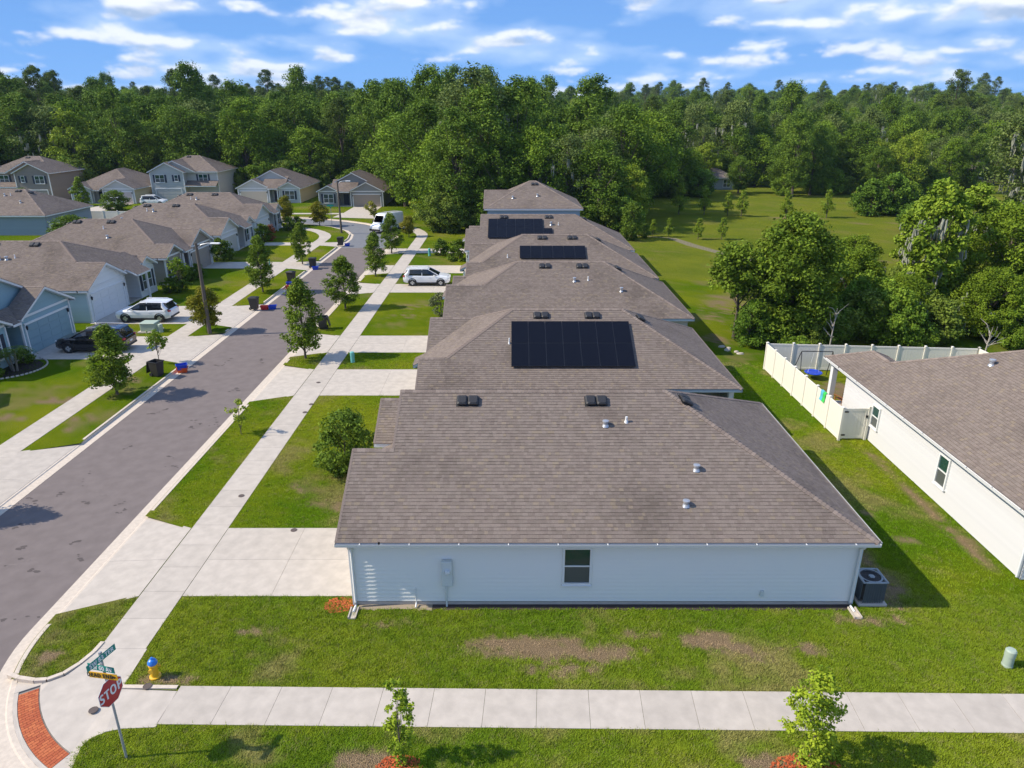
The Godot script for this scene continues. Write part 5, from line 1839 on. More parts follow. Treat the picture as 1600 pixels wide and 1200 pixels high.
func bin_(label: String, at: Vector3, turn: float, open: bool) -> void:
	var o := thing("wheeled_bin", label, "bin", at, turn, "wheeled bins put out along the kerbs")
	if not cache.has("bin"):
		var m := MB.new()
		var lo := [Vector3(-0.24, 0.06, -0.27), Vector3(0.24, 0.06, -0.27), Vector3(0.24, 0.06, 0.27), Vector3(-0.24, 0.06, 0.27)]
		var hi := [Vector3(-0.31, 1.02, -0.37), Vector3(0.31, 1.02, -0.37), Vector3(0.31, 1.02, 0.37), Vector3(-0.31, 1.02, 0.37)]
		for i in 4:
			var j := (i + 1) % 4
			var out: Vector3 = (lo[i] + lo[j]) * Vector3(1, 0, 1)
			m.facing(out, lo[i], lo[j], hi[j], hi[i])
			m.facing(-out, lo[i] * 0.93 + Vector3.UP * 0.02, lo[j] * 0.93 + Vector3.UP * 0.02, hi[j] * Vector3(0.94, 1, 0.94), hi[i] * Vector3(0.94, 1, 0.94))
		m.facing(Vector3.UP, lo[0] + Vector3.UP * 0.03, lo[1] + Vector3.UP * 0.03, lo[2] + Vector3.UP * 0.03, lo[3] + Vector3.UP * 0.03)
		for s in [-1.0, 1.0]:
			m.box(Vector3(0, 1.0, s * 0.375), Vector3(0.68, 0.06, 0.05))
			m.box(Vector3(s * 0.325, 1.0, 0), Vector3(0.05, 0.06, 0.78))
		cache["bin"] = m.mesh()
		m = MB.new()
		m.box(Vector3(0, 0.03, 0.39), Vector3(0.70, 0.05, 0.80), Color.WHITE, Basis(), 0.02)
		m.box(Vector3(0, 0.07, 0.40), Vector3(0.5, 0.05, 0.58), Color.WHITE, Basis(), 0.02)
		cache["binlid"] = m.mesh()
		m = MB.new()
		m.lathe(Vector3.ZERO, [[0.03, -0.03], [0.12, -0.03], [0.13, 0.0], [0.12, 0.03], [0.03, 0.03]], 14, Color.WHITE, Basis(Vector3.BACK, PI / 2.0))
		cache["binwheel"] = m.mesh()
		m = MB.new()
		m.bar(Vector3(-0.26, 0.95, -0.45), Vector3(0.26, 0.95, -0.45), 0.018, 6)
		m.bar(Vector3(-0.26, 0.95, -0.45), Vector3(-0.26, 0.98, -0.36), 0.018, 6)
		m.bar(Vector3(0.26, 0.95, -0.45), Vector3(0.26, 0.98, -0.36), 0.018, 6)
		cache["binhandle"] = m.mesh()
	part(o, "body", cache["bin"], M.black_plastic)
	var lid := part(o, "lid", cache["binlid"], M.black_plastic, Vector3(0, 1.02, -0.39))
	if open:
		lid.rotation.x = deg_to_rad(-255.0) + PI * 0.0
		lid.position = Vector3(0, 0.98, -0.44)
		lid.rotation.x = deg_to_rad(102.0)
	for s in [-0.27, 0.27]:
		part(o, "wheel", cache["binwheel"], M.tyre, Vector3(s, 0.13, -0.28))
	part(o, "handle", cache["binhandle"], M.black_plastic)

func tub(label: String, at: Vector3, turn: float, m: Material) -> void:
	var o := thing("recycling_tub", label, "recycling tub", at, turn)
	if not cache.has("tub"):
		var b := MB.new()
		var lo := [Vector3(-0.27, 0.0, -0.18), Vector3(0.27, 0.0, -0.18), Vector3(0.27, 0.0, 0.18), Vector3(-0.27, 0.0, 0.18)]
		var hi := [Vector3(-0.33, 0.33, -0.23), Vector3(0.33, 0.33, -0.23), Vector3(0.33, 0.33, 0.23), Vector3(-0.33, 0.33, 0.23)]
		for i in 4:
			var j := (i + 1) % 4
			var out: Vector3 = (lo[i] + lo[j]) * Vector3(1, 0, 1)
			b.facing(out, lo[i], lo[j], hi[j], hi[i])
			b.facing(-out, lo[i] * 0.94 + Vector3.UP * 0.02, lo[j] * 0.94 + Vector3.UP * 0.02, hi[j] * Vector3(0.95, 1, 0.95), hi[i] * Vector3(0.95, 1, 0.95))
		b.facing(Vector3.UP, lo[0] + Vector3.UP * 0.02, lo[1] + Vector3.UP * 0.02, lo[2] + Vector3.UP * 0.02, lo[3] + Vector3.UP * 0.02)
		cache["tub"] = b.mesh()
		b = MB.new()
		for s in [-1.0, 1.0]:
			b.box(Vector3(0, 0.325, s * 0.235), Vector3(0.72, 0.035, 0.035))
			b.box(Vector3(s * 0.345, 0.325, 0), Vector3(0.035, 0.035, 0.5))
		cache["tubrim"] = b.mesh()
	part(o, "body", cache["tub"], m)
	part(o, "rim", cache["tubrim"], m)

func pedestal(label: String, at: Vector3, r: float, h: float) -> void:
	var o := thing("utility_pedestal", label, "utility box", at)
	var m := MB.new()
	m.lathe(Vector3.ZERO, [[r * 1.06, -0.05], [r * 1.06, 0.06], [r, 0.08], [r * 0.97, h * 0.72], [r * 0.97, h * 0.72]], 18)
	part(o, "base", m.mesh(), M.pale_green if h < 0.7 else M.teal_plastic)
	m = MB.new()
	m.lathe(Vector3.ZERO, [[r * 1.05, h * 0.62], [r * 1.05, h - 0.04], [r * 0.85, h], [0.0, h + 0.01]], 18)
	part(o, "cap", m.mesh(), M.pale_green if h < 0.7 else M.teal_plastic)

# ---------------------------------------------------------------- vehicles

func loft(m: MB, st: Array, top_col := Color.WHITE) -> void:
	# st: [x, y_low, y_mid, y_top, w_low, w_mid, w_top]; smooth shells between stations
	var rings := []
	for s in st:
		var r := PackedVector3Array()
		var pts := [[s[1], s[4] * 0.6], [s[1], s[4]], [lerpf(s[1], s[2], 0.5), lerpf(s[4], s[5], 0.75)], [s[2], s[5]], [lerpf(s[2], s[3], 0.7), lerpf(s[5], s[6], 0.45)], [s[3] - (s[3] - s[2]) * 0.06, s[6]], [s[3], s[6] * 0.86]]
		for q in pts:
			r.append(Vector3(s[0], q[0], q[1]))
		r.append(Vector3(s[0], s[3] + 0.012, 0.0))
		for i in range(pts.size() - 1, -1, -1):
			r.append(Vector3(s[0], pts[i][0], -pts[i][1]))
		rings.append(r)
	for i in rings.size() - 1:
		var mid: Vector3 = (rings[i][0] + rings[i + 1][0]) / 2.0
		mid = Vector3(mid.x, (st[i][1] + st[i][3]) / 2.0, 0)
		for k in rings[i].size() - 1:
			var c: Vector3 = (rings[i][k] + rings[i + 1][k + 1]) / 2.0 - mid
			m.facing(Vector3(0, c.y, c.z) + Vector3(0, 0.001, 0), rings[i][k], rings[i][k + 1], rings[i + 1][k + 1], rings[i + 1][k], top_col)
	for e in [0, rings.size() - 1]:
		var r: PackedVector3Array = rings[e]
		var dirx := -1.0 if e == 0 else 1.0
		var cen := Vector3(st[e][0], (st[e][1] + st[e][3]) / 2.0, 0)
		for k in r.size():
			var a := r[k]
			var b := r[(k + 1) % r.size()]
			if (a - cen).cross(b - cen).x * dirx >= 0.0:
				m.tri(cen, a, b, top_col)
			else:
				m.tri(cen, b, a, top_col)

func wheel(o: Node3D, at: Vector3, r: float, side: float) -> void:
	var id := "wheel %.2f" % r
	if not cache.has(id):
		var b := Basis(Vector3.RIGHT, PI / 2.0)
		var m := MB.new()
		m.lathe(Vector3.ZERO, [[r * 0.62, -0.11], [r * 0.93, -0.115], [r, -0.08], [r, 0.08], [r * 0.93, 0.115], [r * 0.62, 0.11]], 24, Color.WHITE, b)
		cache[id] = m.mesh()
		m = MB.new()
		m.lathe(Vector3.ZERO, [[r * 0.66, 0.07], [r * 0.63, 0.112], [r * 0.56, 0.10], [r * 0.54, 0.03], [0.0, 0.03]], 20, Color(0.25, 0.25, 0.25), b)
		for k in 5:
			var a := TAU * k / 5.0
			m.box(b * Vector3(cos(a) * r * 0.3, 0.085, -sin(a) * r * 0.3), Vector3(r * 0.62, 0.10, 0.035), Color.WHITE, Basis(Vector3.BACK, -a + PI) * Basis())
		cache[id + "r"] = m.mesh()
	var w := part(o, "wheel", cache[id], M.tyre, at)
	if side < 0.0:
		w.rotation.y = PI
	part(w, "rim", cache[id + "r"], M.rim_vc)

func suv(label: String, at: Vector3, turn: float, paint: Material, length: float, height_: float) -> Node3D:
	# nose towards +x
	var o := thing("parked_car", label, "car", at, turn)
	var L := length / 2.0
	var k := height_ / 1.68
	var m := MB.new()
	loft(m, [[-L, 0.55, 0.72, 0.92, 0.62, 0.74, 0.66], [-L + 0.06, 0.40, 0.70, 1.0 * k, 0.78, 0.88, 0.80], [-L + 0.35, 0.34, 0.70, 1.06 * k, 0.84, 0.925, 0.86], [-L * 0.45, 0.27, 0.66, 1.04 * k, 0.85, 0.92, 0.865], [0.0, 0.27, 0.65, 1.01 * k, 0.85, 0.915, 0.865], [L * 0.36, 0.27, 0.66, 1.03 * k, 0.85, 0.915, 0.86], [L * 0.52, 0.29, 0.68, 1.05 * k, 0.85, 0.925, 0.80], [L * 0.70, 0.30, 0.68, 1.01 * k, 0.85, 0.92, 0.78], [L * 0.88, 0.32, 0.68, 0.94 * k, 0.84, 0.90, 0.74], [L - 0.10, 0.36, 0.64, 0.86 * k, 0.76, 0.82, 0.66], [L, 0.46, 0.62, 0.74 * k, 0.60, 0.66, 0.56]])
	part(o, "body", m.mesh(), paint)
	# glasshouse: dark glass shell with the painted roof and pillars on it
	m = MB.new()
	loft(m, [[-L + 0.16, 0.98 * k, 1.02 * k, 1.04 * k, 0.80, 0.80, 0.74], [-L + 0.42, 0.98 * k, 1.2 * k, 1.56 * k, 0.83, 0.81, 0.66], [-L + 0.65, 0.98 * k, 1.2 * k, 1.63 * k, 0.84, 0.815, 0.67], [-0.3, 0.98 * k, 1.2 * k, 1.66 * k, 0.84, 0.82, 0.68], [0.15, 0.98 * k, 1.2 * k, 1.62 * k, 0.84, 0.82, 0.66], [L * 0.53, 0.98 * k, 1.03 * k, 1.06 * k, 0.80, 0.79, 0.74]])
	part(o, "glasshouse", m.mesh(), M.car_glass)
	m = MB.new()
	loft(m, [[-L + 0.30, 1.565 * k, 1.58 * k, 1.60 * k, 0.60, 0.64, 0.60], [-L + 0.5, 1.58 * k, 1.61 * k, 1.65 * k, 0.63, 0.675, 0.63], [-0.3, 1.62 * k, 1.64 * k, 1.685 * k, 0.66, 0.69, 0.64], [0.08, 1.60 * k, 1.62 * k, 1.66 * k, 0.64, 0.675, 0.62], [0.26, 1.54 * k, 1.56 * k, 1.59 * k, 0.60, 0.63, 0.58]])
	for s in [-1.0, 1.0]:
		m.tube(PackedVector3Array([Vector3(0.24, 1.56 * k, s * 0.645), Vector3(L * 0.53, 1.03 * k, s * 0.80)]), PackedFloat32Array([0.035, 0.04]), 6)
		m.tube(PackedVector3Array([Vector3(-0.42, 1.63 * k, s * 0.685), Vector3(-0.42, 1.02 * k, s * 0.845)]), PackedFloat32Array([0.03, 0.035]), 6)
		m.tube(PackedVector3Array([Vector3(-L + 0.62, 1.6 * k, s * 0.66), Vector3(-L + 0.55, 1.3 * k, s * 0.77), Vector3(-L + 0.3, 1.02 * k, s * 0.83)]), PackedFloat32Array([0.09, 0.17, 0.2]), 6)
	part(o, "roof_panel", m.mesh(), paint)
	m = MB.new()
	for s in [-1.0, 1.0]:
		m.tube(PackedVector3Array([Vector3(-L + 0.6, 1.68 * k, s * 0.58), Vector3(-L + 0.75, 1.72 * k, s * 0.58), Vector3(0.0, 1.73 * k, s * 0.58), Vector3(0.15, 1.68 * k, s * 0.58)]), PackedFloat32Array([0.02, 0.022, 0.022, 0.02]), 6)
	part(o, "roof_rails", m.mesh(), M.rim if paint != M.car_white else M.white_trim)
	# sills and arches in dark plastic
	m = MB.new()
	var wr := 0.345
	for x in [-L * 0.60, L * 0.61]:
		for s in [-1.0, 1.0]:
			var arc := PackedVector3Array()
			var rr := PackedFloat32Array()
			for i in 9:
				var a := PI * i / 8.0
				arc.append(Vector3(x + cos(a) * (wr + 0.06), 0.36 + sin(a) * (wr + 0.06), s * 0.905))
				rr.append(0.045)
			m.tube(arc, rr, 6)
			m.lathe(Vector3(x, 0.36, s * 0.80), [[0.0, 0.115], [wr + 0.05, 0.115], [wr + 0.05, 0.0]], 20, Color.WHITE, Basis(Vector3.RIGHT, PI / 2.0 * s))
	for s in [-1.0, 1.0]:
		m.box(Vector3(0, 0.32, s * 0.88), Vector3(L * 0.95, 0.12, 0.07))
	m.box(Vector3(-L + 0.03, 0.46, 0), Vector3(0.12, 0.16, 1.5), Color.WHITE, Basis(), 0.03)
	m.box(Vector3(L - 0.06, 0.44, 0), Vector3(0.14, 0.14, 1.4), Color.WHITE, Basis(), 0.03)
	part(o, "cladding", m.mesh(), M.black_plastic)
	for x in [-L * 0.60, L * 0.61]:
		for s in [-1.0, 1.0]:
			wheel(o, Vector3(x, 0.345, s * 0.82), wr, s)
	for s in [-1.0, 1.0]:
		var t := MB.new()
		t.box(Vector3(-L + 0.14, 0.95 * k, s * 0.74), Vector3(0.26, 0.15, 0.26), Color.WHITE, Basis(Vector3.UP, s * 0.35), 0.04)
		part(o, "tail_light", t.mesh(), M.red_lens)
		t = MB.new()
		t.box(Vector3(L - 0.20, 0.80 * k, s * 0.66), Vector3(0.30, 0.10, 0.22), Color.WHITE, Basis(Vector3.UP, -s * 0.5), 0.03)
		part(o, "headlight", t.mesh(), M.clear_lens)
		t = MB.new()
		t.box(Vector3(L * 0.34, 1.08 * k, s * 0.97), Vector3(0.14, 0.13, 0.2), Color.WHITE, Basis(), 0.04)
		part(o, "mirror", t.mesh(), paint)
		for x in [0.32, -0.62]:
			part(o, "door_handle", plain_box("dh", Vector3(0.2, 0.035, 0.03)), paint, Vector3(x, 0.86 * k, s * 0.915))
	part(o, "licence_plate", plain_box("lp", Vector3(0.015, 0.13, 0.3)), M.white_paint, Vector3(-L - 0.005, 0.74, 0))
	part(o, "grille", plain_box("gr", Vector3(0.03, 0.14, 0.8), 0.01), M.black_plastic, Vector3(L - 0.005, 0.62, 0))
	return o

func build_vehicles() -> void:
	var rv := mat("rim_vc", Color(0.52, 0.53, 0.55), 0.3, {"metal": 0.6, "vc": true})
	suv("white car parked across the sidewalk on the right, nose to the houses", Vector3(-8.45, 0.016, -70.0), 0.0, M.car_white, 4.62, 1.70)
	suv("white car on the left driveway, nose to the white garage", Vector3(-30.1, 0.016, -56.9), PI, M.car_white, 4.6, 1.68)
	suv("large black car on the left driveway, nose to the teal garage", Vector3(-30.0, 0.016, -49.0), PI, M.car_black, 5.1, 1.78)
	suv("small white car far off, partly hidden by a shrub, facing the camera", Vector3(-73.0, 0.02, -134.0), -PI / 2.0 + 0.15, M.car_white, 4.5, 1.6)
	suv("white car far off beside the grey two-storey house", Vector3(-66.5, 0.02, -135.5), 0.0, M.car_white, 4.7, 1.8)
	# the van parked at the bend
	var v := thing("van", "tall white delivery van parked at the bend behind a street tree", "van", Vector3(-18.3, -0.11, -105.4), deg_to_rad(-118.0))
	var m := MB.new()
	loft(m, [[-2.9, 0.5, 1.2, 2.45, 0.85, 0.92, 0.80], [-2.8, 0.42, 1.2, 2.58, 0.95, 1.0, 0.88], [-1.0, 0.38, 1.2, 2.64, 0.97, 1.01, 0.90], [0.9, 0.38, 1.2, 2.62, 0.97, 1.01, 0.89], [1.45, 0.38, 1.1, 2.45, 0.97, 1.0, 0.82], [2.05, 0.38, 1.05, 1.45, 0.96, 0.98, 0.80], [2.7, 0.42, 0.85, 1.15, 0.92, 0.93, 0.72], [2.95, 0.5, 0.7, 0.95, 0.78, 0.80, 0.62]])
	part(v, "body", m.mesh(), M.car_white)
	m = MB.new()
	m.quad(Vector3(2.08, 1.48, -0.74), Vector3(2.08, 1.48, 0.74), Vector3(1.52, 2.36, 0.68), Vector3(1.52, 2.36, -0.68))
	m.n.fill(Vector3(0.84, 0.54, 0))
	part(v, "windscreen", m.mesh(), M.car_glass, Vector3(0.03, 0.03, 0))
	m = MB.new()
	for s in [-1.0, 1.0]:
		m.facing(Vector3(0, 0, s), Vector3(0.6, 1.4, s * 1.015), Vector3(1.75, 1.4, s * 0.985), Vector3(1.4, 2.1, s * 0.94), Vector3(0.6, 2.1, s * 0.965))
		m.facing(Vector3(-1, 0, 0), Vector3(-2.93, 1.45, s * 0.1), Vector3(-2.93, 1.45, s * 0.8), Vector3(-2.915, 2.2, s * 0.72), Vector3(-2.915, 2.2, s * 0.1))
	part(v, "side_windows", m.mesh(), M.car_glass)
	for x in [-1.75, 1.95]:
		for s in [-1.0, 1.0]:
			wheel(v, Vector3(x, 0.36, s * 0.93), 0.36, s)
	part(v, "bumper", plain_box("vb", Vector3(0.2, 0.3, 1.8), 0.04), M.black_plastic, Vector3(2.9, 0.5, 0))
	for s in [-1.0, 1.0]:
		part(v, "tail_light", plain_box("vt", Vector3(0.06, 0.5, 0.12)), M.red_lens, Vector3(-2.88, 1.2, s * 0.88))
		part(v, "mirror", plain_box("vm", Vector3(0.14, 0.32, 0.22), 0.04), M.black_plastic, Vector3(1.75, 1.55, s * 1.12))

# ---------------------------------------------------------------- yard things

func build_yard_things() -> void:
	# air conditioner beside the front house
	var a := thing("air_conditioner", "grey air conditioner unit at the rear corner of the front house", "air conditioner", Vector3(12.5, 0, -20.75))
	var m := MB.new()
	m.box(Vector3(0, 0.06, 0), Vector3(1.0, 0.1, 1.0), Color.WHITE, Basis(), 0.02)
	part(a, "pad", m.mesh(), M.concrete)
	m = MB.new()
	m.box(Vector3(0, 0.52, 0), Vector3(0.80, 0.80, 0.80), Color.WHITE, Basis(), 0.1)
	part(a, "coil", m.mesh(), M.black_plastic)
	m = MB.new()
	for i in 22:
		var y := 0.15 + i * 0.035
		for s in [-1.0, 1.0]:
			m.box(Vector3(0, y, s * 0.415), Vector3(0.66, 0.014, 0.02))
			m.box(Vector3(s * 0.415, y, 0), Vector3(0.02, 0.014, 0.66))
	for i in 9:
		var q := -0.34 + i * 0.085
		for s in [-1.0, 1.0]:
			m.box(Vector3(q, 0.52, s * 0.42), Vector3(0.014, 0.78, 0.018))
			m.box(Vector3(s * 0.42, 0.52, q), Vector3(0.018, 0.78, 0.014))
	part(a, "louvres", m.mesh(), M.ac_grey, Vector3.ZERO, true)
	m = MB.new()
	for s in [-1.0, 1.0]:
		m.box(Vector3(s * 0.40, 0.94, 0), Vector3(0.09, 0.06, 0.86), Color.WHITE, Basis(), 0.02)
		m.box(Vector3(0, 0.94, s * 0.40), Vector3(0.72, 0.06, 0.09), Color.WHITE, Basis(), 0.02)
	m.lathe(Vector3(0, 0.925, 0), [[0.37, 0.0], [0.40, 0.03], [0.34, 0.03], [0.33, 0.0]], 24)
	part(a, "top_frame", m.mesh(), M.ac_light)
	m = MB.new()
	for r in [0.1, 0.18, 0.26, 0.33]:
		m.lathe(Vector3(0, 0.95, 0), [[r - 0.006, 0.0], [r - 0.006, 0.012], [r + 0.006, 0.012], [r + 0.006, 0.0]], 20)
	for i in 8:
		m.bar(Vector3(0, 0.955, 0), Vector3(cos(TAU * i / 8.0) * 0.35, 0.955, sin(TAU * i / 8.0) * 0.35), 0.006, 4)
	part(a, "grille", m.mesh(), M.black_plastic)
	m = MB.new()
	m.lathe(Vector3(0.02, 0.85, 0.03), [[0.11, 0.0], [0.11, 0.1], [0.09, 0.115], [0.0, 0.12]], 16)
	for i in 4:
		var an := TAU * i / 4.0 + 0.4
		m.box(Vector3(cos(an) * 0.2, 0.84, sin(an) * 0.2), Vector3(0.24, 0.012, 0.15), Color.WHITE, Basis(Vector3.UP, -an) * Basis(Vector3.RIGHT, 0.35))
	part(a, "fan", m.mesh(), M.ac_light)
	# splash blocks
	for q in [[-5.42, "white splash block under the left downspout of the front house"], [11.72, "splash block under the right downspout of the front house"]]:
		var s := thing("splash_block", q[1], "splash block", Vector3(q[0], 0.0, -19.95))
		m = MB.new()
		m.box(Vector3(0, 0.02, 0.05), Vector3(0.26, 0.04, 0.55))
		for e in [-1.0, 1.0]:
			m.box(Vector3(e * 0.12, 0.06, 0.05), Vector3(0.04, 0.06, 0.55))
		part(s, "trough", m.mesh(), M.concrete)
		if q[0] > 0.0:
			m = MB.new()
			m.box(Vector3(0, 0.055, 0.14), Vector3(0.17, 0.03, 0.3))
			part(s, "brick", m.mesh(), M.kerb)
	# swing set with a blue saucer
	var sw := thing("swing_set", "black frame swing set behind the cream fence", "swing set", Vector3(19.4, 0, -43.0))
	m = MB.new()
	var p0 := Vector3(-0.95, 1.85, 0.0)
	var p1 := Vector3(1.0, 1.85, 0.1)
	m.bar(p0, p1, 0.03, 8)
	part(sw, "top_bar", m.mesh(), M.black_plastic)
	for q in [[p0, Vector3(-1.1, 0, -0.75)], [p0, Vector3(-1.1, 0, 0.75)], [p1, Vector3(1.15, 0, -0.65)], [p1, Vector3(1.15, 0, 0.85)]]:
		m = MB.new()
		m.bar(q[0], q[1], 0.026, 8)
		part(sw, "leg", m.mesh(), M.black_plastic)
	m = MB.new()
	for s in [-0.3, 0.3]:
		m.bar(Vector3(s * 0.5, 1.85, -s * 0.2), Vector3(s * 1.2, 0.42, 0.0), 0.01, 5)
	part(sw, "ropes", m.mesh(), M.white_trim)
	m = MB.new()
	m.lathe(Vector3(0, 0.40, 0), [[0.0, -0.03], [0.4, -0.02], [0.52, 0.0], [0.55, 0.04], [0.50, 0.07], [0.42, 0.03], [0.0, 0.015]], 26)
	part(sw, "saucer_seat", m.mesh(), M.blue_plastic)
	# garden chair
	var c := thing("garden_chair", "brown slatted garden chair on the covered patio", "chair", Vector3(19.35, 0.03, -38.5), deg_to_rad(200))
	for i in 5:
		m = MB.new()
		m.box(Vector3((i - 2) * 0.115, 0.72, -0.36), Vector3(0.10, 0.85 + (0.08 if absi(i - 2) < 2 else 0.0), 0.022), Color.WHITE, Basis(Vector3.RIGHT, -0.35))
		part(c, "back_slat", m.mesh(), M.wood)
	for i in 5:
		m = MB.new()
		m.box(Vector3(0, 0.36 - i * 0.0, 0.28 - i * 0.115), Vector3(0.56, 0.022, 0.10), Color.WHITE, Basis(Vector3.RIGHT, 0.12))
		part(c, "seat_slat", m.mesh(), M.wood)
	for s in [-1.0, 1.0]:
		m = MB.new()
		m.box(Vector3(s * 0.34, 0.58, 0.0), Vector3(0.13, 0.025, 0.75))
		part(c, "arm", m.mesh(), M.wood)
		for z in [0.3, -0.3]:
			m = MB.new()
			m.box(Vector3(s * 0.31, 0.29, z), Vector3(0.03, 0.58, 0.09))
			part(c, "leg", m.mesh(), M.wood)
	# towels on the fence
	for q in [[-36.15, M.blue_cloth, "light blue towel hanging over the cream fence"], [-35.85, M.green_cloth, "bright green towel hanging over the cream fence"]]:
		m = MB.new()
		var xw := 17.03
		for k in 6:
			var y0 := 1.84 - k * 0.1
			var z0: float = q[0] - k * 0.02
			for s in [-1.0, 1.0]:
				var x0: float = xw + s * (0.045 + 0.012 * sin(k * 1.3))
				var x1: float = xw + s * (0.045 + 0.012 * sin((k + 1) * 1.3))
				m.facing(Vector3(s, 0, 0), Vector3(x0, y0, z0 - 0.16), Vector3(x0, y0, z0 + 0.16), Vector3(x1, y0 - 0.1, z0 + 0.14), Vector3(x1, y0 - 0.1, z0 - 0.18))
		m.facing(Vector3.UP, Vector3(xw - 0.045, 1.84, q[0] - 0.16), Vector3(xw + 0.045, 1.84, q[0] - 0.16), Vector3(xw + 0.045, 1.84, q[0] + 0.16), Vector3(xw - 0.045, 1.84, q[0] + 0.16))
		var t := part(self, numbered("towel"), m.mesh(), q[1])
		tag(t, q[2], "towel")
	# bark mulch: round each young tree in front, at the corner of the house, in the bed by the bush
	var beds := [[-2.95, -13.75, 0.62, 0.42, Color(0.46, 0.10, 0.03)], [7.7, -13.7, 0.95, 0.5, Color(0.48, 0.11, 0.035)], [-6.0, -20.35, 0.52, 0.42, Color(0.50, 0.12, 0.035)], [-6.6, -28.6, 0.5, 1.7, Color(0.42, 0.10, 0.035)], [-34.3, -44.9, 2.6, 2.0, Color(0.06, 0.045, 0.04)]]
	for b in beds:
		m = MB.new()
		var n := int(900.0 * b[2] * b[3]) + 120
		for i in n:
			var an := rng.randf() * TAU
			var rr := sqrt(rng.randf())
			var p := Vector3(b[0] + cos(an) * rr * b[2], 0.012 + 0.03 * rng.randf() * (1.0 - rr * 0.7), b[1] + sin(an) * rr * b[3])
			m.box(p, Vector3(0.05 + 0.06 * rng.randf(), 0.012, 0.02 + 0.02 * rng.randf()), b[4] * (0.6 + 0.7 * rng.randf()), Basis.from_euler(Vector3(rng.randf_range(-0.5, 0.5), rng.randf() * TAU, rng.randf_range(-0.5, 0.5))))
		var o := part(self, numbered("mulch"), m.mesh(), M.mulch)
		o.set_meta("kind", "stuff")
		o.set_meta("label", "bark mulch spread on the ground")
		o.set_meta("category", "mulch")
	# scalloped edging of the palm bed at the teal house
	var ed := thing("bed_edging", "pale curved edging stones round the palm bed of the teal house", "edging", Vector3.ZERO)
	for i in 26:
		var an := lerpf(-1.45, 1.0, i / 25.0)
		m = MB.new()
		m.box(Vector3.ZERO, Vector3(0.22, 0.12, 0.09), Color.WHITE, Basis(), 0.03)
		var e := part(ed, "stone", m.mesh() if i == 0 else ed.get_child(0).mesh, M.concrete, Vector3(-34.6 + cos(an) * 3.1, 0.04, -44.9 - sin(an) * 2.5))
		e.rotation.y = an + PI / 2.0
	# rubble pale stones by the wood's edge
	for i in 5:
		m = MB.new()
		m.lathe(Vector3.ZERO, [[0.0, -0.05], [0.2, 0.0], [0.16, 0.12], [0.0, 0.17]], 7)
		var r := part(self, numbered("stone"), m.mesh(), M.concrete, Vector3(15.3 + 0.5 * hash2(i, 1) + i * 0.12, 0.0, -49.6 + i * 0.4))
		r.scale = Vector3(0.6 + hash2(i, 2), 0.5 + 0.5 * hash2(i, 3), 0.6 + 0.6 * hash2(i, 4))
		tag(r, "pale rubble stone lying at the edge of the thicket", "stone", "rubble stones by the thicket")

# ---------------------------------------------------------------- plants

func profile(kind: String, t: float) -> float:
	# crown radius over its height, 0 at the foot, 1 at the top
	match kind:
		"cone": return clampf(0.45 + 1.6 * t, 0.0, 1.0) * pow(1.0 - t, 0.62) * 1.25
		"column": return pow(sin(PI * clampf(t * 0.92 + 0.06, 0.0, 1.0)), 0.45)
		"spread": return pow(maxf(0.0, 1.0 - pow(absf(t - 0.42) / 0.6, 2.2)), 0.6)
		"flat": return pow(maxf(0.0, 1.0 - pow(absf(t - 0.3) / 0.72, 2.0)), 0.5)
	return pow(maxf(0.0, sin(PI * (t * 0.9 + 0.07))), 0.6)

func leaf_ball(m: MB, c: Vector3, r: float, n: int, s: float, dark: Color, light: Color, g: RandomNumberGenerator, squash := 0.75, tone := 0.0) -> void:
	var own := g.randf() + tone * 1.4
	for i in n:
		var d := Vector3(g.randfn(), g.randfn(), g.randfn()).normalized()
		var rad := r * pow(g.randf(), 0.45)
		var p := c + Vector3(d.x, d.y * squash, d.z) * rad
		var nrm := (d * 0.55 + Vector3(0, 0.55, 0) + Vector3(g.randfn(), g.randfn(), g.randfn()) * 0.55).normalized()
		var a := nrm.cross(Vector3(g.randfn(), g.randfn(), g.randfn())).normalized()
		var b := nrm.cross(a)
		var k := s * (0.65 + 0.7 * g.randf())
		a *= k; b *= k * 0.62
		var col := dark.lerp(light, clampf(own * 0.55 + g.randf() * 0.55 - 0.05, 0.0, 1.0))
		m.v.append(p - a); m.v.append(p + b); m.v.append(p + a * 0.9 + nrm * k * 0.12)
		m.v.append(p - a); m.v.append(p + a * 0.9 + nrm * k * 0.12); m.v.append(p - b)
		for q in 6:
			m.n.append(nrm); m.c.append(col)

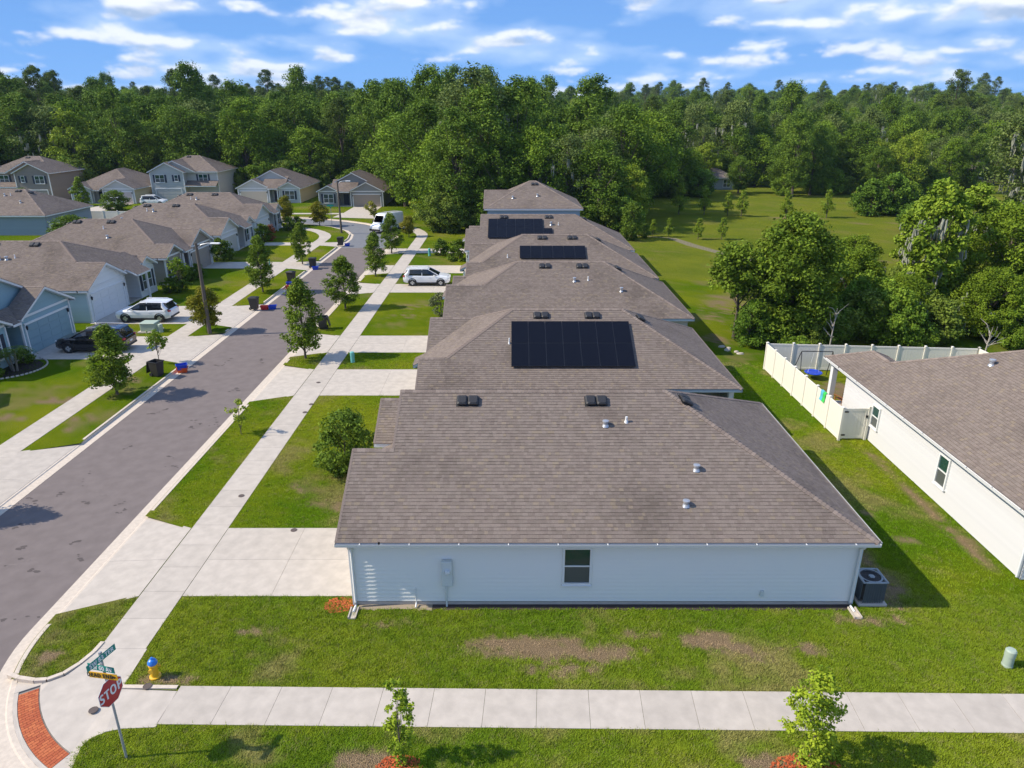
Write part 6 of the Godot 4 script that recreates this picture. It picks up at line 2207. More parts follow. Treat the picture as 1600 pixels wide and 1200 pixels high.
func make_tree(d: Dictionary) -> Node3D:
	var g := RandomNumberGenerator.new()
	g.seed = d.seed
	var o := Node3D.new()
	o.name = d.called
	var crown := MB.new()
	var trunk := MB.new()
	var h: float = d.h
	var y0: float = d.y0
	var r: float = d.r
	var n: int = d.n
	var lean: Vector3 = d.get("lean", Vector3.ZERO)
	var tips := []
	# larger boughs give the crown its uneven outline
	var boughs := []
	var nb: int = d.get("boughs", 9)
	for i in nb:
		var t := (i + g.randf()) / nb
		var an := i * 2.4 + g.randf() * 1.2
		boughs.append([Vector3(cos(an), t, sin(an)), g.randf_range(0.55, 1.25), g.randf_range(-0.22, 0.30)])
	for i in n:
		var c: Vector3
		var t: float
		var tone := 0.0
		if i % 4 != 0:
			var bg: Array = boughs[g.randi() % nb]
			var b: Vector3 = bg[0]
			tone = bg[2]
			t = clampf(b.y + g.randfn() * 0.085, 0.0, 1.0)
			var rho: float = r * profile(d.kind, t) * (0.28 + 0.76 * pow(g.randf(), 0.55)) * bg[1]
			var an := atan2(b.z, b.x) + g.randfn() * 0.36
			c = Vector3(cos(an) * rho, lerpf(y0, h, t), sin(an) * rho)
		else:
			t = g.randf()
			var rho := r * profile(d.kind, t) * sqrt(g.randf()) * 0.9
			var an := g.randf() * TAU
			c = Vector3(cos(an) * rho, lerpf(y0, h, t), sin(an) * rho)
		c += lean * c.y
		leaf_ball(crown, c, d.cr * (0.5 + 0.85 * g.randf()), d.leaves, d.s * (0.8 + 0.4 * g.randf()), d.dark, d.light, g, 0.75, tone)
		if i % maxi(1, n / 14) == 0:
			tips.append(c)
	var tr: float = d.tr
	var sides := 8
	var path := PackedVector3Array()
	var rad := PackedFloat32Array()
	for i in 6:
		var t := i / 5.0
		path.append(Vector3(g.randfn() * tr * 0.5 * t, -0.25 + (h * 0.86 + 0.25) * t, g.randfn() * tr * 0.5 * t) + lean * h * 0.86 * t)
		rad.append(tr * (1.25 if i == 0 else 1.0 - 0.82 * t))
	trunk.tube(path, rad, sides)
	for c in tips:
		var base_t := clampf((c.y / h) * 0.72 - 0.05, 0.12, 0.8)
		var b := path[0].lerp(path[5], base_t)
		var mid := b.lerp(c, 0.5) + Vector3(0, -0.04 * h, 0) * g.randf()
		trunk.tube(PackedVector3Array([b, mid, c]), PackedFloat32Array([tr * 0.42 * (1.0 - base_t * 0.6), tr * 0.26, tr * 0.07]), 5)
	part(o, "trunk", trunk.mesh(), d.get("bark", M.bark))
	part(o, "crown", crown.mesh(), M.leaf)
	if d.has("moss"):
		var ms := MB.new()
		for i in int(d.moss):
			var t := g.randf() * 0.75
			var an := g.randf() * TAU
			var rho := r * profile(d.kind, t) * (0.6 + 0.4 * g.randf())
			var p := Vector3(cos(an) * rho, lerpf(y0, h, t), sin(an) * rho)
			var length := h * (0.04 + 0.09 * g.randf())
			for k in 5:
				var q := p + Vector3(g.randfn(), 0.0, g.randfn()) * 0.16
				ms.tube(PackedVector3Array([q, q + Vector3(g.randfn() * 0.08, -length * 0.5, g.randfn() * 0.08), q + Vector3(g.randfn() * 0.1, -length * (0.7 + 0.4 * g.randf()), g.randfn() * 0.1)]), PackedFloat32Array([0.05, 0.10, 0.01]), 4, Color.WHITE, false)
		part(o, "hanging_moss", ms.mesh(), M.moss)
	return o

func put(proto: Node3D, label: String, at: Vector3, turn: float, size: Vector3, category: String, group := "", called := "") -> Node3D:
	var o: Node3D = proto.duplicate()
	o.name = numbered(called if called else String(proto.name))
	add_child(o)
	o.position = at
	o.rotation.y = turn
	o.scale = size
	tag(o, label, category, group)
	return o

func in_frame(x: float, z: float, spare := 10.0) -> bool:
	return absf(x) < -z * 0.735 + spare

func build_trees() -> void:
	var dk := Color(0.063, 0.112, 0.014)
	var md := Color(0.133, 0.210, 0.022)
	var lt := Color(0.227, 0.315, 0.031)
	var yl := Color(0.321, 0.371, 0.034)
	# street trees
	var oak := make_tree({"called": "street_tree", "seed": 21, "kind": "cone", "h": 5.0, "y0": 0.85, "r": 1.4, "n": 190, "leaves": 64, "s": 0.072, "cr": 0.35, "dark": dk, "light": lt, "tr": 0.075, "boughs": 16})
	var oak2 := make_tree({"called": "street_tree", "seed": 22, "kind": "cone", "h": 5.0, "y0": 0.7, "r": 1.5, "n": 190, "leaves": 64, "s": 0.072, "cr": 0.37, "dark": dk, "light": md.lerp(lt, 0.7), "tr": 0.075, "boughs": 14})
	var gr := "young trees along the street"
	put(oak, "young tree nearest on the left verge, casting its shadow on the road", Vector3(-24.03, 0, -40.2), 0.3, Vector3(1.05, 0.84, 1.05), "tree", gr)
	put(oak, "tall pointed street tree at the right kerb, nearest on that side", Vector3(-14.42, 0, -47.0), 1.0, Vector3(1.06, 1.09, 1.06), "tree", gr)
	put(oak2, "second street tree on the right, beyond the bin", Vector3(-14.6, 0, -60.6), 2.0, Vector3(1.05, 0.88, 1.05), "tree", gr)
	put(oak, "third street tree on the right, in front of the white car", Vector3(-14.3, 0, -73.7), 3.1, Vector3(0.98, 0.88, 0.98), "tree", gr)
	put(oak2, "fourth street tree on the right, in front of the van", Vector3(-14.77, 0, -87.2), 4.0, Vector3(1.05, 0.92, 1.05), "tree", gr)
	put(oak2, "dark street tree on the left verge beyond the lamp", Vector3(-23.87, 0, -66.8), 0.9, Vector3(1.0, 1.02, 1.0), "tree", gr)
	put(oak, "street tree on the left verge at the grey house's driveway", Vector3(-23.83, 0, -80.4), 5.0, Vector3(0.88, 0.89, 0.88), "tree", gr)
	put(oak, "tree outside the picture whose shadow falls on the road at the left edge", Vector3(-24.6, 0, -25.9), 2.2, Vector3(0.85, 0.85, 0.85), "tree", gr)
	var rnd := make_tree({"called": "street_tree", "seed": 23, "kind": "round", "h": 3.35, "y0": 0.7, "r": 1.2, "n": 190, "leaves": 66, "s": 0.066, "cr": 0.36, "dark": Color(0.110, 0.133, 0.014), "light": Color(0.314, 0.287, 0.028), "tr": 0.06})
	put(rnd, "round golden green tree at the foot of the left street lamp", Vector3(-23.9, 0, -53.6), 0.0, Vector3.ONE, "tree", gr)
	put(rnd, "small round tree on the right verge beyond the van", Vector3(-14.28, 0, -99.3), 1.0, Vector3(0.85, 0.8, 0.85), "tree", gr)
	var wisp := make_tree({"called": "street_tree", "seed": 24, "kind": "round", "h": 2.3, "y0": 1.0, "r": 0.7, "n": 34, "leaves": 34, "s": 0.075, "cr": 0.26, "dark": md, "light": lt, "tr": 0.035})
	put(wisp, "thin sapling just behind the black bin on the left verge", Vector3(-24.1, 0, -45.9), 0.4, Vector3.ONE, "tree", gr)
	var crepe := make_tree({"called": "street_tree", "seed": 25, "kind": "round", "h": 1.85, "y0": 0.55, "r": 0.5, "n": 20, "leaves": 22, "s": 0.07, "cr": 0.2, "dark": lt, "light": yl, "tr": 0.03})
	put(crepe, "small sparse sapling on the right verge before the second driveway", Vector3(-14.46, 0, -34.5), 0.0, Vector3.ONE, "tree", gr)
	put(rnd, "leafy tree at the inner corner of the bend, next to the pale grey house", Vector3(-34.15, 0, -109.6), 2.0, Vector3(1.05, 1.25, 1.05), "tree", gr)
	put(rnd, "dark leafy tree in front of the far road sign", Vector3(-29.35, 0, -110.0), 3.0, Vector3(1.2, 1.0, 1.2), "tree", gr)
	var pale := make_tree({"called": "street_tree", "seed": 26, "kind": "round", "h": 2.9, "y0": 1.1, "r": 1.1, "n": 40, "leaves": 40, "s": 0.1, "cr": 0.36, "dark": Color(0.188, 0.210, 0.034), "light": Color(0.423, 0.392, 0.067), "tr": 0.06, "lean": Vector3(-0.25, 0, 0)})
	put(pale, "pale leaning tree in front of the far driveway", Vector3(-21.6, 0, -114.6), 0.0, Vector3.ONE, "tree", gr)
	# the two young trees at the bottom of the picture
	var near1 := make_tree({"called": "young_tree", "seed": 31, "kind": "column", "h": 2.72, "y0": 0.15, "r": 0.36, "n": 60, "leaves": 40, "s": 0.042, "cr": 0.15, "dark": Color(0.118, 0.203, 0.017), "light": Color(0.368, 0.469, 0.039), "tr": 0.022, "boughs": 10})
	put(near1, "slender young tree in front, between lawn and cross street at the middle", Vector3(-2.93, 0, -13.95), 0.0, Vector3.ONE, "tree", "young trees beside the near sidewalk")
	var near2 := make_tree({"called": "young_tree", "seed": 32, "kind": "column", "h": 3.0, "y0": 0.2, "r": 0.66, "n": 120, "leaves": 50, "s": 0.044, "cr": 0.19, "dark": Color(0.118, 0.210, 0.017), "light": Color(0.408, 0.500, 0.039), "tr": 0.03, "boughs": 12})
	put(near2, "fuller bright green young tree in front, right of the middle", Vector3(7.8, 0, -13.9), 0.6, Vector3.ONE, "tree", "young trees beside the near sidewalk")
	# bushes round the houses
	var bush := make_tree({"called": "bush", "seed": 41, "kind": "round", "h": 3.0, "y0": 0.05, "r": 1.45, "n": 200, "leaves": 46, "s": 0.07, "cr": 0.34, "dark": Color(0.055, 0.105, 0.016), "light": Color(0.196, 0.287, 0.034), "tr": 0.05})
	put(bush, "large dark green bush left of the front house's roof", Vector3(-7.9, 0, -30.2), 0.0, Vector3(0.95, 1.0, 0.95), "bush")
	var grey_bush := make_tree({"called": "bush", "seed": 42, "kind": "round", "h": 2.0, "y0": 0.05, "r": 0.9, "n": 60, "leaves": 40, "s": 0.07, "cr": 0.26, "dark": Color(0.094, 0.126, 0.056), "light": Color(0.267, 0.294, 0.146), "tr": 0.04})
	put(grey_bush, "silvery bush at the third right-hand house", Vector3(-6.0, 0, -58.2), 0.0, Vector3(0.95, 0.95, 0.95), "bush")
	var low := make_tree({"called": "bush", "seed": 43, "kind": "round", "h": 1.1, "y0": 0.0, "r": 0.75, "n": 60, "leaves": 40, "s": 0.06, "cr": 0.24, "dark": Color(0.047, 0.091, 0.014), "light": Color(0.157, 0.231, 0.022), "tr": 0.03})
	for q in [["round dark bush beside the teal pedestal up the right sidewalk", -8.6, -85.6, 1.6], ["hedge bush under the window of the teal house, nearer", -33.5, -42.9, 1.0], ["hedge bush under the window of the teal house, farther", -33.3, -45.9, 0.9], ["low bush at the white house's front corner by the porch", -32.6, -66.4, 1.2], ["low bush at the foot of the tree before the white house", -31.4, -66.6, 1.0], ["clipped bush under the window of the grey brown house, nearer", -33.2, -70.4, 1.2], ["clipped bush under the window of the grey brown house, middle", -33.0, -71.8, 1.2], ["clipped bush under the window of the grey brown house, farther", -32.8, -73.2, 1.2], ["upright bush between grey brown and light grey houses", -33.6, -82.0, 2.1], ["dark bush at the last left-hand driveway", -33.2, -95.4, 1.9], ["bush at the pale grey house's front near the bend", -32.6, -105.0, 1.6], ["second bush at the pale grey house's front near the bend", -32.0, -107.2, 1.5], ["bush at the fifth right-hand house's garage", -6.1, -82.4, 2.0]]:
		put(low, q[0], Vector3(q[1], 0, q[2]), q[1], Vector3(1, 1, 1) * q[3], "bush", "low bushes along the house fronts")
	var red_bush := make_tree({"called": "bush", "seed": 44, "kind": "round", "h": 2.0, "y0": 0.1, "r": 0.85, "n": 50, "leaves": 36, "s": 0.08, "cr": 0.28, "dark": Color(0.110, 0.042, 0.017), "light": Color(0.314, 0.105, 0.045), "tr": 0.04})
	put(red_bush, "reddish bush in front of the light grey house on the left", Vector3(-32.4, 0, -96.2), 0.0, Vector3.ONE, "bush")
	put(wisp, "small leafy tree in front of the white house's far corner", Vector3(-31.9, 0, -67.2), 0.5, Vector3(1.5, 1.35, 1.5), "tree")
	put(bush, "broad bush behind the left row beside the dark hip roof", Vector3(-58.5, 0, -95.0), 0.6, Vector3(2.0, 1.1, 1.3), "bush")
	put(bush, "shrub hiding part of a far white car", Vector3(-69.6, 0, -127.5), 0.2, Vector3(1.7, 1.1, 1.3), "bush")
	put(bush, "yellow green shrub behind the dark hip roof at the left", Vector3(-86.0, 0, -128.0), 1.4, Vector3(1.2, 1.2, 1.2), "bush")
	var spire := make_tree({"called": "conifer", "seed": 45, "kind": "cone", "h": 5.0, "y0": 0.1, "r": 1.5, "n": 110, "leaves": 40, "s": 0.13, "cr": 0.4, "dark": md, "light": lt, "tr": 0.08})
	put(spire, "pointed green conifer in front of the far grey house's window", Vector3(-79.4, 0, -134.6), 0.0, Vector3.ONE, "tree")
	palm(Vector3(-33.0, 0, -44.4), "small palm in the bed before the teal house", 2.2)
	# the big spreading tree and the thicket at the right
	var spread := make_tree({"called": "spreading_tree", "seed": 51, "kind": "spread", "h": 8.9, "y0": 0.6, "r": 3.9, "n": 300, "leaves": 110, "s": 0.12, "cr": 0.8, "dark": Color(0.055, 0.105, 0.011), "light": Color(0.212, 0.301, 0.031), "tr": 0.3, "boughs": 18})
	put(spread, "large spreading tree at the edge of the thicket beyond the cream fence", Vector3(20.6, 0, -51.3), 0.0, Vector3(1.0, 1.0, 0.95), "tree")
	var limb := make_tree({"called": "spreading_tree", "seed": 52, "kind": "flat", "h": 6.9, "y0": 4.0, "r": 2.7, "n": 90, "leaves": 110, "s": 0.115, "cr": 0.7, "dark": Color(0.055, 0.105, 0.011), "light": Color(0.196, 0.280, 0.028), "tr": 0.16})
	put(limb, "leaning limb of leaves left of the large spreading tree", Vector3(16.9, 0, -51.8), 0.0, Vector3.ONE, "tree")
	var hick := make_tree({"called": "bright_tree", "seed": 53, "kind": "column", "h": 11.5, "y0": 2.0, "r": 2.5, "n": 150, "leaves": 70, "s": 0.17, "cr": 0.7, "dark": Color(0.094, 0.168, 0.014), "light": Color(0.314, 0.420, 0.045), "tr": 0.2, "boughs": 12, "moss": 30})
	put(hick, "tall bright green tree with hanging moss above the thicket", Vector3(33.0, 0, -55.5), 0.0, Vector3(0.92, 0.95, 0.92), "tree")
	var dome := make_tree({"called": "dome_tree", "seed": 54, "kind": "round", "h": 9.4, "y0": 1.2, "r": 5.0, "n": 300, "leaves": 110, "s": 0.115, "cr": 0.85, "dark": Color(0.071, 0.126, 0.011), "light": Color(0.235, 0.329, 0.028), "tr": 0.3, "boughs": 20, "moss": 24})
	put(dome, "broad dome-shaped tree with hanging moss at the right edge", Vector3(40.2, 0, -57.0), 0.0, Vector3(1.0, 0.95, 0.9), "tree")
	put(dome, "dome-shaped tree behind the broad one at the right edge", Vector3(48.0, 0, -63.0), 2.0, Vector3(1.0, 0.85, 1.0), "tree")
	var thick := []
	for i in 3:
		thick.append(make_tree({"called": "thicket_shrub", "seed": 60 + i, "kind": "round", "h": 4.2, "y0": 0.0, "r": 2.3, "n": 120, "leaves": 85, "s": 0.115, "cr": 0.62, "dark": [Color(0.055, 0.11, 0.014), Color(0.075, 0.145, 0.016), Color(0.08, 0.13, 0.02)][i], "light": [Color(0.18, 0.30, 0.035), Color(0.265, 0.38, 0.04), Color(0.245, 0.315, 0.05)][i], "tr": 0.12, "boughs": 12}))
	var g := RandomNumberGenerator.new()
	g.seed = 5
	for i in 70:
		var x := 19.5 + 29.0 * g.randf()
		var z := -47.6 - 13.0 * g.randf() - (x - 19.0) * 0.08
		var s := 0.5 + 0.42 * g.randf()
		if z > -49.5:
			s *= 0.55
		put(thick[i % 3], ["dark", "bright", "olive"][i % 3] + " leafy shrub in the thicket, " + ("front, " if z > -50.5 else ("middle, " if z > -55.5 else "back, ")) + ["below the spreading tree", "right of the spreading tree", "left of the mossy bright tree", "under the mossy bright tree", "under the dome tree", "right edge"][clampi(int((x - 19.5) / 4.9), 0, 5)], Vector3(x, -0.05, z), g.randf() * TAU, Vector3(s, s * (0.85 + 0.4 * g.randf()), s), "shrub", "shrubs of the thicket behind the fence")
	for q in [[27.0, -56.0, 0.62, dome, "low dome tree between the spreading and the mossy bright tree"], [29.6, -52.5, 0.5, dome, "small dome tree left of the mossy bright tree"], [36.0, -52.0, 0.55, dome, "small dome tree between the mossy bright tree and the broad dome tree"], [44.5, -54.0, 0.72, dome, "dome tree right of the broad dome tree"], [35.5, -62.0, 0.8, hick, "bright leafy tree behind the mossy bright tree"], [43.0, -67.0, 0.85, hick, "bright leafy tree behind the broad dome tree"], [52.0, -60.0, 1.0, dome, "dome tree at the picture's right edge"], [31.0, -64.0, 0.6, dome, "dome tree behind the thicket, left"], [24.6, -58.5, 0.55, dome, "dome tree behind the spreading tree's right side"]]:
		put(q[3], q[4], Vector3(q[0], -0.1, q[1]), q[0] * 1.7, Vector3.ONE * q[2], "tree")
	for q in [[18.4, -50.6, 0.62, "left of the trunk"], [19.8, -49.9, 0.6, "right in front of the trunk"], [21.4, -50.2, 0.7, "a little right of the trunk"], [22.9, -50.4, 0.75, "at the right of the crown"], [20.6, -52.6, 0.9, "behind the trunk"]]:
		put(thick[0], "dark shrub under the spreading tree, " + q[3], Vector3(q[0], 0, q[1]), q[0], Vector3(1, 1.1, 1) * q[2], "shrub", "shrubs under the spreading tree")
	put(thick[1], "low yellow green shrub outside the fence corner", Vector3(19.6, 0, -46.4), 0.4, Vector3(0.55, 0.4, 0.45), "shrub")
	put(thick[0], "leafy shrub at the thicket's left foot", Vector3(17.4, 0, -50.0), 1.4, Vector3(0.6, 0.75, 0.6), "shrub")
	dead_tree(Vector3(22.4, 0, -47.8), 3.4, "bare grey sapling in front of the dark thicket", 3)
	dead_tree(Vector3(33.2, 0, -47.4), 2.2, "tangle of bare grey branches at the fence", 8)
	# saplings in the field
	var sap := make_tree({"called": "field_tree", "seed": 71, "kind": "cone", "h": 4.6, "y0": 0.9, "r": 1.3, "n": 60, "leaves": 40, "s": 0.12, "cr": 0.42, "dark": md, "light": Color(0.267, 0.350, 0.034), "tr": 0.07})
	for q in [["thin young tree in the field nearest the distant tan house", 28.2, -122.6, 1.1], ["young tree in the field in front of the distant tan house", 32.5, -122.6, 0.95], ["small young tree in the field right of the tan house, left one", 36.0, -121.0, 0.8], ["small young tree in the field right of the tan house, right one", 38.0, -120.0, 0.9], ["young tree in the field behind the spreading tree, left", 45.0, -119.0, 0.9], ["young tree in the field behind the spreading tree, right", 51.5, -118.5, 0.95], ["sapling beside the dirt path, left", 19.5, -99.4, 0.5], ["sapling beside the dirt path, second", 21.6, -99.0, 0.55], ["sapling beside the dirt path, third", 25.2, -97.0, 0.6], ["sapling beside the dirt path, right", 28.4, -97.0, 0.62], ["small tree at the far right of the field", 74.0, -121.0, 1.0]]:
		put(sap, q[0], Vector3(q[1], 0, q[2]), q[1] * 2.0, Vector3.ONE * q[3], "tree", "young trees in the field")
	put(bush, "round leafy bush right of the blue two-storey house", Vector3(16.0, 0, -96.6), 0.0, Vector3(1.2, 1.6, 1.2), "bush")
	put(bush, "dark bush at the field's corner by the dirt path", Vector3(18.2, 0, -98.4), 1.0, Vector3(0.6, 0.6, 0.6), "bush")
	for q in [[60.0, -121.5, 1.3, "left of the clump"], [63.5, -122.5, 1.5, "largest, middle of the clump"], [67.0, -123.0, 1.2, "right of the clump"], [70.0, -118.5, 0.9, "small one right of the clump"], [57.5, -104.0, 0.9, "standing apart in front of the clump"], [78.0, -112.0, 1.0, "beside the big mossy oak"]]:
		put(thick[int(q[0]) % 3], "leafy shrub on the far side of the field, " + q[3], Vector3(q[0], 0, q[1]), q[0], Vector3.ONE * q[2], "shrub", "shrubs on the far side of the field")
	build_woods(thick)

func palm(at: Vector3, label: String, h: float) -> void:
	var o := thing("palm", label, "palm", at)
	var g := RandomNumberGenerator.new()
	g.seed = 4
	for k in 3:
		var t := MB.new()
		var b := Vector3((k - 1) * 0.16, 0, 0.1 * (k % 2))
		var top := b + Vector3((k - 1) * 0.22, h * (0.5 + 0.1 * k), 0.1)
		t.tube(PackedVector3Array([b, b.lerp(top, 0.5), top]), PackedFloat32Array([0.07, 0.055, 0.05]), 8)
		part(o, "trunk", t.mesh(), M.pale_bark)
		var cr := MB.new()
		for i in 13:
			var an := TAU * i / 13.0 + k
			var dirv := Vector3(cos(an), 0, sin(an))
			for j in 14:
				var u := j / 13.0
				var p := top + dirv * u * 1.15 + Vector3.UP * (0.75 * u - 1.15 * u * u)
				var side := dirv.cross(Vector3.UP)
				for s in [-1.0, 1.0]:
					var tip: Vector3 = p + side * s * 0.30 * sin(PI * (0.15 + 0.8 * u)) + dirv * 0.15 + Vector3.DOWN * 0.08
					cr.tri(p, p + dirv * 0.05, tip, Color(0.06, 0.11, 0.015).lerp(Color(0.20, 0.26, 0.04), g.randf()))
		part(o, "fronds", cr.mesh(), M.leaf)

func dead_tree(at: Vector3, h: float, label: String, seed_: int) -> void:
	var o := thing("bare_tree", label, "tree", at)
	var g := RandomNumberGenerator.new()
	g.seed = seed_
	var m := MB.new()
	m.tube(PackedVector3Array([Vector3(0, -0.2, 0), Vector3(0.05, h * 0.5, 0), Vector3(0.1, h, 0.05)]), PackedFloat32Array([0.06, 0.045, 0.012]), 6)
	for i in 12:
		var b := Vector3(0.05, h * (0.3 + 0.6 * g.randf()), 0)
		var e := b + Vector3(g.randfn() * 0.5, 0.3 + g.randf() * 0.7, g.randfn() * 0.5)
		m.tube(PackedVector3Array([b, b.lerp(e, 0.5) + Vector3(g.randfn(), g.randfn(), g.randfn()) * 0.08, e]), PackedFloat32Array([0.03, 0.02, 0.006]), 5)
	part(o, "branches", m.mesh(), M.bare_wood)

func build_woods(thick: Array) -> void:
	var kinds := []
	var names := []
	# broad oaks in three tones, a tall narrow tree, a mossy oak, a pine
	var specs := [
		{"called": "oak_tree", "kind": "round", "h": 19.0, "y0": 3.0, "r": 6.2, "n": 200, "cr": 1.75, "dark": Color(0.049, 0.097, 0.013), "light": Color(0.163, 0.258, 0.030), "tr": 0.42},
		{"called": "oak_tree", "kind": "round", "h": 18.0, "y0": 2.0, "r": 6.6, "n": 200, "cr": 1.85, "dark": Color(0.069, 0.133, 0.013), "light": Color(0.244, 0.360, 0.034), "tr": 0.45},
		{"called": "tall_tree", "kind": "column", "h": 23.0, "y0": 4.0, "r": 4.6, "n": 180, "cr": 1.5, "dark": Color(0.058, 0.118, 0.016), "light": Color(0.204, 0.305, 0.040), "tr": 0.36},
		{"called": "mossy_oak", "kind": "round", "h": 20.0, "y0": 4.0, "r": 6.0, "n": 150, "cr": 1.65, "dark": Color(0.074, 0.118, 0.030), "light": Color(0.221, 0.282, 0.078), "tr": 0.45, "moss": 46, "bark": M.pale_bark},
		{"called": "pine_tree", "kind": "flat", "h": 25.0, "y0": 15.0, "r": 4.0, "n": 90, "cr": 1.15, "dark": Color(0.049, 0.086, 0.016), "light": Color(0.155, 0.212, 0.040), "tr": 0.28},
		{"called": "bright_tree", "kind": "round", "h": 16.0, "y0": 1.5, "r": 5.2, "n": 170, "cr": 1.65, "dark": Color(0.114, 0.195, 0.016), "light": Color(0.350, 0.430, 0.047), "tr": 0.34},
	]
	for i in specs.size():
		for v in 3:
			var d: Dictionary = specs[i].duplicate()
			d.merge({"seed": 100 + i * 10 + v, "leaves": 105, "s": 0.20 if i != 4 else 0.16, "boughs": 13 + v * 3})
			kinds.append(make_tree(d))
	var words := ["dark broad-leaved oak", "fresh green broad-leaved oak", "tall narrow leafy tree", "grey green mossy oak", "tall bare-trunked pine", "bright yellow green tree"]
	var g := RandomNumberGenerator.new()
	g.seed = 17
	var put_one := func(x: float, z: float, where: String, group: String, pick: int, s: float) -> void:
		var k := pick * 3 + g.randi() % 3
		put(kinds[k], words[pick] + ", " + where, Vector3(x, land(x, z) if z < -150.0 else -0.1, z), g.randf() * TAU, Vector3(s * (0.9 + 0.25 * g.randf()), s * (0.86 + 0.26 * g.randf()), s * (0.9 + 0.25 * g.randf())), "tree", group)
	var rows := ["front", "second", "third", "back"]
	var behind_left := func(x: float) -> String:
		for q in [[-103.0, "the left edge of the brown two-storey house"], [-87.0, "the brown two-storey house"], [-79.0, "the grey board-gabled house's left half"], [-71.0, "the grey board-gabled house's right half"], [-64.0, "the grey two-storey house's left half"], [-56.0, "the grey two-storey house's right half"], [-47.0, "the light grey house's left half"], [-38.0, "the light grey house's right half"], [-30.0, "the dark grey house's left half"], [-22.0, "the dark grey house's garage"]]:
			if x < q[0]:
				return q[1]
		return "the gap right of the dark grey house"
	var behind_mid := func(x: float) -> String:
		for q in [[-16.0, "right of the dark grey house"], [-9.0, "behind the parked van"], [-3.0, "left of the blue two-storey house"], [3.0, "behind the blue house's left half"], [9.0, "behind the blue house's right half"], [15.0, "just right of the blue house"]]:
			if x < q[0]:
				return q[1]
		return "at the field's left edge"
	var behind_field := func(x: float) -> String:
		for q in [[40.0, "left of the distant tan house"], [54.0, "behind the distant tan house"], [66.0, "just right of the distant tan house"], [80.0, "behind the field's middle"], [94.0, "behind the field's right half"], [106.0, "left of the distant brown bungalow"], [122.0, "behind the distant brown bungalow"]]:
			if x < q[0]:
				return q[1]
		return "at the right edge of the picture"
	var weights := [0, 0, 1, 1, 2, 2, 3, 3, 5, 0, 1, 4]
	var far := {}
	var add_far := func(x: float, z: float, s: float) -> void:
		var k: int = weights[g.randi() % weights.size()] * 3 + g.randi() % 3
		var t := Transform3D(Basis(Vector3.UP, g.randf() * TAU).scaled(Vector3(s * (0.9 + 0.3 * g.randf()), s * (0.82 + 0.36 * g.randf()), s * (0.9 + 0.3 * g.randf()))), Vector3(x, land(x, z), z))
		if not far.has(k):
			far[k] = []
		far[k].append(t)
	# behind the far houses on the left: the front rows as single trees
	var z := -160.0
	var row := 0
	while z > -190.0:
		var x := -150.0 + 3.0 * row
		while x < -14.0:
			var px := x + g.randf_range(-2.4, 2.4)
			var pz := z + g.randf_range(-2.6, 2.6)
			if in_frame(px, pz, 12.0):
				put_one.call(px, pz, rows[mini(row, 3)] + " row behind " + behind_left.call(px), "trees of the woods behind the far left houses", weights[g.randi() % weights.size()], 0.71 + 0.05 * row + 0.24 * g.randf())
			x += 7.2
		z -= 7.5
		row += 1
	# the wood in the middle, close behind the street's end
	for q in [[-8.0, -106.0, 2, 0.72], [-4.5, -110.0, 2, 0.86], [-10.5, -113.0, 1, 0.80], [-1.5, -106.0, 0, 0.62], [3.0, -109.0, 1, 0.70], [8.0, -108.0, 3, 0.66], [12.5, -105.0, 0, 0.66], [-14.0, -124.0, 0, 0.92], [-8.0, -121.0, 5, 0.9], [-5.8, -116.0, 3, 0.98], [1.0, -118.0, 2, 0.85], [7.0, -117.0, 1, 0.78], [13.0, -114.0, 3, 0.78], [18.0, -110.0, 5, 0.55], [17.5, -117.0, 0, 0.86], [21.0, -124.0, 1, 0.82], [-19.5, -134.0, 1, 0.9], [-15.0, -137.0, 2, 0.92], [-9.0, -131.0, 0, 0.9], [-2.0, -128.0, 2, 0.85], [5.0, -127.0, 0, 0.88], [12.0, -125.0, 2, 0.85], [18.0, -133.0, 3, 0.88], [-22.0, -146.0, 0, 1.0], [-13.0, -148.0, 3, 1.0], [-5.0, -142.0, 2, 1.02], [3.0, -140.0, 1, 0.98], [11.0, -140.0, 0, 0.96], [22.0, -142.0, 0, 0.9], [28.0, -148.0, 1, 0.85], [16.0, -148.0, 2, 0.95], [32.0, -153.0, 0, 0.85], [-28.0, -154.0, 2, 0.95], [-19.0, -158.0, 1, 1.0]]:
		put_one.call(q[0], q[1], "in the " + ("near" if q[1] > -112.0 else ("middle" if q[1] > -126.0 else "far")) + " woods " + behind_mid.call(q[0]), "trees of the woods behind the street's end", q[2], q[3])
	for i in 16:
		var x := -12.5 + 30.0 * g.randf()
		put(thick[i % 3], ["dark", "bright", "olive"][i % 3] + " undergrowth shrub at the foot of the woods " + behind_mid.call(x), Vector3(x, 0, -101.5 - 3.5 * g.randf() - absf(x) * 0.12), g.randf() * TAU, Vector3.ONE * (0.8 + 0.5 * g.randf()), "shrub", "undergrowth at the street's end")
	for i in 20:
		var x := -118.0 + 104.0 * g.randf()
		put(thick[i % 3], ["dark", "bright", "olive"][i % 3] + " undergrowth shrub behind " + behind_left.call(x), Vector3(x, 0, -153.5 - 3.0 * g.randf()), g.randf() * TAU, Vector3.ONE * (1.0 + 0.7 * g.randf()), "shrub", "undergrowth behind the far left houses")
	# beyond the field on the right
	z = -150.0
	row = 0
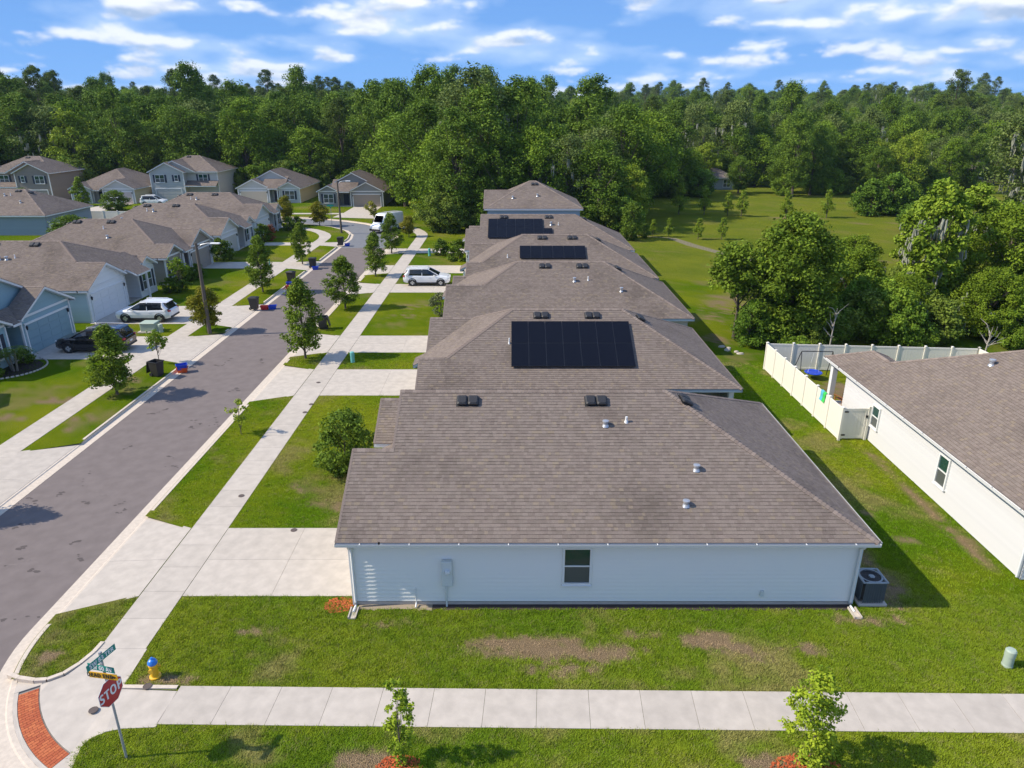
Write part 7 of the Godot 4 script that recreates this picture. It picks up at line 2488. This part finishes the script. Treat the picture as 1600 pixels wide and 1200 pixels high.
	while z > -200.0:
		var x := 30.0 + 2.0 * row
		while x < 170.0:
			var px := x + g.randf_range(-3.0, 3.0)
			var pz := z + g.randf_range(-3.0, 3.0) - (px - 40.0) * 0.10
			var clear := (px > 38.0 and px < 56.0 and pz > -168.0) or (px > 100.0 and px < 126.0 and pz > -190.0)
			if in_frame(px, pz, 12.0) and not clear:
				put_one.call(px, pz, rows[mini(row, 3)] + " row " + behind_field.call(px), "trees of the woods beyond the field", weights[g.randi() % 9], 0.50 + 0.045 * row + 0.20 * g.randf())
			x += 8.6
		z -= 9.0
		row += 1
	for i in 44:
		var x := 22.0 + 110.0 * g.randf()
		if (x > 40.0 and x < 55.0) or (x > 99.0 and x < 124.0):
			continue
		put(thick[i % 3], ["dark", "bright", "olive"][i % 3] + " shrub at the field's far edge, " + behind_field.call(x), Vector3(x, 0, -146.5 - (x - 22.0) * 0.12 - 4.0 * g.randf()), g.randf() * TAU, Vector3.ONE * (0.8 + 0.6 * g.randf()), "shrub", "shrubs along the far edge of the field")
	for q in [[48.5, -157.0, 0, 0.42, "in front of the distant tan house's right side"], [38.5, -158.5, 1, 0.5, "at the distant tan house's left corner"], [105.0, -176.0, 3, 0.6, "before the brown bungalow's left side"], [114.5, -175.0, 0, 0.62, "before the brown bungalow's middle"]]:
		put_one.call(q[0], q[1], q[4], "trees before the distant houses", q[2], q[3])
	put(kinds[9], "big pale-barked oak with long moss at the right edge beyond the field", Vector3(79.0, 0, -112.0), 0.6, Vector3(1.0, 0.92, 1.0), "tree")
	put(kinds[12], "lone pine rising above the woods at the right", Vector3(152.0, 1.5, -262.0), 0.0, Vector3(1.1, 1.12, 1.1), "tree")
	# the wide wood behind, too far to tell trees apart
	z = -192.0
	while z > -420.0:
		var x := -330.0
		while x < 330.0:
			var px := x + g.randf_range(-3.5, 3.5)
			var pz := z + g.randf_range(-3.5, 3.5)
			if in_frame(px, pz, 14.0) and not (px > 25.0 and pz > -205.0 - px * 0.1):
				add_far.call(px, pz, (0.86 if px < 10.0 else 0.68) * (0.82 + 0.36 * g.randf()))
			x += 9.0
		z -= 9.5
	while z > -1500.0:
		var step := 13.0 - z * 0.012
		var x := -1100.0
		while x < 1100.0:
			var px := x + g.randf_range(-5.0, 5.0)
			var pz := z + g.randf_range(-6.0, 6.0)
			if in_frame(px, pz, 14.0):
				add_far.call(px, pz, 0.72 + 0.4 * g.randf())
			x += step
		z -= step * 1.4
	for k in far:
		var proto: Node3D = kinds[k]
		for c in proto.get_children():
			if c.name == "trunk" and k / 3 != 4:
				continue
			var mm := MultiMesh.new()
			mm.transform_format = MultiMesh.TRANSFORM_3D
			mm.mesh = c.mesh
			mm.instance_count = far[k].size()
			for i in far[k].size():
				mm.set_instance_transform(i, far[k][i])
			var o := MultiMeshInstance3D.new()
			o.name = numbered("distant_woods")
			o.multimesh = mm
			o.material_override = c.material_override
			add_child(o)
			o.set_meta("kind", "stuff")
			o.set_meta("label", "wide wood stretching to the horizon behind everything")
			o.set_meta("category", "woods")

# ---------------------------------------------------------------- grass

func paved(x: float, z: float) -> bool:
	if x > -13.26 and x < -11.65 and z < -18.1:
		return true
	var w := 0.0127 * x
	if z > -16.56 + w and z < -15.02 + w and x > -10.0:
		return true
	if x > -15.45 and x < -4.0:
		for cut in [[-20.85, -25.27], [-40.0, -44.7], [-48.3, -52.4]]:
			var fl := clampf((-13.2 - x) / 2.25, 0.0, 1.0) * FLARE
			if z < cut[0] + fl + 0.03 and z > cut[1] - fl - 0.03:
				return true
	if x > -5.5 and x < 11.8 and z < -20.15:
		return true
	if x > 18.62 and z < -21.7 and z > -39.5:
		return true
	var q := Vector2(x + 9.1, z + 19.25)
	if x < -9.1 and z > -19.25 and q.length() > 6.3:
		return true
	# the paved corner
	if x < -9.9 and x > -15.4 and z > -18.3:
		var ramp := PackedVector2Array([Vector2(-15.4, -17.0), Vector2(-14.4, -16.9), Vector2(-13.75, -17.15), Vector2(-13.45, -17.6), Vector2(-13.3, -18.6), Vector2(-11.6, -18.6), Vector2(-11.6, -16.68), Vector2(-9.9, -16.66), Vector2(-9.9, -15.0), Vector2(-10.9, -14.98), Vector2(-11.3, -14.85), Vector2(-11.62, -14.6), Vector2(-11.72, -14.2), Vector2(-11.5, -13.5), Vector2(-11.4, -12.4), Vector2(-16, -12.4)])
		if Geometry2D.is_point_in_polygon(Vector2(x, z), ramp):
			return true
	return x < -15.4 or z > -12.95

func build_grass() -> void:
	var tufts := []
	for v in 3:
		var m := MB.new()
		var g := RandomNumberGenerator.new()
		g.seed = 90 + v
		for i in 11:
			var p := Vector3(g.randfn() * 0.045, 0, g.randfn() * 0.045)
			var an := g.randf() * TAU
			var d := Vector3(cos(an), 0, sin(an))
			var h := 0.035 + 0.035 * g.randf()
			var side := Vector3(-d.z, 0, d.x) * 0.007
			var tip := p + d * h * (0.4 + 0.9 * g.randf()) + Vector3.UP * h
			var col := Color.WHITE * (0.75 + 0.5 * g.randf())
			m.tri(p - side, p + side, tip, Color(col.r, col.g, col.b))
		tufts.append(m.mesh())
	var g := RandomNumberGenerator.new()
	g.seed = 12
	var lists := [[], [], []]
	for r in [[-15.5, 22.0, -20.9, -12.95, 190.0], [-15.5, -4.6, -48.0, -20.9, 60.0], [11.6, 18.7, -46.0, -20.9, 60.0]]:
		var n := int((r[1] - r[0]) * (r[3] - r[2]) * r[4])
		for i in n:
			var x := g.randf_range(r[0], r[1])
			var z := g.randf_range(r[2], r[3])
			if paved(x, z) or not in_frame(x, z - 1.0, 4.0):
				continue
			if g.randf() < patch_at(x, z) * 0.9:
				continue
			lists[i % 3].append([x, z])
	for v in 3:
		var mm := MultiMesh.new()
		mm.transform_format = MultiMesh.TRANSFORM_3D
		mm.use_colors = true
		mm.mesh = tufts[v]
		mm.instance_count = lists[v].size()
		for i in lists[v].size():
			var q: Array = lists[v][i]
			var clump := clampf(0.95 + fine_noise.get_noise_2d(q[0] * 2.2, q[1] * 2.2) * 0.9, 0.45, 1.6)
			mm.set_instance_transform(i, Transform3D(Basis(Vector3.UP, g.randf() * TAU).scaled(Vector3(1.1, clump, 1.1)), Vector3(q[0], 0.0, q[1])))
			var c := lawn_color(q[0], q[1]) * 1.05
			var dry := g.randf()
			if dry > 0.9:
				c = c.lerp(Color(0.30, 0.26, 0.12), 0.6)
			c.a = 1.0
			mm.set_instance_color(i, c)
		var o := MultiMeshInstance3D.new()
		o.name = numbered("grass")
		o.multimesh = mm
		o.material_override = M.grass_blade
		add_child(o)
		o.set_meta("kind", "stuff")
		o.set_meta("label", "mown grass blades of the nearest lawns")
		o.set_meta("category", "grass")
